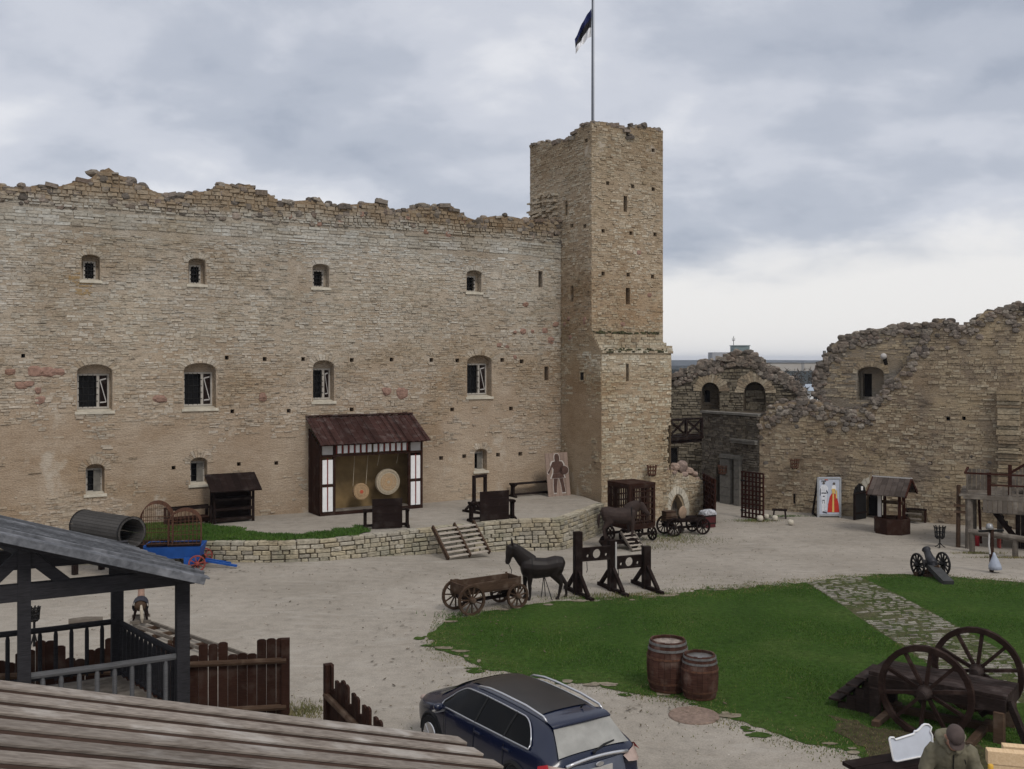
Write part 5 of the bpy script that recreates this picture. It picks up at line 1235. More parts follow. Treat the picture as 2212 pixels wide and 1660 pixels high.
# --- barred cage on wheels with its ladder
def cage():
    k = at(1360, 1141, 43.4); lf_, rt_ = at(1316, 1141, 44.6), at(1408, 1141, 44.1)
    base = Vector((k.x, k.y, -.55)); root = thing('barred_cage', 'tall dark barred prison cage on wheels by the foot of the tower', 'cage', base, TH)
    W2 = 1.3; D3 = 1.45; zb = k.z + .55; zt = at(0, 1050, 43.4).z + .55
    mb = MB(); mb.box((W2 / 2, D3 / 2, zt + .05), (W2 + .12, D3 + .12, .09)); mb.build('roof', M_WOODB, root)
    mb = MB(); mb.box((W2 / 2, D3 / 2, zb), (W2 + .06, D3 + .06, .14)); mb.build('floor', M_WOODB, root)
    mb = MB()
    for x in (0, W2):
        for y in (0, D3): mb.box((x, y, (zb + zt) / 2), (.11, .11, zt - zb))
    for z in (zb + .1, zt - .06): 
        mb.box((W2 / 2, 0, z), (W2, .1, .12)); mb.box((W2 / 2, D3, z), (W2, .1, .12)); mb.box((0, D3 / 2, z), (.1, D3, .12)); mb.box((W2, D3 / 2, z), (.1, D3, .12))
    mb.build('frame', M_WOODB, root)
    mb = MB()
    for i in range(1, 10):
        t = i / 10
        for y in (0, D3): mb.box((W2 * t, y, (zb + zt) / 2), (.062, .03, zt - zb - .1))
        for x in (0, W2): mb.box((x, D3 * t, (zb + zt) / 2), (.03, .062, zt - zb - .1))
    for i in range(1, 7):
        z = zb + (zt - zb) * i / 7
        for y in (0, D3): mb.box((W2 / 2, y - .02, z), (W2, .03, .06))
    mb.build('bars', M_WOODB, root)
    w_ = add_wheel(root, M_WOODD, (W2 + .12, .25, .32), .32, math.pi / 2, wd=.07, rim=.08, nsp=8)
    copy_wheel(w_, (W2 + .12, D3 - .25, .32), math.pi / 2); copy_wheel(w_, (-.12, .25, .32), math.pi / 2); copy_wheel(w_, (-.12, D3 - .25, .32), math.pi / 2)
    mb = MB(); mb.box((W2 / 2, .25, .32), (W2 + .2, .1, .1)); mb.box((W2 / 2, D3 - .25, .32), (W2 + .2, .1, .1)); mb.build('axle', M_WOODD, root)
    p = G(1380, 1190); q = Matrix.Rotation(-TH, 3, 'Z') @ (p - base)
    st = thing('cage_steps', 'small grey slatted ladder leaning against the barred cage', 'steps', p, TH)
    mb = MB()
    for x in (-.32, .32): mb.beam((x, 0, 0), (x - .05, .75, zb + .05), .05, .1)
    mb.build('side_rail', M_WOODG, st)
    for i in range(5):
        t = (i + .6) / 5; mb = MB(); mb.box((-.05 * t, .75 * t, zb * t), (.62, .17, .04)); mb.build('tread', M_TREAD, st)
cage()
# --- loaded wagon by the low gate wall
c0 = G(1457, 1159); c1 = G(1519, 1156); ang = math.atan2(c1.y - c0.y, c1.x - c0.x) + .14
Lw = 1.5
WG = cart('stone_wagon', 'dark low wagon loaded with crates and a chest in front of the pointed gateway', c0, ang, Lw, .85, .42, .37, M_WOODD, M_WOODD, .62, .12)
def onw(x, y, z): return c0 + Matrix.Rotation(ang, 3, 'Z') @ Vector((x, y, z))
M_CLOTH = plain('white_lace_cloth', (0.34, 0.34, 0.355), .9, .6, 9, .2)
for i, (x, y, z, sx_, sz_, lb) in enumerate(((.02, .45, .66, .62, .20, 'lower brown plank crate stacked on the dark wagon'), (0, .47, .865, .50, .22, 'upper brown plank crate stacked on the dark wagon'))):
    o = thing('plank_crate', lb, 'crate', onw(x, y, z), ang, 'crates on the wagon')
    mb = MB(); mb.box((0, 0, sz_ / 2), (sx_, .4, sz_)); mb.build('box', M_WOODC, o)
    mb = MB(); mb.box((0, 0, sz_ - .02), (sx_ + .03, .43, .03)); mb.build('lid', M_WOODB, o)
mb = MB(); q_ = onw(.66, .5, .66)
mb.lathe([(.02, -.03), (.27, -.03), (.30, 0), (.27, .05), (.1, .09), (.02, .1)], (0, 0, 0), 20, 'Y'); o = mb.build('round_shield', plain('tan_hide', (0.27, 0.19, 0.13), .85, .2, 8, .2), loc=onw(.78, .55, .95), rz=ang + .4, smooth=True); tag(o, 'round tan shield propped up on the dark wagon', 'shield')
rc = G(1527, 1140); o = thing('red_chest', 'dark red chest behind the wagon, covered with a white patterned cloth', 'chest', rc + Vector((.1, .3, 0)), ang)
mb = MB(); mb.box((0, 0, .37), (.56, .45, .74)); mb.build('body', plain('dark_red_paint', (0.07, 0.012, 0.013), .7, .2, 6, .1), o)
mb = MB()
for y in (-.235, .235): mb.box((0, y, .2), (.58, .02, .05)); mb.box((0, y, .55), (.58, .02, .05))
mb.build('strap', M_IRON, o)
o = thing('patterned_cloth', 'white patterned cloth draped over the red chest behind the wagon', 'cloth', rc + Vector((.1, .3, .74)), ang); o.scale = (.80, .85, .85)
mb = MB(); nn = 14
for i in range(nn + 1):
    for j in range(nn + 1):
        x, y = (i / nn - .5) * 1.05, (j / nn - .5) * .85; ov_ = max(0, abs(x) - .36, abs(y) - .26)
        mb.v.append((max(-.39, min(.39, x)) + .03 * math.sin(j * 1.7), max(-.29, min(.29, y)) + .02 * math.sin(i * 1.3), .03 + .09 * math.exp(-((x - .1) ** 2 + y * y) * 10) - ov_ * 1.3))
for i in range(nn):
    for j in range(nn): a = i * (nn + 1) + j; mb.f.append((a, a + 1, a + nn + 2, a + nn + 1)); mb.m.append(0)
mb.build('drape', M_CLOTH, o, smooth=True)

# --- gate leaves of the passage
def gate_leaf(p, q, zt, label, cols, rows, plank=0.0):
    d = q - p; ang = math.atan2(d.y, d.x); L_ = d.length; zt -= p.z
    root = thing('grille_gate', label, 'gate', p, ang, 'open lattice gate leaves')
    mb = MB()
    for i in range(cols + 1): mb.box((L_ * i / cols, 0, zt / 2 + .03), (.075, .06, zt))
    mb.build('upright', M_WOODR, root)
    mb = MB()
    for i in range(rows + 1): mb.box((L_ / 2, -.035, .08 + (zt - .06) * i / rows), (L_ + .06, .04, .07))
    mb.build('crossbar', M_WOODR, root)
    mb = MB(); 
    for z in (.4, zt - .4): mb.box((.1, -.06, z), (.3, .015, .06))
    mb.build('hinge', M_IRON, root)
    if plank:
        mb = MB(); mb.box((L_ * plank / 2, .05, zt / 2), (L_ * plank, .03, zt - .1)); mb.build('backing_board', M_WOODR, root)
gate_leaf(G(1603, 1118), G(1649, 1125), at(0, 1022, 50).z, 'open red-brown lattice gate leaf resting by the right-hand ruin', 6, 10)
gate_leaf(G(1519, 1112), G(1545, 1131), at(0, 1030, 50).z, 'red-brown lattice gate leaf open at the left of the passage', 4, 8, .95)

# --- stone balls, small bench
for i, (x, y, r_, lb) in enumerate(((1642, 1126, 7.5, 'pale stone ball directly in front of the lattice gate'), (1655, 1121, 6.5, 'stone ball half hidden behind the gate edge'), (1674, 1125, 7, 'stone ball beside the little dark stool'), (1708, 1134, 7, 'stone ball lying alone on the gravel'), (1471, 1150, 8, 'brownish stone ball under the wagon'))):
    p = G(x, y); q = r_ * p.y / F; mb = MB(); mb.rock((0, 0, q * .95), q, rr, j=.015)
    tag(mb.build('stone_ball', M_PALE if i < 4 else M_GREYST, loc=p, smooth=True), lb, 'stone ball', 'stone cannon balls')
p = G(1684, 1119); root = thing('small_stool', 'tiny dark wooden stool among the stone balls', 'stool', p, -.3)
mb = MB(); mb.box((0, 0, .42), (.72, .34, .07)); mb.build('seat', M_WOODD, root)
for x in (-.26, .26):
    for y in (-.1, .1): mb = MB(); mb.beam((x * 1.15, y * 1.4, 0), (x, y, .4), .07, .07); mb.build('leg', M_WOODD, root)

# --- fire baskets
def basket(p, r_, hgt, label, stand=0.0, mat_=None, wall=None):
    root = thing('fire_basket', label, 'fire basket', p, 0 if wall is None else wall, 'iron fire baskets'); mat_ = mat_ or M_IRON
    mb = MB(); n = 10
    for i in range(n):
        q = 2 * math.pi * i / n; c, s_ = math.cos(q), math.sin(q)
        mb.tube([(c * r_ * .5, s_ * r_ * .5, stand), (c * r_ * .85, s_ * r_ * .85, stand + hgt * .15), (c * r_ * .9, s_ * r_ * .9, stand + hgt * .6), (c * r_ * 1.05, s_ * r_ * 1.05, stand + hgt), (c * r_ * 1.2, s_ * r_ * 1.2, stand + hgt * .98)], .022, 5)
    mb.build('bars', mat_, root)
    mb = MB()
    for z, k in ((.15, .88), (.5, .93), (.85, 1.02)):
        mb.tube([(math.cos(q) * r_ * k, math.sin(q) * r_ * k, stand + hgt * z) for q in [i * math.pi / 8 for i in range(17)]], .02, 5)
    mb.build('hoop', mat_, root)
    mb = MB(); mb.lathe([(r_ * .85, 0), (r_ * .85, .05), (.02, .06)], (0, 0, stand + hgt * .1), 14); mb.build('ash_pan', mat_, root)
    mb = MB()
    if stand:
        mb.tube([(0, 0, 0), (0, 0, stand + .05)], .03, 6)
        for i in range(3): q = i * 2.1; mb.tube([(0, 0, stand * .55), (math.cos(q) * r_ * .5, math.sin(q) * r_ * .5, stand * .2), (math.cos(q) * r_ * 1.1, math.sin(q) * r_ * 1.1, 0)], .02, 5)
        mb.build('stand', mat_, root)
    else:
        mb.tube([(0, r_ * 1.6, stand + hgt * .3), (0, 0, stand + hgt * .05)], .03, 5); mb.tube([(0, r_ * 1.6, stand + hgt * .85), (0, r_ * .9, stand + hgt * .85)], .03, 5); mb.build('wall_bracket', mat_, root)
    return root
p = G(2030, 1182); s = p.y / F; basket(p, 11 * s, 27 * s, 'black iron fire basket on a stand near the well', 19 * s)
u, v = TF.uv(1409, 1028, -bo - .45); basket(TF.world(u, -bo - .42, v), .22, .52, 'rusty fire basket bracketed to the tower wall', 0, M_RUST, TH)
pc = Dp - D * .35 + B_ * on_line(Dp, B_, 1571); basket(Vector((pc.x, pc.y, at(0, 1024, pc.y).z)), .24, .50, 'rusty fire basket on the shaded passage wall', 0, M_RUST, CFr)
u, v = DF.uv(1716, 1012, -.42); basket(DF.world(u, -.4, v), .22, .50, 'dark fire basket bracketed to the right-hand ruin', 0, M_RUST, DA)
p = G(74, 1396); s = p.y / F; basket(p, 11 * s, 30 * s, 'black fire basket on a stand behind the timber pavilion post', 55 * s)

# --- cut-out photo board
p, q = G(1766, 1117), G(1816, 1117); d = q - p; W_ = d.length; ang = math.atan2(d.y, d.x); zt = 86 * p.y / F
root = thing('photo_board', 'white painted board showing an armoured man and a woman in a red gown', 'photo board', p, ang)
mb = MB(); mb.box((W_ / 2, 0, zt / 2 + .08), (W_ - .1, .05, zt - .12)); mb.build('board', plain('pale_blue_board', (0.44, 0.47, 0.54), .8, .08, 5, .05), root)
mb = MB(); mb.box((.03, 0, zt / 2), (.1, .09, zt)); mb.box((W_ - .03, 0, zt / 2), (.1, .09, zt)); mb.box((W_ / 2, 0, .12), (W_ - .16, .09, .1)); mb.box((W_ / 2, 0, zt - .04), (W_ - .16, .09, .08)); mb.build('frame', plain('grey_frame_paint', (0.30, 0.31, 0.32), .8, .1, 5, .1), root)
mb = MB()
for x in (.03, W_ - .03): mb.beam((x - .0, .95, 0), (x, .06, zt * .97), .08, .09); mb.box((x, .45, .06), (.08, .9, .08))
mb.build('rear_strut', M_WOODD, root)
def flat(name, polys, mat_, off):
    mb = MB()
    for pl3 in polys: mb.prism([(x * W_, y * zt) for x, y in pl3], (0, -.03 - off, 0), (1, 0, 0), (0, 0, 1), (0, .006, 0))
    mb.build(name, mat_, root)
circ = lambda cx_, cy_, a_, b2: [(cx_ + a_ * math.cos(i * math.pi / 8), cy_ + b2 * math.sin(i * math.pi / 8)) for i in range(16)]
flat('gown', [[(.42, .13), (.93, .13), (.90, .35), (.82, .55), (.74, .60), (.60, .60), (.52, .52), (.45, .33)]], plain('gown_red', (0.46, 0.035, 0.022), .8, .1, 5, 0), .004)
flat('gown_trim', [[(.62, .13), (.71, .13), (.70, .59), (.64, .59)], [(.62, .60), (.74, .60), (.76, .72), (.60, .72)], [(.78, .48), (.84, .48), (.83, .68), (.77, .68)]], plain('gown_yellow', (0.62, 0.42, 0.13), .8, .1, 5, 0), .012)
flat('bodice', [[(.58, .70), (.80, .70), (.78, .79), (.70, .82), (.62, .79)]], M_WHITE, .008)
flat('knight_armour', [[(.12, .62), (.42, .62), (.45, .74), (.36, .82), (.18, .82), (.08, .72)], [(.18, .13), (.28, .13), (.31, .40), (.30, .62), (.14, .62), (.16, .36)], [(.31, .20), (.40, .16), (.38, .40), (.40, .60), (.30, .60)], circ(.255, .91, .085, .045)], plain('armour_white', (0.62, 0.63, 0.66), .7, .15, 9, 0), .004)
flat('face_opening', [circ(.26, .865, .055, .032), circ(.70, .85, .055, .033)], plain('dim_opening', (0.10, 0.085, 0.075), .9, .2, 5, 0), .014)
flat('dark_marks', [[(.16, .60), (.38, .60), (.38, .625), (.16, .625)], [(.22, .52), (.30, .52), (.30, .545), (.22, .545)], [(.20, .42), (.30, .42), (.30, .44), (.20, .44)], [(.2, .35), (.215, .35), (.215, .41), (.2, .41)], [(.28, .35), (.295, .35), (.295, .41), (.28, .41)], [(.20, .13), (.40, .10), (.40, .13), (.22, .16)], [(.10, .55), (.12, .55), (.14, .72), (.11, .74)], [(.36, .66), (.43, .60), (.45, .62), (.38, .7)], [(.17, .93), (.34, .93), (.36, .90), (.15, .90)], [(.13, .955), (.26, .955), (.26, .965), (.13, .965)], [(.6, .955), (.8, .955), (.8, .965), (.6, .965)]], plain('dark_ink', (0.03, 0.032, 0.045), .8, .1, 5, 0), .010)
flat('plume', [[(.28, .94), (.46, .93), (.42, .96), (.32, .965)]], M_TRED, .012)

# --- open black door leaf, well, stairs box
p, q = G(1846, 1123), G(1871, 1119); d = q - p; W_ = d.length; zt = 78 * p.y / F
root = thing('door_leaf', 'black boarded arch-topped door leaf standing open beside the pale doorway', 'door', p, math.atan2(d.y, d.x))
mb = MB(); mb.prism([(0, 0), (W_, 0), (W_, zt * .72), (W_ * .86, zt * .9), (W_ * .5, zt), (W_ * .14, zt * .9), (0, zt * .72)], (0, 0, 0), (1, 0, 0), (0, 0, 1), (0, .08, 0)); mb.build('leaf', M_IRON, root)
mb = MB()
for z in (.18, .74): mb.box((W_ / 2, -.02, zt * z), (W_ + .03, .04, .08))
mb.box((0, -.01, zt * .36), (.07, .06, zt * .7)); mb.build('frame_batten', M_WOODD, root)
mb = MB(); mb.box((W_ * .62, -.012, zt * .86), (.14, .02, .2)); mb.build('notice', M_WHITE, root)
def well():
    p = G(1927, 1150); s = p.y / F; root = thing('roofed_well', 'wooden draw well with little shingled gable roof and octagonal casing', 'well', p, -.62)
    r_ = 38 * s; hb2 = 33 * s; zt = 118 * s; ze = 84 * s
    mb = MB(); mb.lathe([(r_, 0), (r_, hb2), (r_ - .12, hb2), (r_ - .12, .1)], (0, 0, 0), 8, caps=False); mb.build('casing', M_WOODB, root)
    mb = MB(); mb.lathe([(r_ - .13, hb2 - .25), (.02, hb2 - .26)], (0, 0, 0), 8); mb.build('cover', M_DARK, root)
    for x, y in ((-.42, -.35), (.42, -.35), (-.42, .35), (.42, .35)):
        mb = MB(); mb.box((x, y, (hb2 + ze) / 2), (.12, .12, ze - hb2 + .5)); mb.build('post', M_WOODR, root)
    mb = MB(); mb.tube([(-.5, 0, ze * .78), (.5, 0, ze * .78)], .08, 10); mb.tube([(.5, 0, ze * .78), (.62, 0, ze * .78), (.62, 0, ze * .66)], .02, 5); mb.build('windlass', M_WOODC, root)
    mb = MB(); hw, hl = 1.0, .85
    for s_ in (-1, 1):
        for k in range(4):
            a_, b_ = k / 4, (k + 1.12) / 4; ya, za = s_ * hw * (1 - a_ * .98), ze + (zt - ze) * a_; yb, zbb = s_ * hw * (1 - b_), ze + (zt - ze) * b_ + .02
            for i in range(7):
                x0 = -hl + 2 * hl * i / 7; x1 = -hl + 2 * hl * (i + .95) / 7
                mb.add([(x0, ya, za), (x1, ya, za), (x1, yb, zbb), (x0, yb, zbb), (x0, ya, za + .04), (x1, ya, za + .04), (x1, yb, zbb + .03), (x0, yb, zbb + .03)], [(4, 5, 6, 7), (0, 1, 5, 4), (1, 2, 6, 5), (3, 0, 4, 7), (0, 3, 2, 1)])
    mb.build('shingle_roof', wood('brown_grey_shingles', (0.045, 0.035, 0.03), (0.092, 0.074, 0.064), isl=.35), root)
    mb = MB(); mb.beam((-hl - .03, 0, zt + .04), (hl + .03, 0, zt + .04), .12, .05); mb.build('ridge_board', M_OFFW, root)
    mb = MB()
    for x in (-hl, hl):
        for s_ in (-1, 1): mb.beam((x, s_ * hw, ze + .0), (x, 0, zt), .05, .12)
    mb.build('barge_board', M_WOODR, root)
    mb = MB(); mb.box((-.44, -.42, (hb2 + ze) / 2), (.16, .03, ze - hb2 - .1)); mb.build('pale_board', M_OFFW, root)
well()
p = G(1972, 1128); s = p.y / F; root = thing('bench_box', 'dark wooden stepped bench box behind the well at the wall foot', 'bench', p, DA)
mb = MB(); mb.box((.1, .5, .62), (.95, .7, .06)); mb.build('top', M_WOODD, root)
mb = MB(); mb.box((.52, .5, .3), (.08, .7, .6)); mb.box((-.34, .5, .3), (.08, .7, .6)); mb.build('side', M_WOODB, root)
for k in range(2):
    mb = MB(); mb.box((-.0, .05 - .22 * k, .42 - .22 * k), (.8, .26, .05)); mb.build('step', M_WOODG, root)

# --- cannon on the lawn edge
def cannon():
    ax0, ax1 = G(1982, 1244), G(2037, 1242); tr = G(2049, 1263); m = (ax0 + ax1) / 2; d = ax1 - ax0; ang = math.atan2(d.y, d.x)
    root = thing('cannon', 'old black cannon on a two-wheeled carriage at the far lawn edge', 'cannon', m, ang); hw = d.length / 2; r_ = 25 * m.y / F
    Mi = Matrix.Rotation(-ang, 3, 'Z'); t = Mi @ (tr - m); t.z = 0
    w_ = add_wheel(root, M_IRON, (-hw, 0, r_), r_, math.pi / 2, wd=.06, rim=.06, nsp=12, hub=.09, hubl=.26, spoke=.04); copy_wheel(w_, (hw, 0, r_), math.pi / 2)
    mb = MB(); mb.tube([(-hw, 0, r_), (hw, 0, r_)], .05, 8); mb.build('axle', M_IRON, root)
    f = Vector((-t.x, -t.y, 0)).normalized(); el = math.radians(34); dd = f * math.cos(el) + Z * math.sin(el)
    c = Vector((0, 0, r_ + .16)); q = [c + dd * k * .72 for k in (-.52, -.46, -.36, -.34, .0, .04, .36, .60, .66, .70)]
    mb = MB(); mb.tube(q, [.05, .06, .16, .185, .165, .15, .125, .115, .15, .13], 16); mb.build('barrel', plain('gun_iron', (0.03, 0.03, 0.034), .5, .3, 8, .1, metal=.5), root, smooth=True)
    mb = MB(); mb.beam((t.x, t.y, .10), (f.x * .25, f.y * .25, r_ + .02), .34, .17); mb.build('trail', plain('dark_grey_carriage', (0.035, 0.035, 0.034), .7, .3, 6, .2), root)
    mb = MB(); mb.box((-.05, .0, .09), (1.1, .14, .12)); mb.beam((-.35, 0, .12), (.0, t.y * .3, .42), .1, .1); mb.beam((-hw * .8, -.25, .06), (hw * .5, -.1, .06), .12, .1); mb.build('chock_timber', M_WOODC, root)
cannon()
# --- barrels on the lawn
M_BARREL = wood('red_brown_staves', (0.035, 0.016, 0.012), (0.095, 0.048, 0.035), (1, 1, 8), 5, isl=.32, weather=(0.15, 0.105, 0.085))
def barrel(p, r_, hgt, label, topmat, lean=0.0):
    root = thing('barrel', label, 'barrel', p, .4, 'barrels on the lawn'); mb = MB(); n = 22
    prof = [(0, .80), (.12, .89), (.3, .97), (.5, 1.0), (.7, .97), (.88, .89), (1.0, .82)]
    for i in range(n):
        q0, q1 = 2 * math.pi * i / n + .006, 2 * math.pi * (i + 1) / n - .006; vs = []; dz_ = rr.uniform(-.008, .008)
        for z, k in prof:
            for rr_, q in ((r_ * k, q0), (r_ * k, q1), (r_ * k - .035, q1), (r_ * k - .035, q0)): vs.append((math.cos(q) * rr_, math.sin(q) * rr_, z * hgt + dz_))
        fs = []
        for a in range(len(prof) - 1):
            for b in range(4): fs.append((a * 4 + b, a * 4 + (b + 1) % 4, a * 4 + 4 + (b + 1) % 4, a * 4 + 4 + b))
        fs += [(3, 2, 1, 0), tuple(len(prof) * 4 - 4 + b for b in range(4))]; mb.add(vs, fs)
    mb.build('staves', M_BARREL, root)
    kz = lambda z: float(np.interp(z, [p_[0] for p_ in prof], [p_[1] for p_ in prof])) * r_
    for z in (.05, .2, .68, .84, .95):
        mb = MB(); a, b = z - .022, z + .022; mb.lathe([(kz(a) + .003, a * hgt), (kz(a) + .012, a * hgt), (kz(b) + .012, b * hgt), (kz(b) + .003, b * hgt)], (0, 0, 0), 40, caps=False); mb.build('hoop', M_RUST if z < .8 else M_GREYIRON, root)
    mb = MB(); mb.lathe([(r_ * .82, hgt * .93), (.02, hgt * .935)], (0, 0, 0), 30); mb.build('head', topmat, root)
    return root
M_GREYIRON = plain('grey_hoop_iron', (0.10, 0.095, 0.09), .7, .4, 14, .2)
p = G(1449, 1502) + Vector((0, .42, 0)); barrel(p, .47, 1.12, 'big red-brown barrel with pale debris in its top, on the lawn', plain('pale_debris', (0.23, 0.19, 0.16), .9, .5, 11, .6, dist=.08))
p = G(1518, 1517) + Vector((0, .36, 0)); barrel(p, .405, .94, 'smaller barrel with grey rim and rain-filled top, on the lawn', plain('grey_wet_lid', (0.11, 0.105, 0.10), .35, .4, 9, .2))
# manhole cover
p = G(1499, 1546); mb = MB(); mb.lathe([(.01, .03), (.50, .03), (.52, .01), (.52, -.05)], (0, 0, 0), 30); o = mb.build('manhole_cover', plain('rusty_brown_cover', (0.19, 0.135, 0.105), .85, .3, 12, .3), loc=p); tag(o, 'round rust-brown manhole cover in the gravel near the barrels', 'manhole cover')
# --- lamp post with a grey bag
p = G(2142, 1235); s = p.y / F; root = thing('lamp_post', 'slim dark lamp post in front of the timber stage', 'lamp post', p, 0)
mb = MB(); mb.box((0, 0, 46 * s), (.11, .11, 92 * s)); mb.build('post', M_WOODB, root)
mb = MB(); mb.tube([(-.08, 0, 84 * s), (-.12, -.05, 60 * s), (-.1, -.1, 40 * s)], .03, 6); mb.build('conduit', M_OFFW, root)
mb = MB(); mb.lathe([(.04, 0), (.12, .02), (.13, .08), (.09, .2), (.03, .22)], (-.1, -.06, 92 * s), 14); mb.build('lamp_head', plain('metal_lamp', (0.25, 0.25, 0.25), .4, .2, 5, 0, metal=.5), root, smooth=True)
mb = MB(); mb.beam((-.45, 0, 88 * s), (.42, 0, 90 * s), .07, .07); mb.build('cross_arm', M_IRON, root)
mb = MB(); mb.tube([(0, 0, .6), (.01, 0, .5), (.02, 0, .36), (.03, -.02, .16), (.04, -.02, .03), (.04, -.02, .0)], [.03, .06, .12, .22, .23, .08], 14)
for v_i, v_ in enumerate(mb.v): k = 1 + .22 * noise.noise(Vector(v_) * 4); mb.v[v_i] = (v_[0] * k, v_[1] * k, v_[2])
o = mb.build('rubbish_bag', plain('grey_plastic_bag', (0.30, 0.33, 0.39), .45, .12, 6, .3), loc=p + Vector((-.02, -.22, .12)), smooth=True); tag(o, 'pale grey plastic bag tied to the lamp post', 'bag')
# --- timber stage building on the right
def stage():
    p = G(2092, 1184); s = p.y / F; zd = at(0, 1069, p.y).z - p.z; root = thing('timber_stage', 'weathered two-storey timber stage with railed deck and stairs at the right edge', 'stage', p, -.46)
    Lx = 5.2; Dy = 3.4
    mb = MB()
    for i in range(14): mb.box((Lx / 2 - .3, Dy * (i + .5) / 14 - .2, zd), (Lx + .1, Dy / 14 - .012, .07))
    mb.build('deck', M_WOODG, root)
    mb = MB(); x = .55
    while x < Lx: mb.box((x + .09, -.16, zd - .34), (.17, .03, .62 + rr.uniform(-.02, .02))); x += .185
    mb.build('fascia_boards', M_WOODG, root)
    mb = MB(); mb.box((Lx / 2 - .2, -.14, zd - .07), (Lx, .1, .12)); mb.box((Lx / 2 + .2, -.10, zd - .62), (Lx - .9, .08, .12)); mb.build('edge_beam', M_WOODG, root)
    for x, y in ((0.02, 0), (1.15, 1.9), (0.1, 3.0), (2.6, 0.6), (4.8, .3)):
        mb = MB(); mb.tube([(x, y, 0), (x + .01, y, zd * .5), (x, y, zd - .04)], [.12, .11, .12] if x > .05 else [.16, .15, .15], 9); mb.build('post', M_WOODG, root)
    mb = MB(); mb.tube([(-.4, .1, 0), (-.38, .1, zd + .4)], [.09, .08], 8); mb.box((-.2, 0, zd - .45), (.7, .16, .1)); mb.box((-.2, 0, zd - .72), (.7, .16, .1)); mb.build('outer_post', M_WOODC, root)
    mb = MB(); mb.beam((.45, .9, .1), (.36, .9, zd - .1), .1, .1); mb.build('leaning_pole', M_WOODR, root)
    mb = MB(); x = 1.75
    while x < Lx: mb.box((x + .1, .9, (zd - .7) / 2), (.19, .04, zd - .7)); x += .2
    mb.build('lower_wall', M_WOODD, root)
    # corner screen and railing
    rh = .93
    mb = MB()
    for i in range(5): mb.box((-.02 + i * .17, Dy * .55, zd + rh / 2), (.15, .03, rh))
    for i in range(4): mb.box((-.08, .4 + i * .4, zd + rh / 2), (.03, .36, rh))
    mb.build('corner_screen', M_WOODG, root)
    mb = MB(); mb.beam((-.15, -.1, zd + rh), (Lx, -.1, zd + rh - .02), .09, .07); mb.beam((-.12, -.1, zd + rh), (-.1, 2.0, zd + rh + .03), .09, .07); mb.beam((.85, -.08, zd + rh * .52), (Lx, -.08, zd + rh * .5), .08, .06); mb.build('rail', M_WOODR, root)
    for x in (.78, 1.55 + .0):
        mb = MB(); mb.box((x, -.02 if x < 1 else .5, zd + rh / 2 + (.0 if x < 1 else .15)), (.15, .13, rh + .1 if x < 1 else rh + .4)); mb.build('rail_post', M_WOODR, root)
    mb = MB()
    for i in range(12): mb.box((1.05 + i * .26, -.08, zd + rh * .22), (.09, .035, rh * .5))
    mb.build('baluster', M_WOODG, root)
    # stair with boarded side climbing to the right
    mb = MB()
    for i in range(18):
        x = 1.68 + i * .135; h2 = .75 + i * .075; mb.box((x, 1.0, zd + .15 + h2 / 2 + i * .02), (.115, .035, h2))
    mb.build('stair_screen', M_WOODG, root)
    mb = MB(); mb.beam((1.5, .98, zd + .86), (4.2, .98, zd + 2.75), .1, .1); mb.build('stair_handrail', M_WOODR, root)
    for i in range(8):
        mb = MB(); mb.box((1.9 + i * .28, 1.5, zd + .1 + i * .2), (.3, .9, .05)); mb.build('stair_tread', M_WOODG, root)
    # open ladder stair below the deck
    mb = MB(); mb.beam((1.7, .75, zd - 1.7), (.95, .75, zd - .7), .06, .22); mb.build('under_stringer', M_WOODD, root)
    mb = MB()
    for i in range(4): mb.box((1.5 - i * .15, 1.2, zd - 1.45 + i * .22), (.24, .9, .045))
    mb.build('under_tread', M_WOODD, root)
    mb = MB(); mb.box((3.2, .5, zd + .5), (1.6, .5, .06)); mb.build('table_top', M_WOODG, root)
    mb = MB(); mb.box((2.5, .5, zd + .26), (.1, .4, .46)); mb.box((3.9, .5, zd + .26), (.1, .4, .46)); mb.build('table_leg', M_WOODG, root)
stage()
p0, p1 = G(2100, 1193), G(2193, 1203); d = p1 - p0; ang = math.atan2(d.y, d.x); Lr = d.length; s = p0.y / F
root = thing('log_railing', 'thick grey log rail on short posts before the timber stage', 'railing', p0, ang)
mb = MB(); mb.tube([(-.12, 0, 45 * s), (Lr * .5, 0, 44 * s), (Lr + 1.5, 0, 40 * s)], [.13, .125, .14], 10); mb.build('log', M_WOODG, root)
for x in (0, Lr, Lr + 1.4): mb = MB(); mb.tube([(x, 0, 0), (x, 0, 42 * s)], .11, 9); mb.build('post', M_WOODG, root)
p = G(2128, 1190) + Vector((.2, 1.2, 0)); mb = MB(); mb.tube([(0, 0, 0), (0, 0, .55), (0, 0, .62), (0, 0, .68)], [.11, .11, .05, .04], 12); o = mb.build('red_canister', plain('glossy_red', (0.30, 0.02, 0.03), .4, .1, 5, 0), loc=p, smooth=True); tag(o, 'red canister standing under the timber stage', 'canister')
p = G(2190, 1192) + Vector((.4, .9, 0)); root = thing('red_bench', 'dark red bench half hidden behind the log rail', 'bench', p, -.1)
mb = MB(); mb.box((0, 0, .45), (1.4, .35, .05)); mb.build('seat', M_REDP, root)
for x in (-.55, .55): mb = MB(); mb.box((x, 0, .22), (.06, .3, .43)); mb.build('leg', M_REDP, root)
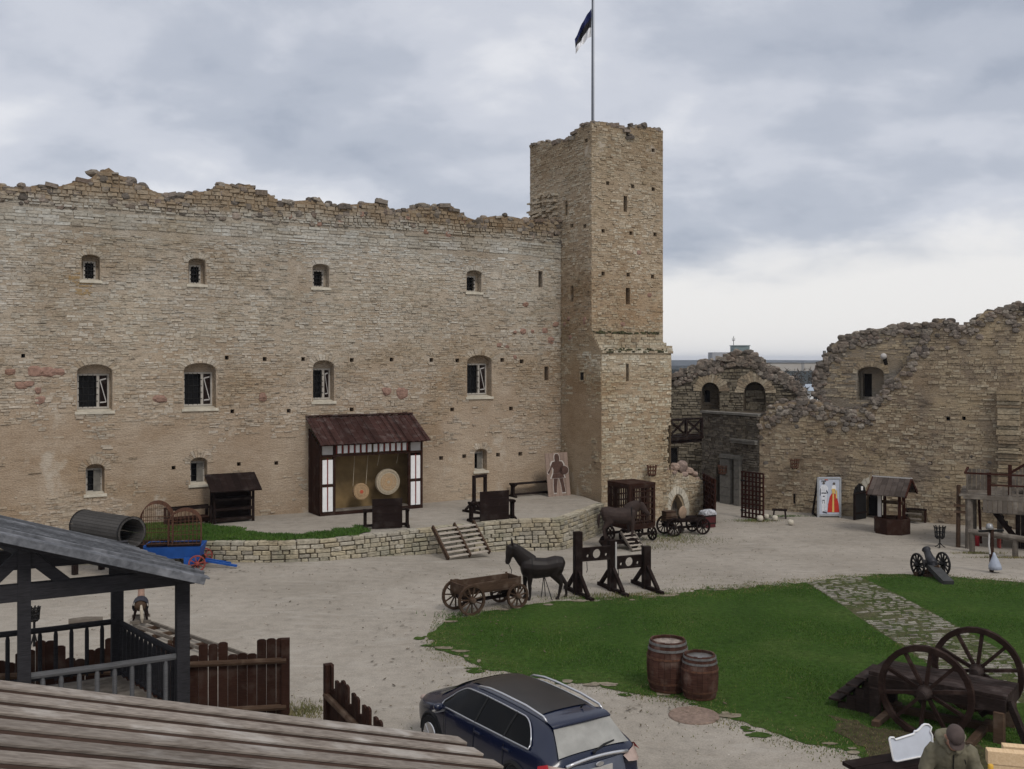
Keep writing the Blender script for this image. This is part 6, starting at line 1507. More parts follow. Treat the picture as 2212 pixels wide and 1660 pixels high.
# ------------------------------------------------------------------ foreground plank roof
M_ROOFP = wood('pale_weathered_planks', (0.095, 0.076, 0.062), (0.28, 0.243, 0.207), (.7, 11, 11), 3.4, isl=.22, weather=(0.345, 0.318, 0.288), bmp=.7)
M_ROOFD = wood('brown_plank_edges', (0.05, 0.032, 0.026), (0.10, 0.066, 0.053), (.9, 9, 9), 3, isl=.2)
kz = 2.9 / 4.1
E1 = at(990, 1592, 2200 * 2.9 / 815); ev = Vector((.534, -.845, 0)); wv = Vector((-.845, -.534, 0)); RA = math.atan2(wv.y, wv.x)
root = thing('plank_roof', 'foreground roof of pale weathered lapped planks sloping down to the right', 'roof', (E1.x, E1.y, 0), RA)
# local x runs up the slope, local y towards the viewer
mu, md, mk = MB(), MB(), MB(); pitch = .270; sl = .305; nbd = 14; rp = random.Random(5)
for i in range(nbd):
    y = i * pitch; L0 = rp.uniform(-.05, .04); zz = E1.z - .03
    a = Vector((L0, y + .075, zz + L0 * sl)); b = Vector((5.2, y + .075 + rp.uniform(-.01, .01), zz + 5.2 * sl))
    upn = Vector((-sl, 0, 1)).normalized()
    mu.beam(a + Vector((0, 0, .028)), b + Vector((0, 0, .028)), .150, .02, upn); mk.beam(a + Vector((.01, .002, -.012)), b + Vector((0, .002, -.012)), .142, .058, upn)
    if i in (3, 7, 10):                              # butt joints
        pass
    md.beam(a + Vector((0.05, .13, -.056)), b + Vector((0, .13, -.056)), .2, .03, upn)
mu.build('top_boards', M_ROOFP, root, bevel=.004); md.build('under_boards', M_ROOFP, root); mk.build('batten', M_ROOFD, root)
mb = MB(); mb.beam((.06, -.02, E1.z - .14), (5.2, -.02, E1.z - .14 + 5.14 * sl), .04, .2, (-sl, 0, 1)); mb.build('verge_board', M_ROOFD, root)
mb = MB()
for x in (.35, 2.2, 4.2): mb.beam((x, .0, E1.z - .17 + x * sl), (x, nbd * pitch, E1.z - .17 + x * sl), .12, .14)
mb.build('purlin', M_ROOFD, root)
for x, y in ((.4, .35), (.4, 3.4), (4.4, .35), (4.4, 3.4)):
    mb = MB(); z1 = E1.z - .24 + x * sl; mb.box((x, y, z1 / 2), (.15, .15, z1)); mb.build('post', M_WOODP, root)

# ------------------------------------------------------------------ timber pavilion
PL, PR, PB = at(52, 0, 15.2), at(394, 0, 16.3), at(253, 0, 18.45)
for q in (PL, PR, PB): q.z = 0
PBL = PL + PB - PR; e = (PR - PL).normalized(); f = (PB - PR).normalized(); DZ = 1.60; RZ = 2.57; BZ = 3.72
pav = thing('timber_pavilion', 'dark timber pavilion with grey plank roof, railings and deck in the left foreground', 'pavilion', PL, 0)
def pb(name, mb, m=None, bv=.006): return mb.build(name, m or M_WOODP, pav, world=True, bevel=bv)
M_ROOFG = wood('blue_grey_roof_boards', (0.045, 0.047, 0.052), (0.12, 0.123, 0.132), (1.2, 1.2, 1.2), 9, isl=.3, weather=(0.17, 0.173, 0.185))
for P_, zt, wd in ((PL, 4.52, .18), (PR, 3.86, .2), (PB, 3.86, .2), (PBL, 4.5, .18)):
    mb = MB(); mb.box(P_ + Z * zt / 2, (wd, wd, zt), math.atan2(e.y, e.x)); pb('post', mb)
mb = MB()
for i in range(14):
    a, b = PL + f * (.0 + i * .2), PR + f * (.0 + i * .2); mb.beam(a - e * 2.2 + Z * DZ, b + Z * DZ, .185, .05)
pb('deck', mb, M_WOODG)
mb = MB(); mb.beam(PL - e * 2.2 + Z * (DZ - .13), PR + e * .1 + Z * (DZ - .13), .12, .2); mb.beam(PBL - e * 2.2 + Z * (DZ - .13), PB + e * .1 + Z * (DZ - .13), .12, .2); mb.beam(PR + Z * (DZ - .13), PB + Z * (DZ - .13), .12, .2); pb('deck_beam', mb)
for (a, b, ext) in ((PL, PR, 2.2), (PBL, PB, 2.2)):
    mb = MB(); mb.beam(a - e * ext + Z * (BZ + .12), b + e * .18 + Z * (BZ + .12), .16, .25 if a is PL else .34); pb('tie_beam', mb)
mb = MB(); mb.beam(PR + Z * (BZ + .06), PB + f * .5 + Z * (BZ + .06), .15, .16); mb.beam(PL + Z * (BZ + .72), PBL + f * .4 + Z * (BZ + .72), .15, .16); pb('wall_plate', mb)
for P_, dr, L_ in ((PL, e, .62), (PL, -e, .6)):
    mb = MB(); mb.beam(P_ + Z * (BZ + .72 if P_ is PL else BZ + .66), P_ + dr * L_ + Z * (BZ + .15), .12, .17); pb('brace', mb)
mb = MB(); mb.beam(PB + e * .0 + Z * (BZ - .45) - f * .1, PB + Z * (BZ + .0) - f * .1, .34, .10); pb('bracket_board', mb)
def rail(a, b, mm, n, skip=()):
    mb = MB(); d = (b - a); mb.tube([a + Z * RZ, a.lerp(b, .5) + Z * (RZ - .01), b + Z * RZ], .052, 8); pb('top_rail', mb, mm, 0)
    mb = MB(); mb.tube([a + Z * (DZ + .12), b + Z * (DZ + .12)], .035, 6); pb('bottom_rail', mb, mm, 0)
    for i in range(1, n):
        p = a.lerp(b, i / n); mb = MB(); mb.tube([p + Z * (DZ + .05), p + Z * (DZ + .2), p + Z * (RZ - .12), p + Z * (RZ - .02)], [.022, .036, .036, .02], 6); pb('baluster', mb, mm, 0)
M_RAILG = wood('grey_rail', (0.055, 0.055, 0.057), (0.115, 0.115, 0.118), isl=.1)
rail(PL, PR, M_RAILG, 9); rail(PR, PB, M_WOODP, 15); rail(PBL - e * .0, PB, M_WOODP, 9); rail(PBL - e * 2.2, PBL, M_WOODP, 9)
NV1 = at(458, 1249, 16.0); sl2 = .32; LR = 3.7; wd = 3.8; nb = 23
mb = MB()
for i in range(nb):
    o_ = NV1 + f * (wd * (i + .5) / nb) + Z * (.045 if i % 2 else 0) ; dl = rp.uniform(-.04, .05)
    mb.beam(o_ - e * LR + Z * LR * sl2, o_ + e * dl - Z * dl * sl2, wd / nb * (.5 if i % 2 else 1.3), .05 if i % 2 else .03, (sl2 * e.x, sl2 * e.y, 1))
pb('roof_boards', mb, M_ROOFG, .004)
mb = MB(); o_ = NV1 - Z * .06 - f * .03; mb.beam(o_ - e * LR + Z * LR * sl2, o_ - e * .12 + Z * .12 * sl2, .045, .12, (sl2 * e.x, sl2 * e.y, 1)); o_ = NV1 - Z * .06 + f * (wd + .03); mb.beam(o_ - e * LR + Z * LR * sl2, o_ - e * .12 + Z * .12 * sl2, .045, .16, (sl2 * e.x, sl2 * e.y, 1)); pb('barge_board', mb, M_ROOFG)
mb = MB()
for k in (.12, .5, .88):
    o_ = NV1 + f * wd * k - Z * .12; mb.beam(o_ - e * LR + Z * LR * sl2, o_ - e * .25 + Z * .25 * sl2, .10, .16, (sl2 * e.x, sl2 * e.y, 1))
pb('rafter', mb)

# ------------------------------------------------------------------ palisade fences
def palisade(name, label, a, b, heights, rails, w_=.18, cat='fence', group=None, side=1):
    d = b - a; ang = math.atan2(d.y, d.x); L_ = d.length; n = max(2, round(L_ / w_)); root = thing(name, label, cat, a, ang, group)
    mb = MB()
    for i in range(n):
        x0, x1 = L_ * i / n + .003, L_ * (i + 1) / n - rp.choice((.003, .003, .012)); h_ = heights(i, n) + rp.uniform(-.02, .02); c = .05
        mb.prism([(x0, 0), (x1, 0), (x1, h_ - c * .6), (x1 - .04, h_ - c * .1), ((x0 + x1) / 2, h_), (x0 + .04, h_ - c * .1), (x0, h_ - c * .6)], (0, -.02 + rp.uniform(-.006, .006), 0), (1, 0, 0), (0, 0, 1), (0, .04, 0))
    mb.build('pale_boards', M_WOODB, root)
    for z in rails:
        mb = MB(); mb.tube([(-.05, -side * .07, z), (L_ + .02, -side * .07, z)], .062, 8); mb.build('rail', M_WOODC, root)
    mb = MB(); mb.box((L_, side * -.02, heights(n - 1, n) / 2 - .02), (.16, .16, heights(n - 1, n))); mb.build('end_post', M_WOODB, root)
    return root
ga_, gb_ = G(408, 1558), G(617, 1547)
palisade('palisade_gate', 'dark brown palisade gate leaf with stepped top right of the pavilion', ga_, gb_, lambda i, n: 1.62 if i >= n - 3 else 1.34 if (i % 7) in (0, 4, 5, 6) else 1.56, (.22, 1.17), .185, 'gate', 'open palisade gate leaves')
dl_ = (ga_ - gb_).normalized()
palisade('palisade_fence', 'dark brown palisade fence running behind the timber pavilion', ga_ + dl_ * 4.6, ga_ + dl_ * .12, lambda i, n: (1.55, 1.58, 1.75, 1.75, 1.62, 1.40, 1.36)[i % 7], (.3, 1.1), .185)
a_ = at(712, 1437, 2200 * 5.75 / 660); b_ = at(826, 1568, 2200 * 5.95 / 791); a_.z = b_.z = 0
palisade('palisade_gate', 'second palisade gate leaf seen edge-on, swung open towards the car', b_, a_, lambda i, n: (1.42, 1.40, 1.20, 1.44, 1.42, 1.2, 1.45, 1.45, 1.2, 1.5, 1.52)[i % 11] if i < n - 1 else 1.6, (.3, 1.0), .20, 'gate', 'open palisade gate leaves', side=-1)
# log and wooden riding horse on its rails
p = G(148, 1352); q = G(222, 1345); mb = MB(); mb.tube([p + Z * .10, p.lerp(q, .5) + Z * .11, q + Z * .09], [.10, .11, .085], 10); o = mb.build('log', M_WOODG); tag(o, 'pale barked log lying on the gravel behind the pavilion', 'log')
pr0, pr1 = G(305, 1356), G(520, 1432); dd = (pr1 - pr0); ang = math.atan2(dd.y, dd.x)
root = thing('wooden_track', 'pair of narrow wooden rails on the ground for the riding horse', 'track', pr0, ang); Lt = dd.length
mb = MB()
for y in (-.22, .22): mb.box((Lt / 2, y, .13), (Lt, .06, .08)); 
mb.build('rail', M_WOODG, root)
for i in range(6): mb = MB(); mb.box((Lt * (i + .5) / 6, 0, .045), (.1, .62, .09)); mb.build('sleeper', M_WOODC, root)
hp = pr0 + Vector((-.05, .1, .26)); hp.z = .18; root = thing('riding_horse', 'small wooden riding horse with dark saddle cloth and pale tail on the wooden rails', 'toy horse', hp, math.radians(108)); root.scale = (.86, .86, .76)
mb = MB(); mb.box((0, 0, .04), (.95, .34, .08)); mb.box((-.42, 0, .06), (.1, .62, .1)); mb.box((.42, 0, .06), (.1, .55, .1)); mb.build('sled', M_WOODG, root)
mb = MB(); mb.tube([(-.42, 0, .58), (-.34, 0, .6), (0, 0, .6), (.3, 0, .62), (.4, 0, .64)], [.10, .185, .19, .185, .1], 14); mb.build('body', M_WOODC, root, smooth=True)
mb = MB(); mb.tube([(.28, 0, .68), (.42, 0, .86), (.5, 0, .98), (.62, 0, .90), (.72, 0, .78)], [.13, .10, .10, .085, .05], 10)
for y in (-.05, .05): mb.tube([(.47, y, 1.04), (.46, y * 1.2, 1.14)], [.03, .008], 6)
mb.build('head', plain('pinkish_wood', (0.24, 0.15, 0.11), .8, .2, 8, .2), root, smooth=True)
for x in (-.3, .28):
    for y in (-.12, .12): mb = MB(); mb.tube([(x, y, .56), (x * 1.15, y * 1.75, .08)], [.05, .032], 8); mb.build('leg', M_WOODD, root)
mb = MB(); mb.tube([(-.42, -.03, .66), (-.52, -.04, .5), (-.54, -.06, .22), (-.52, -.06, .05)], [.03, .05, .055, .02], 8); mb.build('tail', plain('pale_rope_tail', (0.38, 0.33, 0.26), .9, .2, 20, .3), root)
mb = MB(); rg2 = []
for x in (-.36, -.3, -.1, .15, .22):
    rg2.append([Vector((x, math.cos(t) * (.235 if x > -.33 else .25), .58 + math.sin(t) * (.235 if x < .1 else .26))) for t in [math.pi * (-.3 + 1.6 * k / 12) for k in range(13)]])
mb.rings(rg2, caps=False, closed=False); mb.build('saddle_cloth', plain('dark_navy_cloth', (0.022, 0.022, 0.032), .7, .3, 8, .2), root, smooth=True)

# ------------------------------------------------------------------ blue estate car
M_PAINT = plain('dark_blue_car_paint', (0.004, 0.008, 0.028), .25, .06, 2, 0, spec=.4)
MATS['dark_blue_car_paint'].node_tree.nodes['Principled BSDF'].inputs['Coat Weight'].default_value = .35
M_TINT = plain('dark_tinted_glass', (0.002, 0.0022, 0.0025), .06, .1, 2, 0, spec=.08)
M_PANO = plain('dusty_black_roof_glass', (0.016, 0.0135, 0.0125), .35, .3, 3, 0, spec=.22)
M_CHROME = plain('brushed_chrome', (0.55, 0.55, 0.56), .28, .06, 5, 0, metal=.85)
M_DUSTG = plain('dust_covered_rear_glass', (0.27, 0.265, 0.245), .75, .22, 3.0, 0)
M_GREYD = plain('dusty_grey_blue_paint', (0.085, 0.095, 0.125), .6, .2, 4, 0)
M_TAILR = plain('tail_lamp_red', (0.40, 0.012, 0.018), .2, .1, 6, 0, spec=.6); M_TAILW = plain('dusty_lamp_lens', (0.36, 0.27, 0.23), .45, .15, 6, 0)
M_RUB = plain('black_rubber', (0.012, 0.012, 0.013), .8, .2, 8, .1)
SX = [-2.40, -2.36, -2.30, -2.20, -2.05, -1.93, -1.80, -1.3, -.6, 0, .5, .85, 1.15, 1.45, 1.65, 2.0, 2.25, 2.38, 2.43]
TB = dict(zt=[.74, .90, 1.02, 1.12, 1.27, 1.395, 1.455, 1.488, 1.50, 1.495, 1.46, 1.39, 1.23, 1.07, .985, .92, .84, .74, .62],
          wt=[.74, .72, .70, .67, .635, .61, .60, .60, .61, .61, .595, .57, .60, .66, .70, .70, .62, .5, .42],
          zs=[.62, .78, .90, .97, 1.0, 1.0, 1.0, .985, .965, .945, .93, .92, .905, .885, .86, .80, .70, .60, .5],
          wb=[.78, .82, .845, .865, .88, .885, .89, .90, .905, .905, .90, .895, .89, .88, .865, .81, .71, .57, .46])
def sec(x, key): return float(np.interp(x, SX, TB[key]))
def ring(x):
    zt, wt, zs, wb = (sec(x, k) for k in ('zt', 'wt', 'zs', 'wb')); m = min(.07, (zt - zs) * .45); zl_ = .62 if zs > .7 else zs - .06
    half = [(0, zt), (wt * .55, zt - .008), (wt * .9, zt - .028), (wt, zt - m), (wt * .55 + wb * .45, (zt - m) * .55 + zs * .45), (wb - .012, zs + .012), (wb + .012, zs - .04), (wb + .035, (zs + zl_) / 2), (wb + .035, zl_ - .08), (wb + .03, .40), (wb - .02, .25), (wb - .18, .19), (0, .19)]
    return half
car_c = None
def build_car():
    h = math.radians(33.5); fwd = Vector((-math.sin(h), math.cos(h), 0)); base = Vector((.05, 18.25, .02))
    root = thing('parked_car', 'dark blue estate car with silver roof rails and a dust-covered rear window', 'car', base, math.atan2(fwd.y, fwd.x))
    mb = MB(); rg3 = []
    for x in SX:
        hf = ring(x); rg3.append([Vector((x, y, z)) for y, z in hf] + [Vector((x, -y, z)) for y, z in hf[-2:0:-1]])
    mb.rings(rg3, True); mb.build('body', M_PAINT, root, smooth=True, subsurf=2)
    # glass bands follow the body surface
    def side_pt(x, t, s, off):
        zt, wt, zs, wb = (sec(x, k) for k in ('zt', 'wt', 'zs', 'wb')); m = min(.07, (zt - zs) * .45)
        y0, z0, y1, z1 = wt, zt - m, wb - .012, zs + .012; ym, zm = y0 * .55 + y1 * .45 + .02, z0 * .5 + z1 * .5
        y = (1 - t) ** 2 * y0 + 2 * t * (1 - t) * ym + t * t * y1; z = z0 + (z1 - z0) * t
        return Vector((x, s * (y + off), z + off * .4))
    for s in (1, -1):
        # window outline: along the top from the front pillar to the rear, back along the belt
        xs = np.linspace(-1.72, 1.12, 34); rows = []
        def lim(x):
            tt = .06 + .62 * max(0, (x - .55) / .6) ** 1.6 + .72 * max(0, (-1.25 - x) / .47) ** 2.2; return min(tt, .93), .95
        for x in xs:
            a, b = lim(x); rows.append([side_pt(x, a + (b - a) * k / 5, s, .016) for k in range(6)])
        mb = MB(); mb.rings(rows, caps=False, closed=False); g = mb.build('side_window', M_TINT, root, smooth=True)
        mb = MB(); tp = [side_pt(x, lim(x)[0], s, .02) for x in xs]; bt = [side_pt(x, lim(x)[1], s, .02) for x in xs]; mb.tube(tp + bt[::-1] + [tp[0]], .013, 6); mb.build('chrome_trim', M_CHROME, g, smooth=True)
        for x in (-.12, -1.02):
            mb = MB(); mb.tube([side_pt(x - .04, lim(x)[0], s, .014), side_pt(x, .5, s, .014), side_pt(x + .02, lim(x)[1], s, .014)], .022, 5); mb.build('window_pillar', M_RUB, g)
        mb = MB(); mb.tube([(x, s * (sec(x, 'wt') - .03), sec(x, 'zt') + dz) for x, dz in ((-1.80, -.02), (-1.7, .03), (-1.2, .045), (-.5, .04), (-.1, .03), (.22, .0), (.32, -.03))], [.012, .02, .022, .022, .022, .02, .012], 8); mb.build('roof_rail', M_CHROME, root, smooth=True)
        mb = MB(); mb.rock((.98, s * 1.01, .98), (.075, .11, .075), R, j=.03, rot=False); mb.box((.98, s * .92, .95), (.06, .1, .04)); mir = mb.build('mirror', M_PAINT, root, smooth=True)
        mb = MB(); mb.box((.99, s * 1.01, .905), (.12, .2, .02)); mb.build('mirror_strip', M_CHROME, mir)
        for x in (-1.40, 1.42):
            mb = MB(); mb.lathe([(.33, -.1), (.345, -.06), (.345, .06), (.33, .1)], (x, s * .85, .335), 24, 'Y'); w_ = mb.build('wheel', M_RUB, root)
            mb = MB(); mb.lathe([(.05, .03), (.21, .025), (.225, 0), (.225, -.05)] if s > 0 else [(.05, -.03), (.21, -.025), (.225, 0), (.225, .05)], (x, s * .94, .335), 24, 'Y', caps=False)
            for k in range(8): q = k * math.pi / 4; mb.beam((x, s * .955, .335), (x + math.cos(q) * .21, s * .95, .335 + math.sin(q) * .21), .05, .03)
            mb.build('rim', M_CHROME, w_)
            mb = MB(); mb.tube([(x + math.cos(q) * .385, s * (.935 if x < 0 else .905), .335 + math.sin(q) * .385) for q in [math.pi * (k / 12) for k in range(13)]], .04, 6); mb.build('wheel_arch', M_RUB, root)
        mb = MB(); 
        for x in (-.25, -1.15): mb.box((x, s * .945, .87), (.2, .03, .03))
        mb.build('door_handle', M_PAINT, root)
        mb = MB()
        for x in (-.12, .9, -1.05): mb.tube([(x, s * .925, .93), (x + .01, s * .945, .75), (x + .03, s * .945, .45)], .006, 4)
        mb.build('door_seam', M_RUB, root)
        # tail lamp wrapping the corner
        cols = [(-2.06, .905), (-2.2, .893), (-2.31, .865), (-2.385, .78), (-2.42, .66), (-2.435, .52)]
        def lampmesh(i0, i1, z0s, z1s, off):
            m_ = MB(); rws = []
            for k, (x, y) in enumerate(cols[i0:i1 + 1]):
                zz0, zz1 = z0s[k], z1s[k]; rws.append([Vector((x - off * (k / 3), s * (y + off), zz0 + (zz1 - zz0) * q / 3 )) + Vector((.10 * (q / 3) * (1 if k > 1 else .3), -s * .03 * q / 3, 0)) for q in range(4)])
            m_.rings(rws, False, False); return m_
        tl_ = lampmesh(0, 5, [.80, .74, .72, .73, .76, .79], [.86, .92, .945, .93, .90, .86], .035).build('tail_light', M_TAILW, root, smooth=True)
        lampmesh(0, 2, [.83, .86, .87], [.875, .935, .96], .045).build('red_lens', M_TAILR, tl_, smooth=True)
        lampmesh(0, 1, [.78, .72], [.84, .86], .045).build('red_lens', M_TAILR, tl_, smooth=True)
        # headlamp
        mb = MB(); mb.rock((2.08, s * .62, .74), (.26, .12, .07), R, j=.0, rot=False); mb.build('headlight', M_TAILW, root, smooth=True)
    def top_grid(x0, x1, fr0, fr1, n, off, name, m_, par=None):
        rows = []
        for x in np.linspace(x0, x1, n):
            t = (x - x0) / (x1 - x0); k = fr0 + (fr1 - fr0) * t; wt, zt = sec(x, 'wt'), sec(x, 'zt')
            rows.append([Vector((x + (-off if name == 'rear_window' else 0), wt * k * q, zt + off - .028 * abs(q) ** 3 * min(1, k))) for q in np.linspace(-1, 1, 13)])
        m2 = MB(); m2.rings(rows, False, False); return m2.build(name, m_, par or root, smooth=True)
    top_grid(-1.52, .72, .80, .80, 18, .012, 'roof_panel', M_PANO)
    rw = top_grid(-2.285, -1.955, 1.02, .93, 10, .022, 'rear_window', M_DUSTG)
    top_grid(.93, 1.55, .93, 1.0, 12, .016, 'windscreen', M_TINT)
    mb = MB(); rows = []
    for x, dz in ((-1.97, -.01), (-1.99, .03), (-1.88, .045), (-1.70, .012)):
        rows.append([Vector((x - .05 * (1 - q * q) * (1 if x < -1.8 else 0), sec(-1.85, 'wt') * .97 * q, sec(max(x, -1.93), 'zt') + dz - .03 * abs(q) ** 3)) for q in np.linspace(-1, 1, 11)])
    mb.rings(rows, False, False); mb.build('roof_spoiler', M_PAINT, root, smooth=True)
    mb = MB(); mb.tube([(-2.33, .02, 1.015), (-2.30, -.2, 1.075), (-2.28, -.42, 1.095)], [.016, .018, .012], 6); mb.rock((-2.34, .03, 1.01), .035, R, True, j=0); mb.build('rear_wiper', M_RUB, root)
    mb = MB(); mb.tube([(-2.385, y, .955 - .12 * y * y) for y in np.linspace(-.62, .62, 9)], .03, 6); mb.build('tailgate_strip', M_CHROME, root, smooth=True)
    mb = MB(); mb.box((-2.425, 0, .74), (.03, .53, .12)); mb.build('number_plate', M_OFFW, root)
    mb = MB(); rows = []
    for z, x in ((.60, -2.435), (.70, -2.43), (.80, -2.412), (.88, -2.39)): rows.append([Vector((x - .012 + .06 * abs(q) ** 3, .60 * q, z)) for q in np.linspace(-1, 1, 9)])
    mb.rings(rows, False, False); mb.build('tailgate_panel', M_GREYD, root, smooth=True)
    mb = MB(); mb.lathe([(.005, -.012), (.055, -.012), (.06, 0), (.055, .012)], (0, 0, 0), 18, 'X'); o_ = mb.build('badge', M_CHROME, root, loc=(-2.445, 0, .855)); o_.scale = (1, 1.35, .62)
    mb = MB(); rows = []
    for z, x in ((.22, -2.40), (.32, -2.47), (.46, -2.49), (.56, -2.47), (.60, -2.42)): rows.append([Vector((x + .16 * abs(q) ** 3.2, .90 * q, z)) for q in np.linspace(-1, 1, 13)])
    mb.rings(rows, False, False); mb.build('rear_bumper', M_GREYD, root, smooth=True)
    mb = MB(); mb.tube([(-1.62, -.25, 1.475), (-1.72, -.25, 1.56)], [.02, .006], 6); mb.build('aerial', M_RUB, root)
build_car()

# ------------------------------------------------------------------ timber platform with two great wheels
ZP = .90
a = at(1876, 1449, 2200 * (H - ZP) / 672); b = at(2174, 1505, 2200 * (H - ZP) / 728); d = (b - a); d.z = 0; ang = math.atan2(d.y, d.x); Lp = d.length
gun = thing('wheeled_platform', 'heavy dark timber platform with side steps flanked by two great spoked wheels', 'platform', (a.x, a.y, 0), ang)
M_WOODK = wood('tarred_oak', (0.010, 0.007, 0.006), (0.035, 0.024, 0.021), (1.5, 9, 9), 4, isl=.3, weather=(0.06, 0.047, 0.043))
WP = 1.05
mb = MB()
for i in range(6): mb.box((Lp / 2, WP * (i + .5) / 6, ZP - .03), (Lp, WP / 6 - .008, .07))
mb.build('deck', M_WOODK, gun, bevel=.006)
mb = MB(); mb.box((Lp / 2, .02, ZP - .19), (Lp - .02, .12, .24)); mb.box((Lp / 2, WP - .02, ZP - .19), (Lp - .02, .12, .24)); mb.box((.06, WP / 2, ZP - .19), (.12, WP - .2, .24)); mb.box((Lp - .06, WP / 2, ZP - .19), (.12, WP - .2, .24)); mb.build('edge_beam', M_WOODK, gun)
for x, y in ((.14, .0), (.16, WP - .05), (Lp - .12, -.02), (Lp - .15, WP)):
    mb = MB(); mb.box((x, y, (ZP - .3) / 2), (.19, .17, ZP - .3)); mb.build('leg', M_WOODK if x < 1 else M_WOODC, gun, bevel=.01)
for x, s in ((Lp - .2, -1), (.3, 1)):
    mb = MB(); mb.beam((x, WP, ZP - .3), (x + s * .5, WP, .12), .1, .1); mb.build('brace', M_WOODK, gun)
mb = MB(); mb.beam((Lp + .03, .1, ZP - .1), (Lp + .35, .0, .1), .1, .12); mb.build('brace', M_WOODK, gun)
mb = MB(); mb.box((Lp / 2, WP / 2, .08), (Lp - .3, .14, .14)); mb.box((Lp - .5, .1, .06), (.14, 1.6, .12)); mb.box((.35, .1, .06), (.14, 1.5, .12)); mb.build('ground_sill', M_WOODC, gun)
for k in range(4):
    z = ZP * (4 - k) / 5 - .0; x = -.02 - .185 * (k + 1)
    mb = MB(); mb.box((x + .05, WP / 2, z), (.24, WP + .06, .045)); mb.build('step_tread', M_WOODK, gun)
    for y_ in (.08, WP - .08): mb = MB(); mb.box((x + .2, y_, z / 2 - .03), (.18, .1, z - .05)); mb.build('step_riser', M_WOODK, gun)
Mi = Matrix.Rotation(-ang, 3, 'Z')
wc = Mi @ (at(1999, 1512, 19.75) - Vector((a.x, a.y, 0)))
M_WHEEL = wood('great_wheel_wood', (0.012, 0.0072, 0.006), (0.033, 0.019, 0.015), isl=.25, weather=(0.058, 0.038, 0.031))
wz = .86; w1 = add_wheel(gun, M_WHEEL, (wc.x, -.52, wz), .90, 0, hubmat=M_WOODK, wd=.11, rim=.115, nsp=10, hub=.15, hubl=.46, spoke=.065)
wc2 = Mi @ (at(2127, 1466, 21.6) - Vector((a.x, a.y, 0))); copy_wheel(w1, (wc2.x, WP + .5, wz))
mb = MB(); mb.tube([(wc.x, -.85, wz), (wc.x, WP + .3, wz - .0)], .07, 10) if False else mb.tube([(wc.x, -.82, wz - .0), (wc.x, -.2, wz - .0)], .075, 10); mb.build('axle', M_WOODK, gun)

# ------------------------------------------------------------------ terrace with workbench, man and timber at the lower right
TZ = 1.22
tr_ = thing('viewing_deck', 'weathered plank deck under the feet of the man in the olive jacket', 'deck', (5.2, 11.2, 0), 0)
mb = MB()
for i in range(22): mb.box((-2.0 + i * .19, 0, TZ - .03), (.18, 3.6, .06))
mb.build('planks', M_WOODG, tr_)
for x in (-2, 0, 2):
    for y in (-1.7, 1.7): mb = MB(); mb.box((x, y, (TZ - .06) / 2), (.16, .16, TZ - .06)); mb.build('post', M_WOODG, tr_)
# workbench
p0 = at(1880, 1668, 12.3); zb = at(0, 1640, 12.9).z; wb_ = thing('workbench', 'dark stained board workbench in front of the white sign', 'workbench', (p0.x + .16, 12.28, TZ), .36)
hb_ = zb - TZ
mb = MB()
for i in range(3): mb.box((.62, .1 + i * .22, hb_ - .025), (1.44, .21, .05))
mb.build('top', M_WOODD, wb_)
mb = MB(); mb.box((.52, -.02, hb_ - .10), (1.04, .03, .15)); mb.build('front_board', M_REDW if False else M_WOODR, wb_)
for x in (.1, .95):
    for y in (.08, .42): mb = MB(); mb.box((x, y, (hb_ - .05) / 2), (.09, .09, hb_ - .05)); mb.build('leg', M_WOODD, wb_)
# faint chalk scrawl on the board edge
mb = MB(); rc_ = random.Random(2)
for i in range(16):
    x = .30 + i * .028; mb.beam((x, -.04, hb_ - .12 + rc_.uniform(-.02, .02)), (x + rc_.uniform(-.01, .02), -.04, hb_ - .06 + rc_.uniform(-.02, .02)), .005, .005)
mb.build('chalk_scrawl', M_OFFW, wb_)
# white shaped sign
SYv = 12.75; sp_ = [(1920, 1571), (1925, 1567), (1935, 1567), (1941, 1574), (1985, 1562), (1988, 1555), (1996, 1555), (2003, 1546), (2010, 1542), (2019, 1542), (2026, 1549), (2024, 1560), (2030, 1575), (2032, 1600), (2030, 1630), (1985, 1632), (1937, 1641), (1929, 1636), (1926, 1610)]
sp_ = [((3150 + .3807 * x) / 1.8047, (2400 + .3807 * y) / 1.8047) for x, y in ((830, 1265), (845, 1245), (880, 1245), (897, 1268), (1095, 1218), (1108, 1190), (1130, 1192), (1160, 1170), (1190, 1140), (1220, 1125), (1255, 1130), (1285, 1158), (1270, 1200), (1290, 1240), (1290, 1440), (1130, 1447), (900, 1482), (868, 1470), (858, 1430))]; pts = [at(x, y, SYv) for x, y in sp_]; o0 = pts[0]
mb = MB(); poly = [(q.x - o0.x, q.z - o0.z) for q in pts]
mb.prism(poly, (0, 0, 0), (1, .10, 0), (0, .10, 1), (0.0, .035, 0)); sg = mb.build('white_sign', plain('bluish_white_board', (0.60, 0.63, 0.70), .6, .06, 6, .05), loc=o0, bevel=.006); tag(sg, 'blank white board sign with a curled top corner leaning beside the man', 'sign')
mb = MB(); cyc = [Vector((x, x * .10 + z * .10 - .008, z)) for x, z in poly]; mb.tube(cyc + [cyc[0]], .011, 6); mb.build('raised_border', M_WHITE, sg)
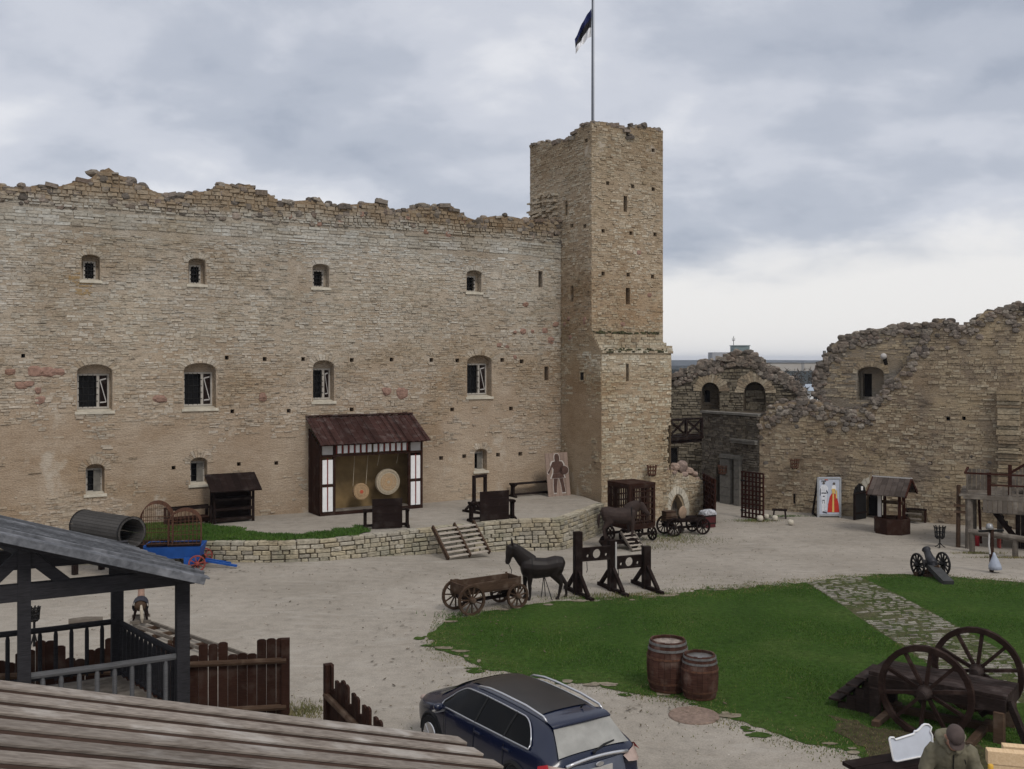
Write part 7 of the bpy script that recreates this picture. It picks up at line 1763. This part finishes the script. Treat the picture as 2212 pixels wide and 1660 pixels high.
# stacked light timber and a bottle
for i, (x0, y0, z0, L_, lb) in enumerate(((2131, 1617, 0, 1.6, 'front pale sawn beam on top of the timber stack by the man'), (2138, 1640, -.19, 1.6, 'lower pale sawn beam under the front one beside the man'), (2165, 1607, .0, 1.4, 'rear pale sawn beam lying behind the timber stack'))):
    q = at(x0, y0, 12.1 if i < 2 else 12.75); th_ = .155
    mb = MB(); mb.box((L_ / 2, 0, -th_ / 2), (L_, .13, th_)); o_ = mb.build('timber_beam', M_WOODN, loc=q, rz=-.26, bevel=.004); tag(o_, lb, 'timber', 'fresh timber beams')
q = at(2140, 1655, 11.5); mb = MB(); mb.lathe([(.028, -.02), (.03, 0), (.03, .035), (.022, .045), (.01, .047)], (0, 0, 0), 16); o_ = mb.build('bottle_cap', plain('yellow_plastic', (0.58, 0.33, 0.04), .5, .1, 5, 0), smooth=True)
bt = thing('glue_bottle', 'bottle with yellow cap standing in front of the timber', 'bottle', q - Z * .02, 0); o_.parent = bt
mb = MB(); mb.lathe([(.045, -.24), (.05, -.22), (.05, -.08), (.03, -.02), (.028, 0)], (0, 0, 0), 16); mb.build('bottle_body', M_WHITE, bt, smooth=True)
sh_ = thing('trestle_table', 'trestle table carrying the pale timber at the right edge', 'table', (7.05, 11.6, TZ), -.2)
zt_ = min(at(0, 1655, 11.5).z - .26, at(0, 1640, 12.1).z - .35) - TZ
mb = MB(); mb.box((0, .2, zt_ - .03), (2.2, 1.9, .05)); mb.build('top', M_WOODD, sh_)
for x in (-.9, .9):
    for y in (-.5, .9): mb = MB(); mb.box((x, y, (zt_ - .05) / 2), (.08, .08, zt_ - .05)); mb.build('leg', M_WOODD, sh_)
# the man
def man():
    p = at(2046, 0, 12.15); root = thing('person', 'man in olive jacket and brown cap bending over work at the lower right', 'person', (p.x, 12.15, TZ), math.radians(-100))
    zh = at(0, 1557, 12.0).z - TZ                    # top of the cap
    s = zh / 1.70
    def q(x, y, z): return Vector((x * s, y * s, z * s))
    def tb(mb, pts, rs, n=14): mb.tube([q(*a_) for a_ in pts], [((r_[0] * s, r_[1] * s) if isinstance(r_, tuple) else r_ * s) for r_ in rs], n)
    mb = MB()
    tb(mb, [(0, 0, .92), (0, 0, 1.0), (.05, 0, 1.15), (.12, 0, 1.32), (.17, 0, 1.42), (.2, 0, 1.46)], [(.15, .10), (.155, .11), (.15, .11), (.175, .12), (.15, .10), (.06, .06)])
    tb(mb, [(.17, 0, 1.42), (.25, 0, 1.52), (.28, 0, 1.56)], [.06, .058, .06], 10)
    for sd in (-1, 1):
        tb(mb, [(0, sd * .09, .95), (.03, sd * .1, .52), (0, sd * .1, .08)], [.095, .065, .045], 10); tb(mb, [(-.05, sd * .1, .05), (.05, sd * .1, .05), (.17, sd * .11, .035)], [.045, .045, .03], 8)
        el = (.20, sd * .275, 1.13); wr = (.44, sd * .17, 1.0)
        tb(mb, [(.15, sd * .18, 1.40), el, wr], [.055, .046, .033], 10)
        hx, hy, hz_ = wr; hd = Vector((.75, -sd * .35, -.35)).normalized(); P0 = Vector(wr)
        up_ = Vector((0, 0, 1)); lat = hd.cross(up_).normalized()
        tb(mb, [tuple(P0), tuple(P0 + hd * .05), tuple(P0 + hd * .1)], [(.026, .02), (.042, .018), (.04, .016)], 10)
        for i, (o_, ln_) in enumerate(((-.03, .07), (-.01, .082), (.011, .076), (.03, .06))):
            b0 = P0 + hd * .095 + lat * o_; tb(mb, [tuple(b0), tuple(b0 + hd * ln_ * .5 - up_ * .012), tuple(b0 + hd * ln_ * .85 - up_ * .035), tuple(b0 + hd * ln_ * .9 - up_ * .055)], [.0095, .009, .008, .006], 7)
        b0 = P0 + hd * .03 - lat * sd * .035; tb(mb, [tuple(b0), tuple(b0 + hd * .03 - lat * sd * .025 - up_ * .01), tuple(b0 + hd * .062 - lat * sd * .025 - up_ * .02)], [.012, .0105, .008], 7)
    # head bent forward: local axes
    hc = Vector((.33, 0, 1.585)); tlt = math.radians(42); fx = Vector((math.cos(tlt), 0, -math.sin(tlt))); fz = Vector((math.sin(tlt), 0, math.cos(tlt)))
    def hp_(a_, b_, c_): return tuple(hc + fx * a_ + Vector((0, b_, 0)) + fz * c_)
    tb(mb, [hp_(-.02, 0, -.13), hp_(.03, 0, -.115), hp_(.02, 0, -.06), hp_(.01, 0, 0), hp_(0, 0, .06), hp_(-.01, 0, .105), hp_(-.01, 0, .125)], [(.03, .03), (.05, .055), (.068, .08), (.076, .094), (.078, .098), (.06, .075), (.025, .03)], 16)
    tb(mb, [hp_(.085, 0, .02), hp_(.108, 0, -.03), hp_(.09, 0, -.045)], [.012, .019, .012], 8)
    for sd in (-1, 1): tb(mb, [hp_(-.01, sd * .078, .02), hp_(-.015, sd * .09, 0), hp_(-.01, sd * .08, -.04)], [(.012, .02), (.012, .026), (.01, .016)], 8)
    organic(mb, 'body', plain('skin', (0.36, 0.20, 0.14), .6, .12, 12, .05), root, .008, 2)
    mb = MB()
    for sd in (-1, 1): mb.rock(q(*hp_(.083, sd * .033, .018)), (.011 * s, .011 * s, .009 * s), R, True, j=0)
    mb.build('eye', M_IRON, root)
    mb = MB(); tb(mb, [hp_(.088, -.03, -.07), hp_(.094, 0, -.068), hp_(.088, .03, -.07)], [.006, .009, .006], 6); mb.build('mouth', plain('lip_tone', (0.22, 0.09, 0.07), .6, .1, 8, 0), root)
    mb = MB(); tb(mb, [hp_(-.085, -.05, -.03), hp_(-.095, 0, -.05), hp_(-.085, .05, -.03)], [.03, .035, .03], 8); mb.build('hair', plain('grey_brown_hair', (0.07, 0.05, 0.04), .9, .3, 30, .3), root, smooth=True)
    # cap
    mb = MB(); tb(mb, [hp_(-.005, 0, .035), hp_(-.005, 0, .06), hp_(-.01, 0, .10), hp_(-.015, 0, .135), hp_(-.015, 0, .145)], [(.088, .112), (.094, .118), (.086, .108), (.05, .062), (.01, .012)], 18)
    pk = [[Vector(hp_(.085 + .07 * r_ * math.cos(t) * 1.0, .085 * math.sin(t) * (1 - .08 * r_), .045 - .02 * r_)) * s for t in np.linspace(-1.2, 1.2, 9)] for r_ in (-.5, .3, 1.0)]
    mb.rings([[v_ for v_ in r_] for r_ in pk], False, False); mb.rings([[v_ + Vector((0, 0, -.006)) for v_ in r_] for r_ in pk], False, False)
    mb.build('cap', plain('brown_cap_cloth', (0.066, 0.048, 0.043), .9, .2, 14, .2), root, smooth=True)
    # jacket with hood
    M_JK = plain('olive_drab_cloth', (0.125, 0.112, 0.075), .85, .22, 7, .5, dist=.03)
    mb = MB()
    tb(mb, [(-.03, 0, .78), (-.02, 0, .9), (0, 0, 1.02), (.06, 0, 1.18), (.12, 0, 1.33), (.165, 0, 1.42), (.19, 0, 1.465)], [(.19, .14), (.20, .15), (.20, .15), (.205, .155), (.215, .155), (.18, .125), (.10, .09)], 18)
    for sd in (-1, 1):
        tb(mb, [(.14, sd * .15, 1.42), (.16, sd * .195, 1.37), (.2, sd * .28, 1.13), (.33, sd * .225, 1.06), (.43, sd * .175, 1.005)], [.075, .083, .070, .062, .054], 12)
    tb(mb, [(.03, 0, 1.42), (.0, 0, 1.50), (.03, 0, 1.56)], [(.13, .06), (.135, .075), (.09, .04)], 12)
    for sd in (-1, 1): tb(mb, [(.02, sd * .08, 1.52), (.12, sd * .125, 1.52), (.24, sd * .10, 1.47), (.30, sd * .03, 1.40)], [.045, .042, .036, .025], 10)
    jk = organic(mb, 'jacket', M_JK, root, .011, 3)
    tx = bpy.data.textures.new('cloth_folds', 'CLOUDS'); tx.noise_scale = .16; tx.noise_depth = 2
    m_ = jk.modifiers.new('folds', 'DISPLACE'); m_.texture = tx; m_.strength = .055; m_.mid_level = .5
    mb = MB(); tb(mb, [(.29, 0, 1.385), (.285, 0, 1.33), (.262, 0, 1.2), (.215, 0, 1.05), (.18, 0, .9)], [.007] * 5, 6); mb.build('zip', M_IRON, jk)
    mb = MB()
    for sd in (1,):
        for z in (1.33, 1.22): tb(mb, [(.26, sd * .12, z), (.262, sd * .13, z - .05)], [.006, .006], 5)
    mb.build('pocket_zip', M_IRON, jk)
    mb = MB()
    for sd in (-1, 1): tb(mb, [(0, sd * .09, .95), (.03, sd * .1, .52), (.0, sd * .1, .12)], [.115, .088, .075], 12)
    mb.build('trousers', M_WOODD, root, smooth=True)
    for sd in (-1, 1):
        mb = MB(); tb(mb, [(-.07, sd * .1, .06), (.04, sd * .1, .07), (.16, sd * .11, .045), (.2, sd * .11, .03)], [.05, .055, .042, .02], 10); mb.build('boot', M_RUB, root, smooth=True)
man()
# ------------------------------------------------------------------ lawn, stone path and rough grass
def inside(poly, x, y):
    c = np.zeros(len(x), bool); n = len(poly)
    for i in range(n):
        x0, y0 = poly[i]; x1, y1 = poly[(i + 1) % n]
        m_ = ((y0 > y) != (y1 > y)) & (x < (x1 - x0) * (y - y0) / ((y1 - y0) + 1e-12) + x0); c ^= m_
    return c
def edge_dist(poly, x, y):
    d = np.full(len(x), 1e9); n = len(poly)
    for i in range(n):
        a = np.array(poly[i]); b = np.array(poly[(i + 1) % n]); ab = b - a
        t = np.clip(((x - a[0]) * ab[0] + (y - a[1]) * ab[1]) / (ab @ ab + 1e-12), 0, 1); d = np.minimum(d, np.hypot(x - a[0] - t * ab[0], y - a[1] - t * ab[1]))
    return d
lawn_px = [(926, 1366), (945, 1352), (985, 1335), (1040, 1322), (1120, 1312), (1225, 1300), (1330, 1293), (1445, 1282), (1590, 1269), (1740, 1258), (1850, 1246), (1905, 1240), (1975, 1240), (2060, 1247), (2140, 1253), (2240, 1260), (2500, 1290), (2560, 1420), (2700, 1700), (2100, 1700), (1960, 1668), (1870, 1640), (1760, 1608), (1660, 1580), (1570, 1549), (1500, 1520), (1420, 1504), (1340, 1494), (1270, 1480), (1220, 1474), (1130, 1462), (1060, 1447), (985, 1417), (940, 1392)]
lawn = [(p.x, p.y) for p in (G(*q) for q in lawn_px)]
def dense(poly, step, amp, seed):
    out = []
    for i in range(len(poly)):
        a, b = Vector(poly[i]), Vector(poly[(i + 1) % len(poly)]); n = max(1, int((b - a).length / step))
        for k in range(n):
            p = a.lerp(b, k / n); q = Vector((p.x * 1.4, p.y * 1.4, seed)); q2 = q * 3.1; out.append((p.x + amp * (noise.noise(q) + .55 * noise.noise(q2)), p.y + amp * (noise.noise(q + Vector((9, 4, 0))) + .55 * noise.noise(q2 + Vector((3, 8, 0))))))
    return out
def turf_mat(name, cols):
    m, t, b = mat_base(name); b.inputs['Roughness'].default_value = 1.0; b.inputs['Specular IOR Level'].default_value = .05
    f = obj_noise(t, .5, 6); g = obj_noise(t, 7, 6)
    c = ramp(t, f, [(.3, cols[0]), (.5, cols[1]), (.72, cols[2])]); c = mixc(t, 1.0, c, ramp(t, g, [(.3, .6), (.7, 1.3)]), 'MULTIPLY')
    L(t, c, b.inputs['Base Color']); bump(t, b, g, .6, .04); return m
M_TURF = turf_mat('turf_soil', ((0.028, 0.054, 0.011), (0.036, 0.068, 0.013), (0.054, 0.080, 0.020)))
def sheet(name, poly, lift, m_, kind='structure'):
    tr = tessellate_polygon([[Vector((p[0], p[1], 0)) for p in poly]]); mb = MB()
    bm = bmesh.new(); vs = [bm.verts.new((p[0], p[1], 0)) for p in poly]
    for t_ in tr:
        try: bm.faces.new([vs[i] for i in t_])
        except ValueError: pass
    for _ in range(3):
        ed = [e_ for e_ in bm.edges if e_.calc_length() > .8]
        if not ed: break
        bmesh.ops.subdivide_edges(bm, edges=ed, cuts=2); bmesh.ops.triangulate(bm, faces=bm.faces)
    bm.verts.ensure_lookup_table(); bm.verts.index_update()
    mb.add([(v_.co.x, v_.co.y, gz(v_.co.x, v_.co.y) + .025 * noise.noise(Vector((v_.co.x * .35, v_.co.y * .35, 3))) + lift) for v_ in bm.verts], [tuple(x.index for x in f_.verts) for f_ in bm.faces]); bm.free()
    return tag(mb.build(name, m_, smooth=True), kind=kind)
sheet('lawn_ground', dense(lawn, .16, .30, 2.0), .012, M_TURF)
def grass_mat(name, pal):
    m, t, b = mat_base(name); b.inputs['Roughness'].default_value = .8; b.inputs['Specular IOR Level'].default_value = .15
    n = len(pal); L(t, mixc(t, 1.0, ramp(t, island(t), [(i / (n - 1), p) for i, p in enumerate(pal)]), ramp(t, obj_noise(t, .55, 7, None, .62), [(.3, (.70, .78, .7)), (.5, (1, 1, 1)), (.68, (1.35, 1.2, 1.1))]), 'MULTIPLY'), b.inputs['Base Color']); return m
M_GRASS = grass_mat('grass_blades', [(0.034, 0.080, 0.011), (0.047, 0.108, 0.015), (0.066, 0.130, 0.022), (0.040, 0.092, 0.013), (0.10, 0.130, 0.042)])
M_GRASSY = grass_mat('thin_yellow_grass', [(0.10, 0.11, 0.03), (0.15, 0.14, 0.055), (0.22, 0.185, 0.10), (0.075, 0.095, 0.025)])
def blades(name, poly, n, h, w_, m_, seed, keep, zf=None, amp=.18):
    rn = np.random.RandomState(seed); P = np.array(poly); x0, y0 = P.min(0); x1, y1 = P.max(0)
    x = rn.uniform(x0, x1, n * 3); y = rn.uniform(y0, y1, n * 3)
    wob = amp * (np.sin(x * 5.1 + 1.3 * np.sin(y * 3.3)) + np.sin(y * 6.3 + x * 2.1)) * .6
    ins = inside(poly, x, y); d = edge_dist(poly, x, y); sd = np.where(ins, d, -d) + wob + rn.normal(0, .07, len(x))
    ok = keep(x, y, sd, rn); x, y, sd = x[ok][:n], y[ok][:n], sd[ok][:n]; k = len(x)
    if zf is None: z = np.array([gz(a, b) for a, b in zip(x, y)]) + .0
    else: z = np.full(k, zf)
    a = rn.uniform(0, 6.28, k); hh = h * rn.uniform(.5, 1.3, k); ww = w_ * rn.uniform(.6, 1.4, k); lx, ly = rn.normal(0, .45, k) * hh, rn.normal(0, .45, k) * hh
    v = np.empty((k, 3, 3)); v[:, 0] = np.c_[x - np.cos(a) * ww, y - np.sin(a) * ww, z]; v[:, 1] = np.c_[x + np.cos(a) * ww, y + np.sin(a) * ww, z]; v[:, 2] = np.c_[x + lx, y + ly, z + hh]
    me = bpy.data.meshes.new(name); me.vertices.add(k * 3); me.vertices.foreach_set('co', v.ravel()); me.loops.add(k * 3); me.loops.foreach_set('vertex_index', np.arange(k * 3, dtype=np.int32))
    me.polygons.add(k); me.polygons.foreach_set('loop_start', np.arange(0, k * 3, 3, dtype=np.int32)); me.polygons.foreach_set('loop_total', np.full(k, 3, dtype=np.int32)); me.materials.append(m_); me.update(calc_edges=True)
    o = bpy.data.objects.new(name, me); COL.objects.link(o); return tag(o, kind='stuff')
pl_px = [(1742, 1259), (1795, 1252), (1852, 1246), (1912, 1272), (1975, 1303), (2040, 1338), (2110, 1376), (2225, 1440), (2300, 1520), (2130, 1520), (2040, 1462), (1965, 1408), (1900, 1366), (1820, 1310)]
path = [(p.x, p.y) for p in (G(*q) for q in pl_px)]
dpatch = [(p.x, p.y) for p in (G(*q) for q in ((1800, 1545), (1900, 1570), (2000, 1575), (2120, 1600), (2240, 1660), (2200, 1700), (2000, 1690), (1880, 1640), (1830, 1600)))]
def keep_lawn(x, y, sd, rn):
    nn = np.sin(x * 2.3 + np.sin(y * 1.7) * 2) * np.sin(y * 2.9 + x)
    k = (sd > 0) | ((sd > -.5) & (rn.uniform(0, 1, len(x)) < .07)); k &= ~((sd < .75) & (rn.uniform(0, 1, len(x)) < .5 + .5 * nn))
    ip = inside(path, x, y); k &= ~(ip & (rn.uniform(0, 1, len(x)) < .55)); hit = np.zeros(len(x), bool)
    for bx_, by_, rx_, ry_ in BLA: hit |= ((x - bx_) / rx_) ** 2 + ((y - by_) / ry_) ** 2 < 1
    k &= ~(hit & (rn.uniform(0, 1, len(x)) < .6)); idp = inside(dpatch, x, y); k &= ~(idp & (rn.uniform(0, 1, len(x)) < .42)); return k
M_PATHB = turf_mat('mossy_path_earth', ((0.075, 0.068, 0.040), (0.055, 0.066, 0.025), (0.10, 0.085, 0.055)))
M_SOIL = turf_mat('bare_brown_soil', ((0.050, 0.042, 0.024), (0.062, 0.050, 0.030), (0.046, 0.052, 0.020)))
sheet('bare_soil', dense(dpatch, .15, .5, 5.0), .020, M_SOIL)
# worn sandy bites into the lawn edge and stray turf outside it
def blob(c, rx, ry, lift, rn_):
    n = 16; ph = rn_.uniform(0, 99); top = []
    for i in range(n):
        q = 2 * math.pi * i / n; r_ = 1 + .45 * noise.noise(Vector((math.cos(q) * 1.3 + ph, math.sin(q) * 1.3, 2))) + .2 * noise.noise(Vector((math.cos(q) * 4 + ph, math.sin(q) * 4, 5)))
        x, y = c[0] + rx * r_ * math.cos(q), c[1] + ry * r_ * math.sin(q); top.append((x, y, gz(x, y) + .025 * noise.noise(Vector((x * .35, y * .35, 3))) + lift))
    return top
rb = random.Random(13); bites, strays = MB(), MB(); edge_pts = dense(lawn[20:] + lawn[:9], .5, .1, 4.0); BL = []
for _ in range(120):
    p = rb.choice(edge_pts); rx, ry = rb.uniform(.05, .26), rb.uniform(.04, .15); c = (p[0] + rb.gauss(0, .28), p[1] + rb.gauss(0, .22))
    if abs(c[0]) > 14 or edge_dist(lawn, np.array([c[0]]), np.array([c[1]]))[0] > .45: continue
    ins = inside(lawn, np.array([c[0]]), np.array([c[1]]))[0]; t_ = blob(c, rx, ry, .024 if ins else .016, rb)
    (bites if ins else strays).add(t_, [tuple(range(len(t_)))])
    if ins: BL.append((c[0], c[1], rx, ry))
tag(bites.build('worn_gravel', turf_mat('trodden_earth', ((0.15, 0.125, 0.085), (0.20, 0.17, 0.125), (0.25, 0.215, 0.165)))), kind='structure'); tag(strays.build('stray_turf', M_TURF), kind='structure')
BLA = np.array(BL)
blades('lawn_grass', lawn, 300000, .036, .010, M_GRASS, 1, keep_lawn)
blades('lawn_fringe', lawn, 60000, .042, .011, M_GRASSY, 2, lambda x, y, sd, rn: ((sd > -.5) & (sd < .7) & (rn.uniform(0, 1, len(x)) < .6)) | (rn.uniform(0, 1, len(x)) < .03) | (inside(dpatch, x, y)) | (inside(path, x, y) & (rn.uniform(0, 1, len(x)) < .5)))
sheet('path_bed', dense(path, .3, .05, 6.0), .016, M_PATHB)
# flagstone path
M_FLAG = stone('flagstones', [(0.19, 0.175, 0.145), (0.235, 0.215, 0.18), (0.155, 0.14, 0.115), (0.27, 0.25, 0.205)], mossy=((0.06, 0.075, 0.025), .75))
rf = random.Random(31); mb = MB(); P = np.array(path)
a0 = Vector(path[0]).lerp(Vector(path[2]), .5); a1 = Vector(path[7]).lerp(Vector(path[10]), .5); ax = (a1 - a0).normalized(); nx_ = Vector((ax.y, -ax.x))
pe_l = [G(*q) for q in pl_px[:1] + pl_px[:-5:-1] + [pl_px[9]]]; pe_r = [G(*q) for q in pl_px[2:9]]
def along(pts, t):
    L_ = [0]
    for a, b in zip(pts, pts[1:]): L_.append(L_[-1] + (b - a).length)
    t *= L_[-1]
    for k in range(len(pts) - 1):
        if t <= L_[k + 1]: return pts[k].lerp(pts[k + 1], (t - L_[k]) / (L_[k + 1] - L_[k]))
    return pts[-1]
rows_n = 62
for r_ in range(rows_n):
    A0, A1 = along(pe_l, r_ / rows_n), along(pe_l, (r_ + 1) / rows_n); B0, B1 = along(pe_r, r_ / rows_n), along(pe_r, (r_ + 1) / rows_n)
    u = 0.0; ww = (B0 - A0).length
    while u < 1:
        du = rf.uniform(.22, .62) / ww
        if u + du > .93: du = 1 - u
        g_ = .045 / ww; e0, e1 = u + g_ * rf.uniform(.4, 2.2), u + du - g_ * rf.uniform(.4, 2.2); s0, s1 = rf.uniform(.08, .3), rf.uniform(.7, .96)
        edge = u == 0 or u + du >= 1; u += du
        if e1 - e0 < .03 or (rf.random() < .16 and not edge): continue
        def Q(uu, ss): return A0.lerp(B0, uu).lerp(A1.lerp(B1, uu), ss)
        j = lambda: rf.uniform(-.035, .035)
        c4 = [Q(e0, s0), Q((e0 + e1) / 2, s0 + j()), Q(e1, s0), Q(e1, (s0 + s1) / 2), Q(e1, s1), Q((e0 + e1) / 2, s1 + j()), Q(e0, s1), Q(e0, (s0 + s1) / 2)]
        c4 = [p + Vector((j(), j(), 0)) for p in c4]; z = gz(c4[0].x, c4[0].y) + .022 + rf.uniform(-.006, .012); n = 8
        top = [Vector((p.x, p.y, z + rf.uniform(-.004, .004))) for p in c4]; bot = [Vector((p.x, p.y, z - .08)) for p in top]
        mb.add(top + bot, [tuple(range(n))] + [(i, (i + 1) % n, (i + 1) % n + n, i + n) for i in range(n)])
tag(mb.build('stone_path', M_FLAG, bevel=.008), kind='structure')
# turf on the terrace and tufts round the yard
tg = [(p.x, p.y) for p in (G(x, y, SZ) for x, y in ((300, 1134), (370, 1131), (440, 1134), (500, 1142), (560, 1154), (640, 1157), (720, 1149), (775, 1139), (800, 1150), (760, 1158), (690, 1165), (600, 1169), (430, 1169), (290, 1170)))]
sheet_t = dense(tg, .25, .12, 8.0); tr = tessellate_polygon([[Vector((p[0], p[1], 0)) for p in sheet_t]]); mb = MB(); mb.add([(p[0], p[1], SZ + .055) for p in sheet_t], [tuple(t_) for t_ in tr]); tag(mb.build('terrace_turf', M_TURF), kind='structure')
blades('terrace_grass', tg, 22000, .07, .016, M_GRASS, 5, lambda x, y, sd, rn: (sd > -.05), SZ + .05)
tuft = []
def tufts(name, pts, r_, n, seed, m_=M_GRASSY, h=.09):
    rn = random.Random(seed); mb = MB()
    for px_, py_, rx, ry in pts:
        c = G(px_, py_)
        for _ in range(n):
            x, y = c.x + rn.gauss(0, rx), c.y + rn.gauss(0, ry); z = gz(x, y); a_ = rn.uniform(0, 6.28); hh = h * rn.uniform(.4, 1.3); w2 = .012
            mb.add([(x - math.cos(a_) * w2, y - math.sin(a_) * w2, z - .01), (x + math.cos(a_) * w2, y + math.sin(a_) * w2, z - .01), (x + rn.gauss(0, .5) * hh, y + rn.gauss(0, .5) * hh, z + hh)], [(0, 1, 2)])
    tag(mb.build(name, m_), kind='stuff')
tufts('yard_weeds', [(640, 1541, .3, .35), (655, 1538, .3, .3), (1450, 1164, .7, .5), (1490, 1168, .9, .5), (1395, 1180, .8, .5), (1625, 1126, .5, .2), (1280, 1292, .9, .12), (1350, 1285, .9, .12), (2110, 1195, .5, .1), (2170, 1205, .8, .1)], .3, 420, 9)
tufts('green_weeds', [(1440, 1158, .8, .35), (1630, 1124, .5, .15), (1300, 1294, .8, .1), (1700, 1115, .8, .1), (1000, 1330, .4, .2)], .3, 380, 12, M_GRASS)
# loose pebbles and wood chips on the gravel
rn = random.Random(77); mb = MB()
for _ in range(2600):
    y = 14 + 36 * rn.random() ** .9; x = rn.uniform(-.45, .55) * y
    if inside(lawn, np.array([x]), np.array([y]))[0]: continue
    q = rn.uniform(.010, .032); mb.rock((x, y, gz(x, y) + q * .3 + .025 * noise.noise(Vector((x * .35, y * .35, 3)))), (q, q * rn.uniform(.7, 1.2), q * .6), rn, True)
M_PEB = stone('pebbles', [(0.30, 0.26, 0.21), (0.42, 0.38, 0.33), (0.22, 0.18, 0.14), (0.48, 0.44, 0.39)])
tag(mb.build('loose_pebbles', M_PEB), kind='stuff')
# scattered dark leaf and wood litter on the gravel
rn = random.Random(5); mb = MB()
for px_, py_, rx, ry, n in ((900, 1400, 1.6, 1.6, 60), (1010, 1350, 2.5, .8, 60), (1450, 1200, 3.5, 1.2, 60), (760, 1290, 4, 2, 70), (660, 1560, 1.2, 1.0, 40), (1700, 1160, 5, 2, 60), (1250, 1240, 4, 1.0, 50), (560, 1232, 3, .4, 60), (1420, 1540, 1.8, .5, 40)):
    c = G(px_, py_)
    for _ in range(n):
        x, y = c.x + rn.gauss(0, rx), c.y + rn.gauss(0, ry); z = gz(x, y) + .03; a_ = rn.uniform(0, 6.28); l_, w2 = rn.uniform(.02, .10), rn.uniform(.012, .03); d = Vector((math.cos(a_), math.sin(a_), 0)); s_ = Vector((-d.y, d.x, 0)); p = Vector((x, y, z))
        mb.add([p - d * l_, p + s_ * w2, p + d * l_ + Z * .012, p - s_ * w2], [(0, 1, 2, 3)])
tag(mb.build('leaf_litter', plain('dark_litter', (0.085, 0.065, 0.042), .95, .3, 5, 0, isl=.5)), kind='stuff')
# ------------------------------------------------------------------ thin grey air over the far land
hz, t_, b_ = mat_base('thin_haze'); t_.nodes.remove(b_)
pv = N(t_, 'ShaderNodeVolumePrincipled', Density=0.00013); pv.inputs['Color'].default_value = (0.80, 0.86, 0.97, 1); pv.inputs['Anisotropy'].default_value = 0.1
L(t_, pv.outputs[0], t_.nodes['Material Output'].inputs['Volume'])
mb = MB(); mb.box((0, 4700, 10), (18600, 9500, 54.5)); tag(mb.build('haze', hz), kind='stuff')
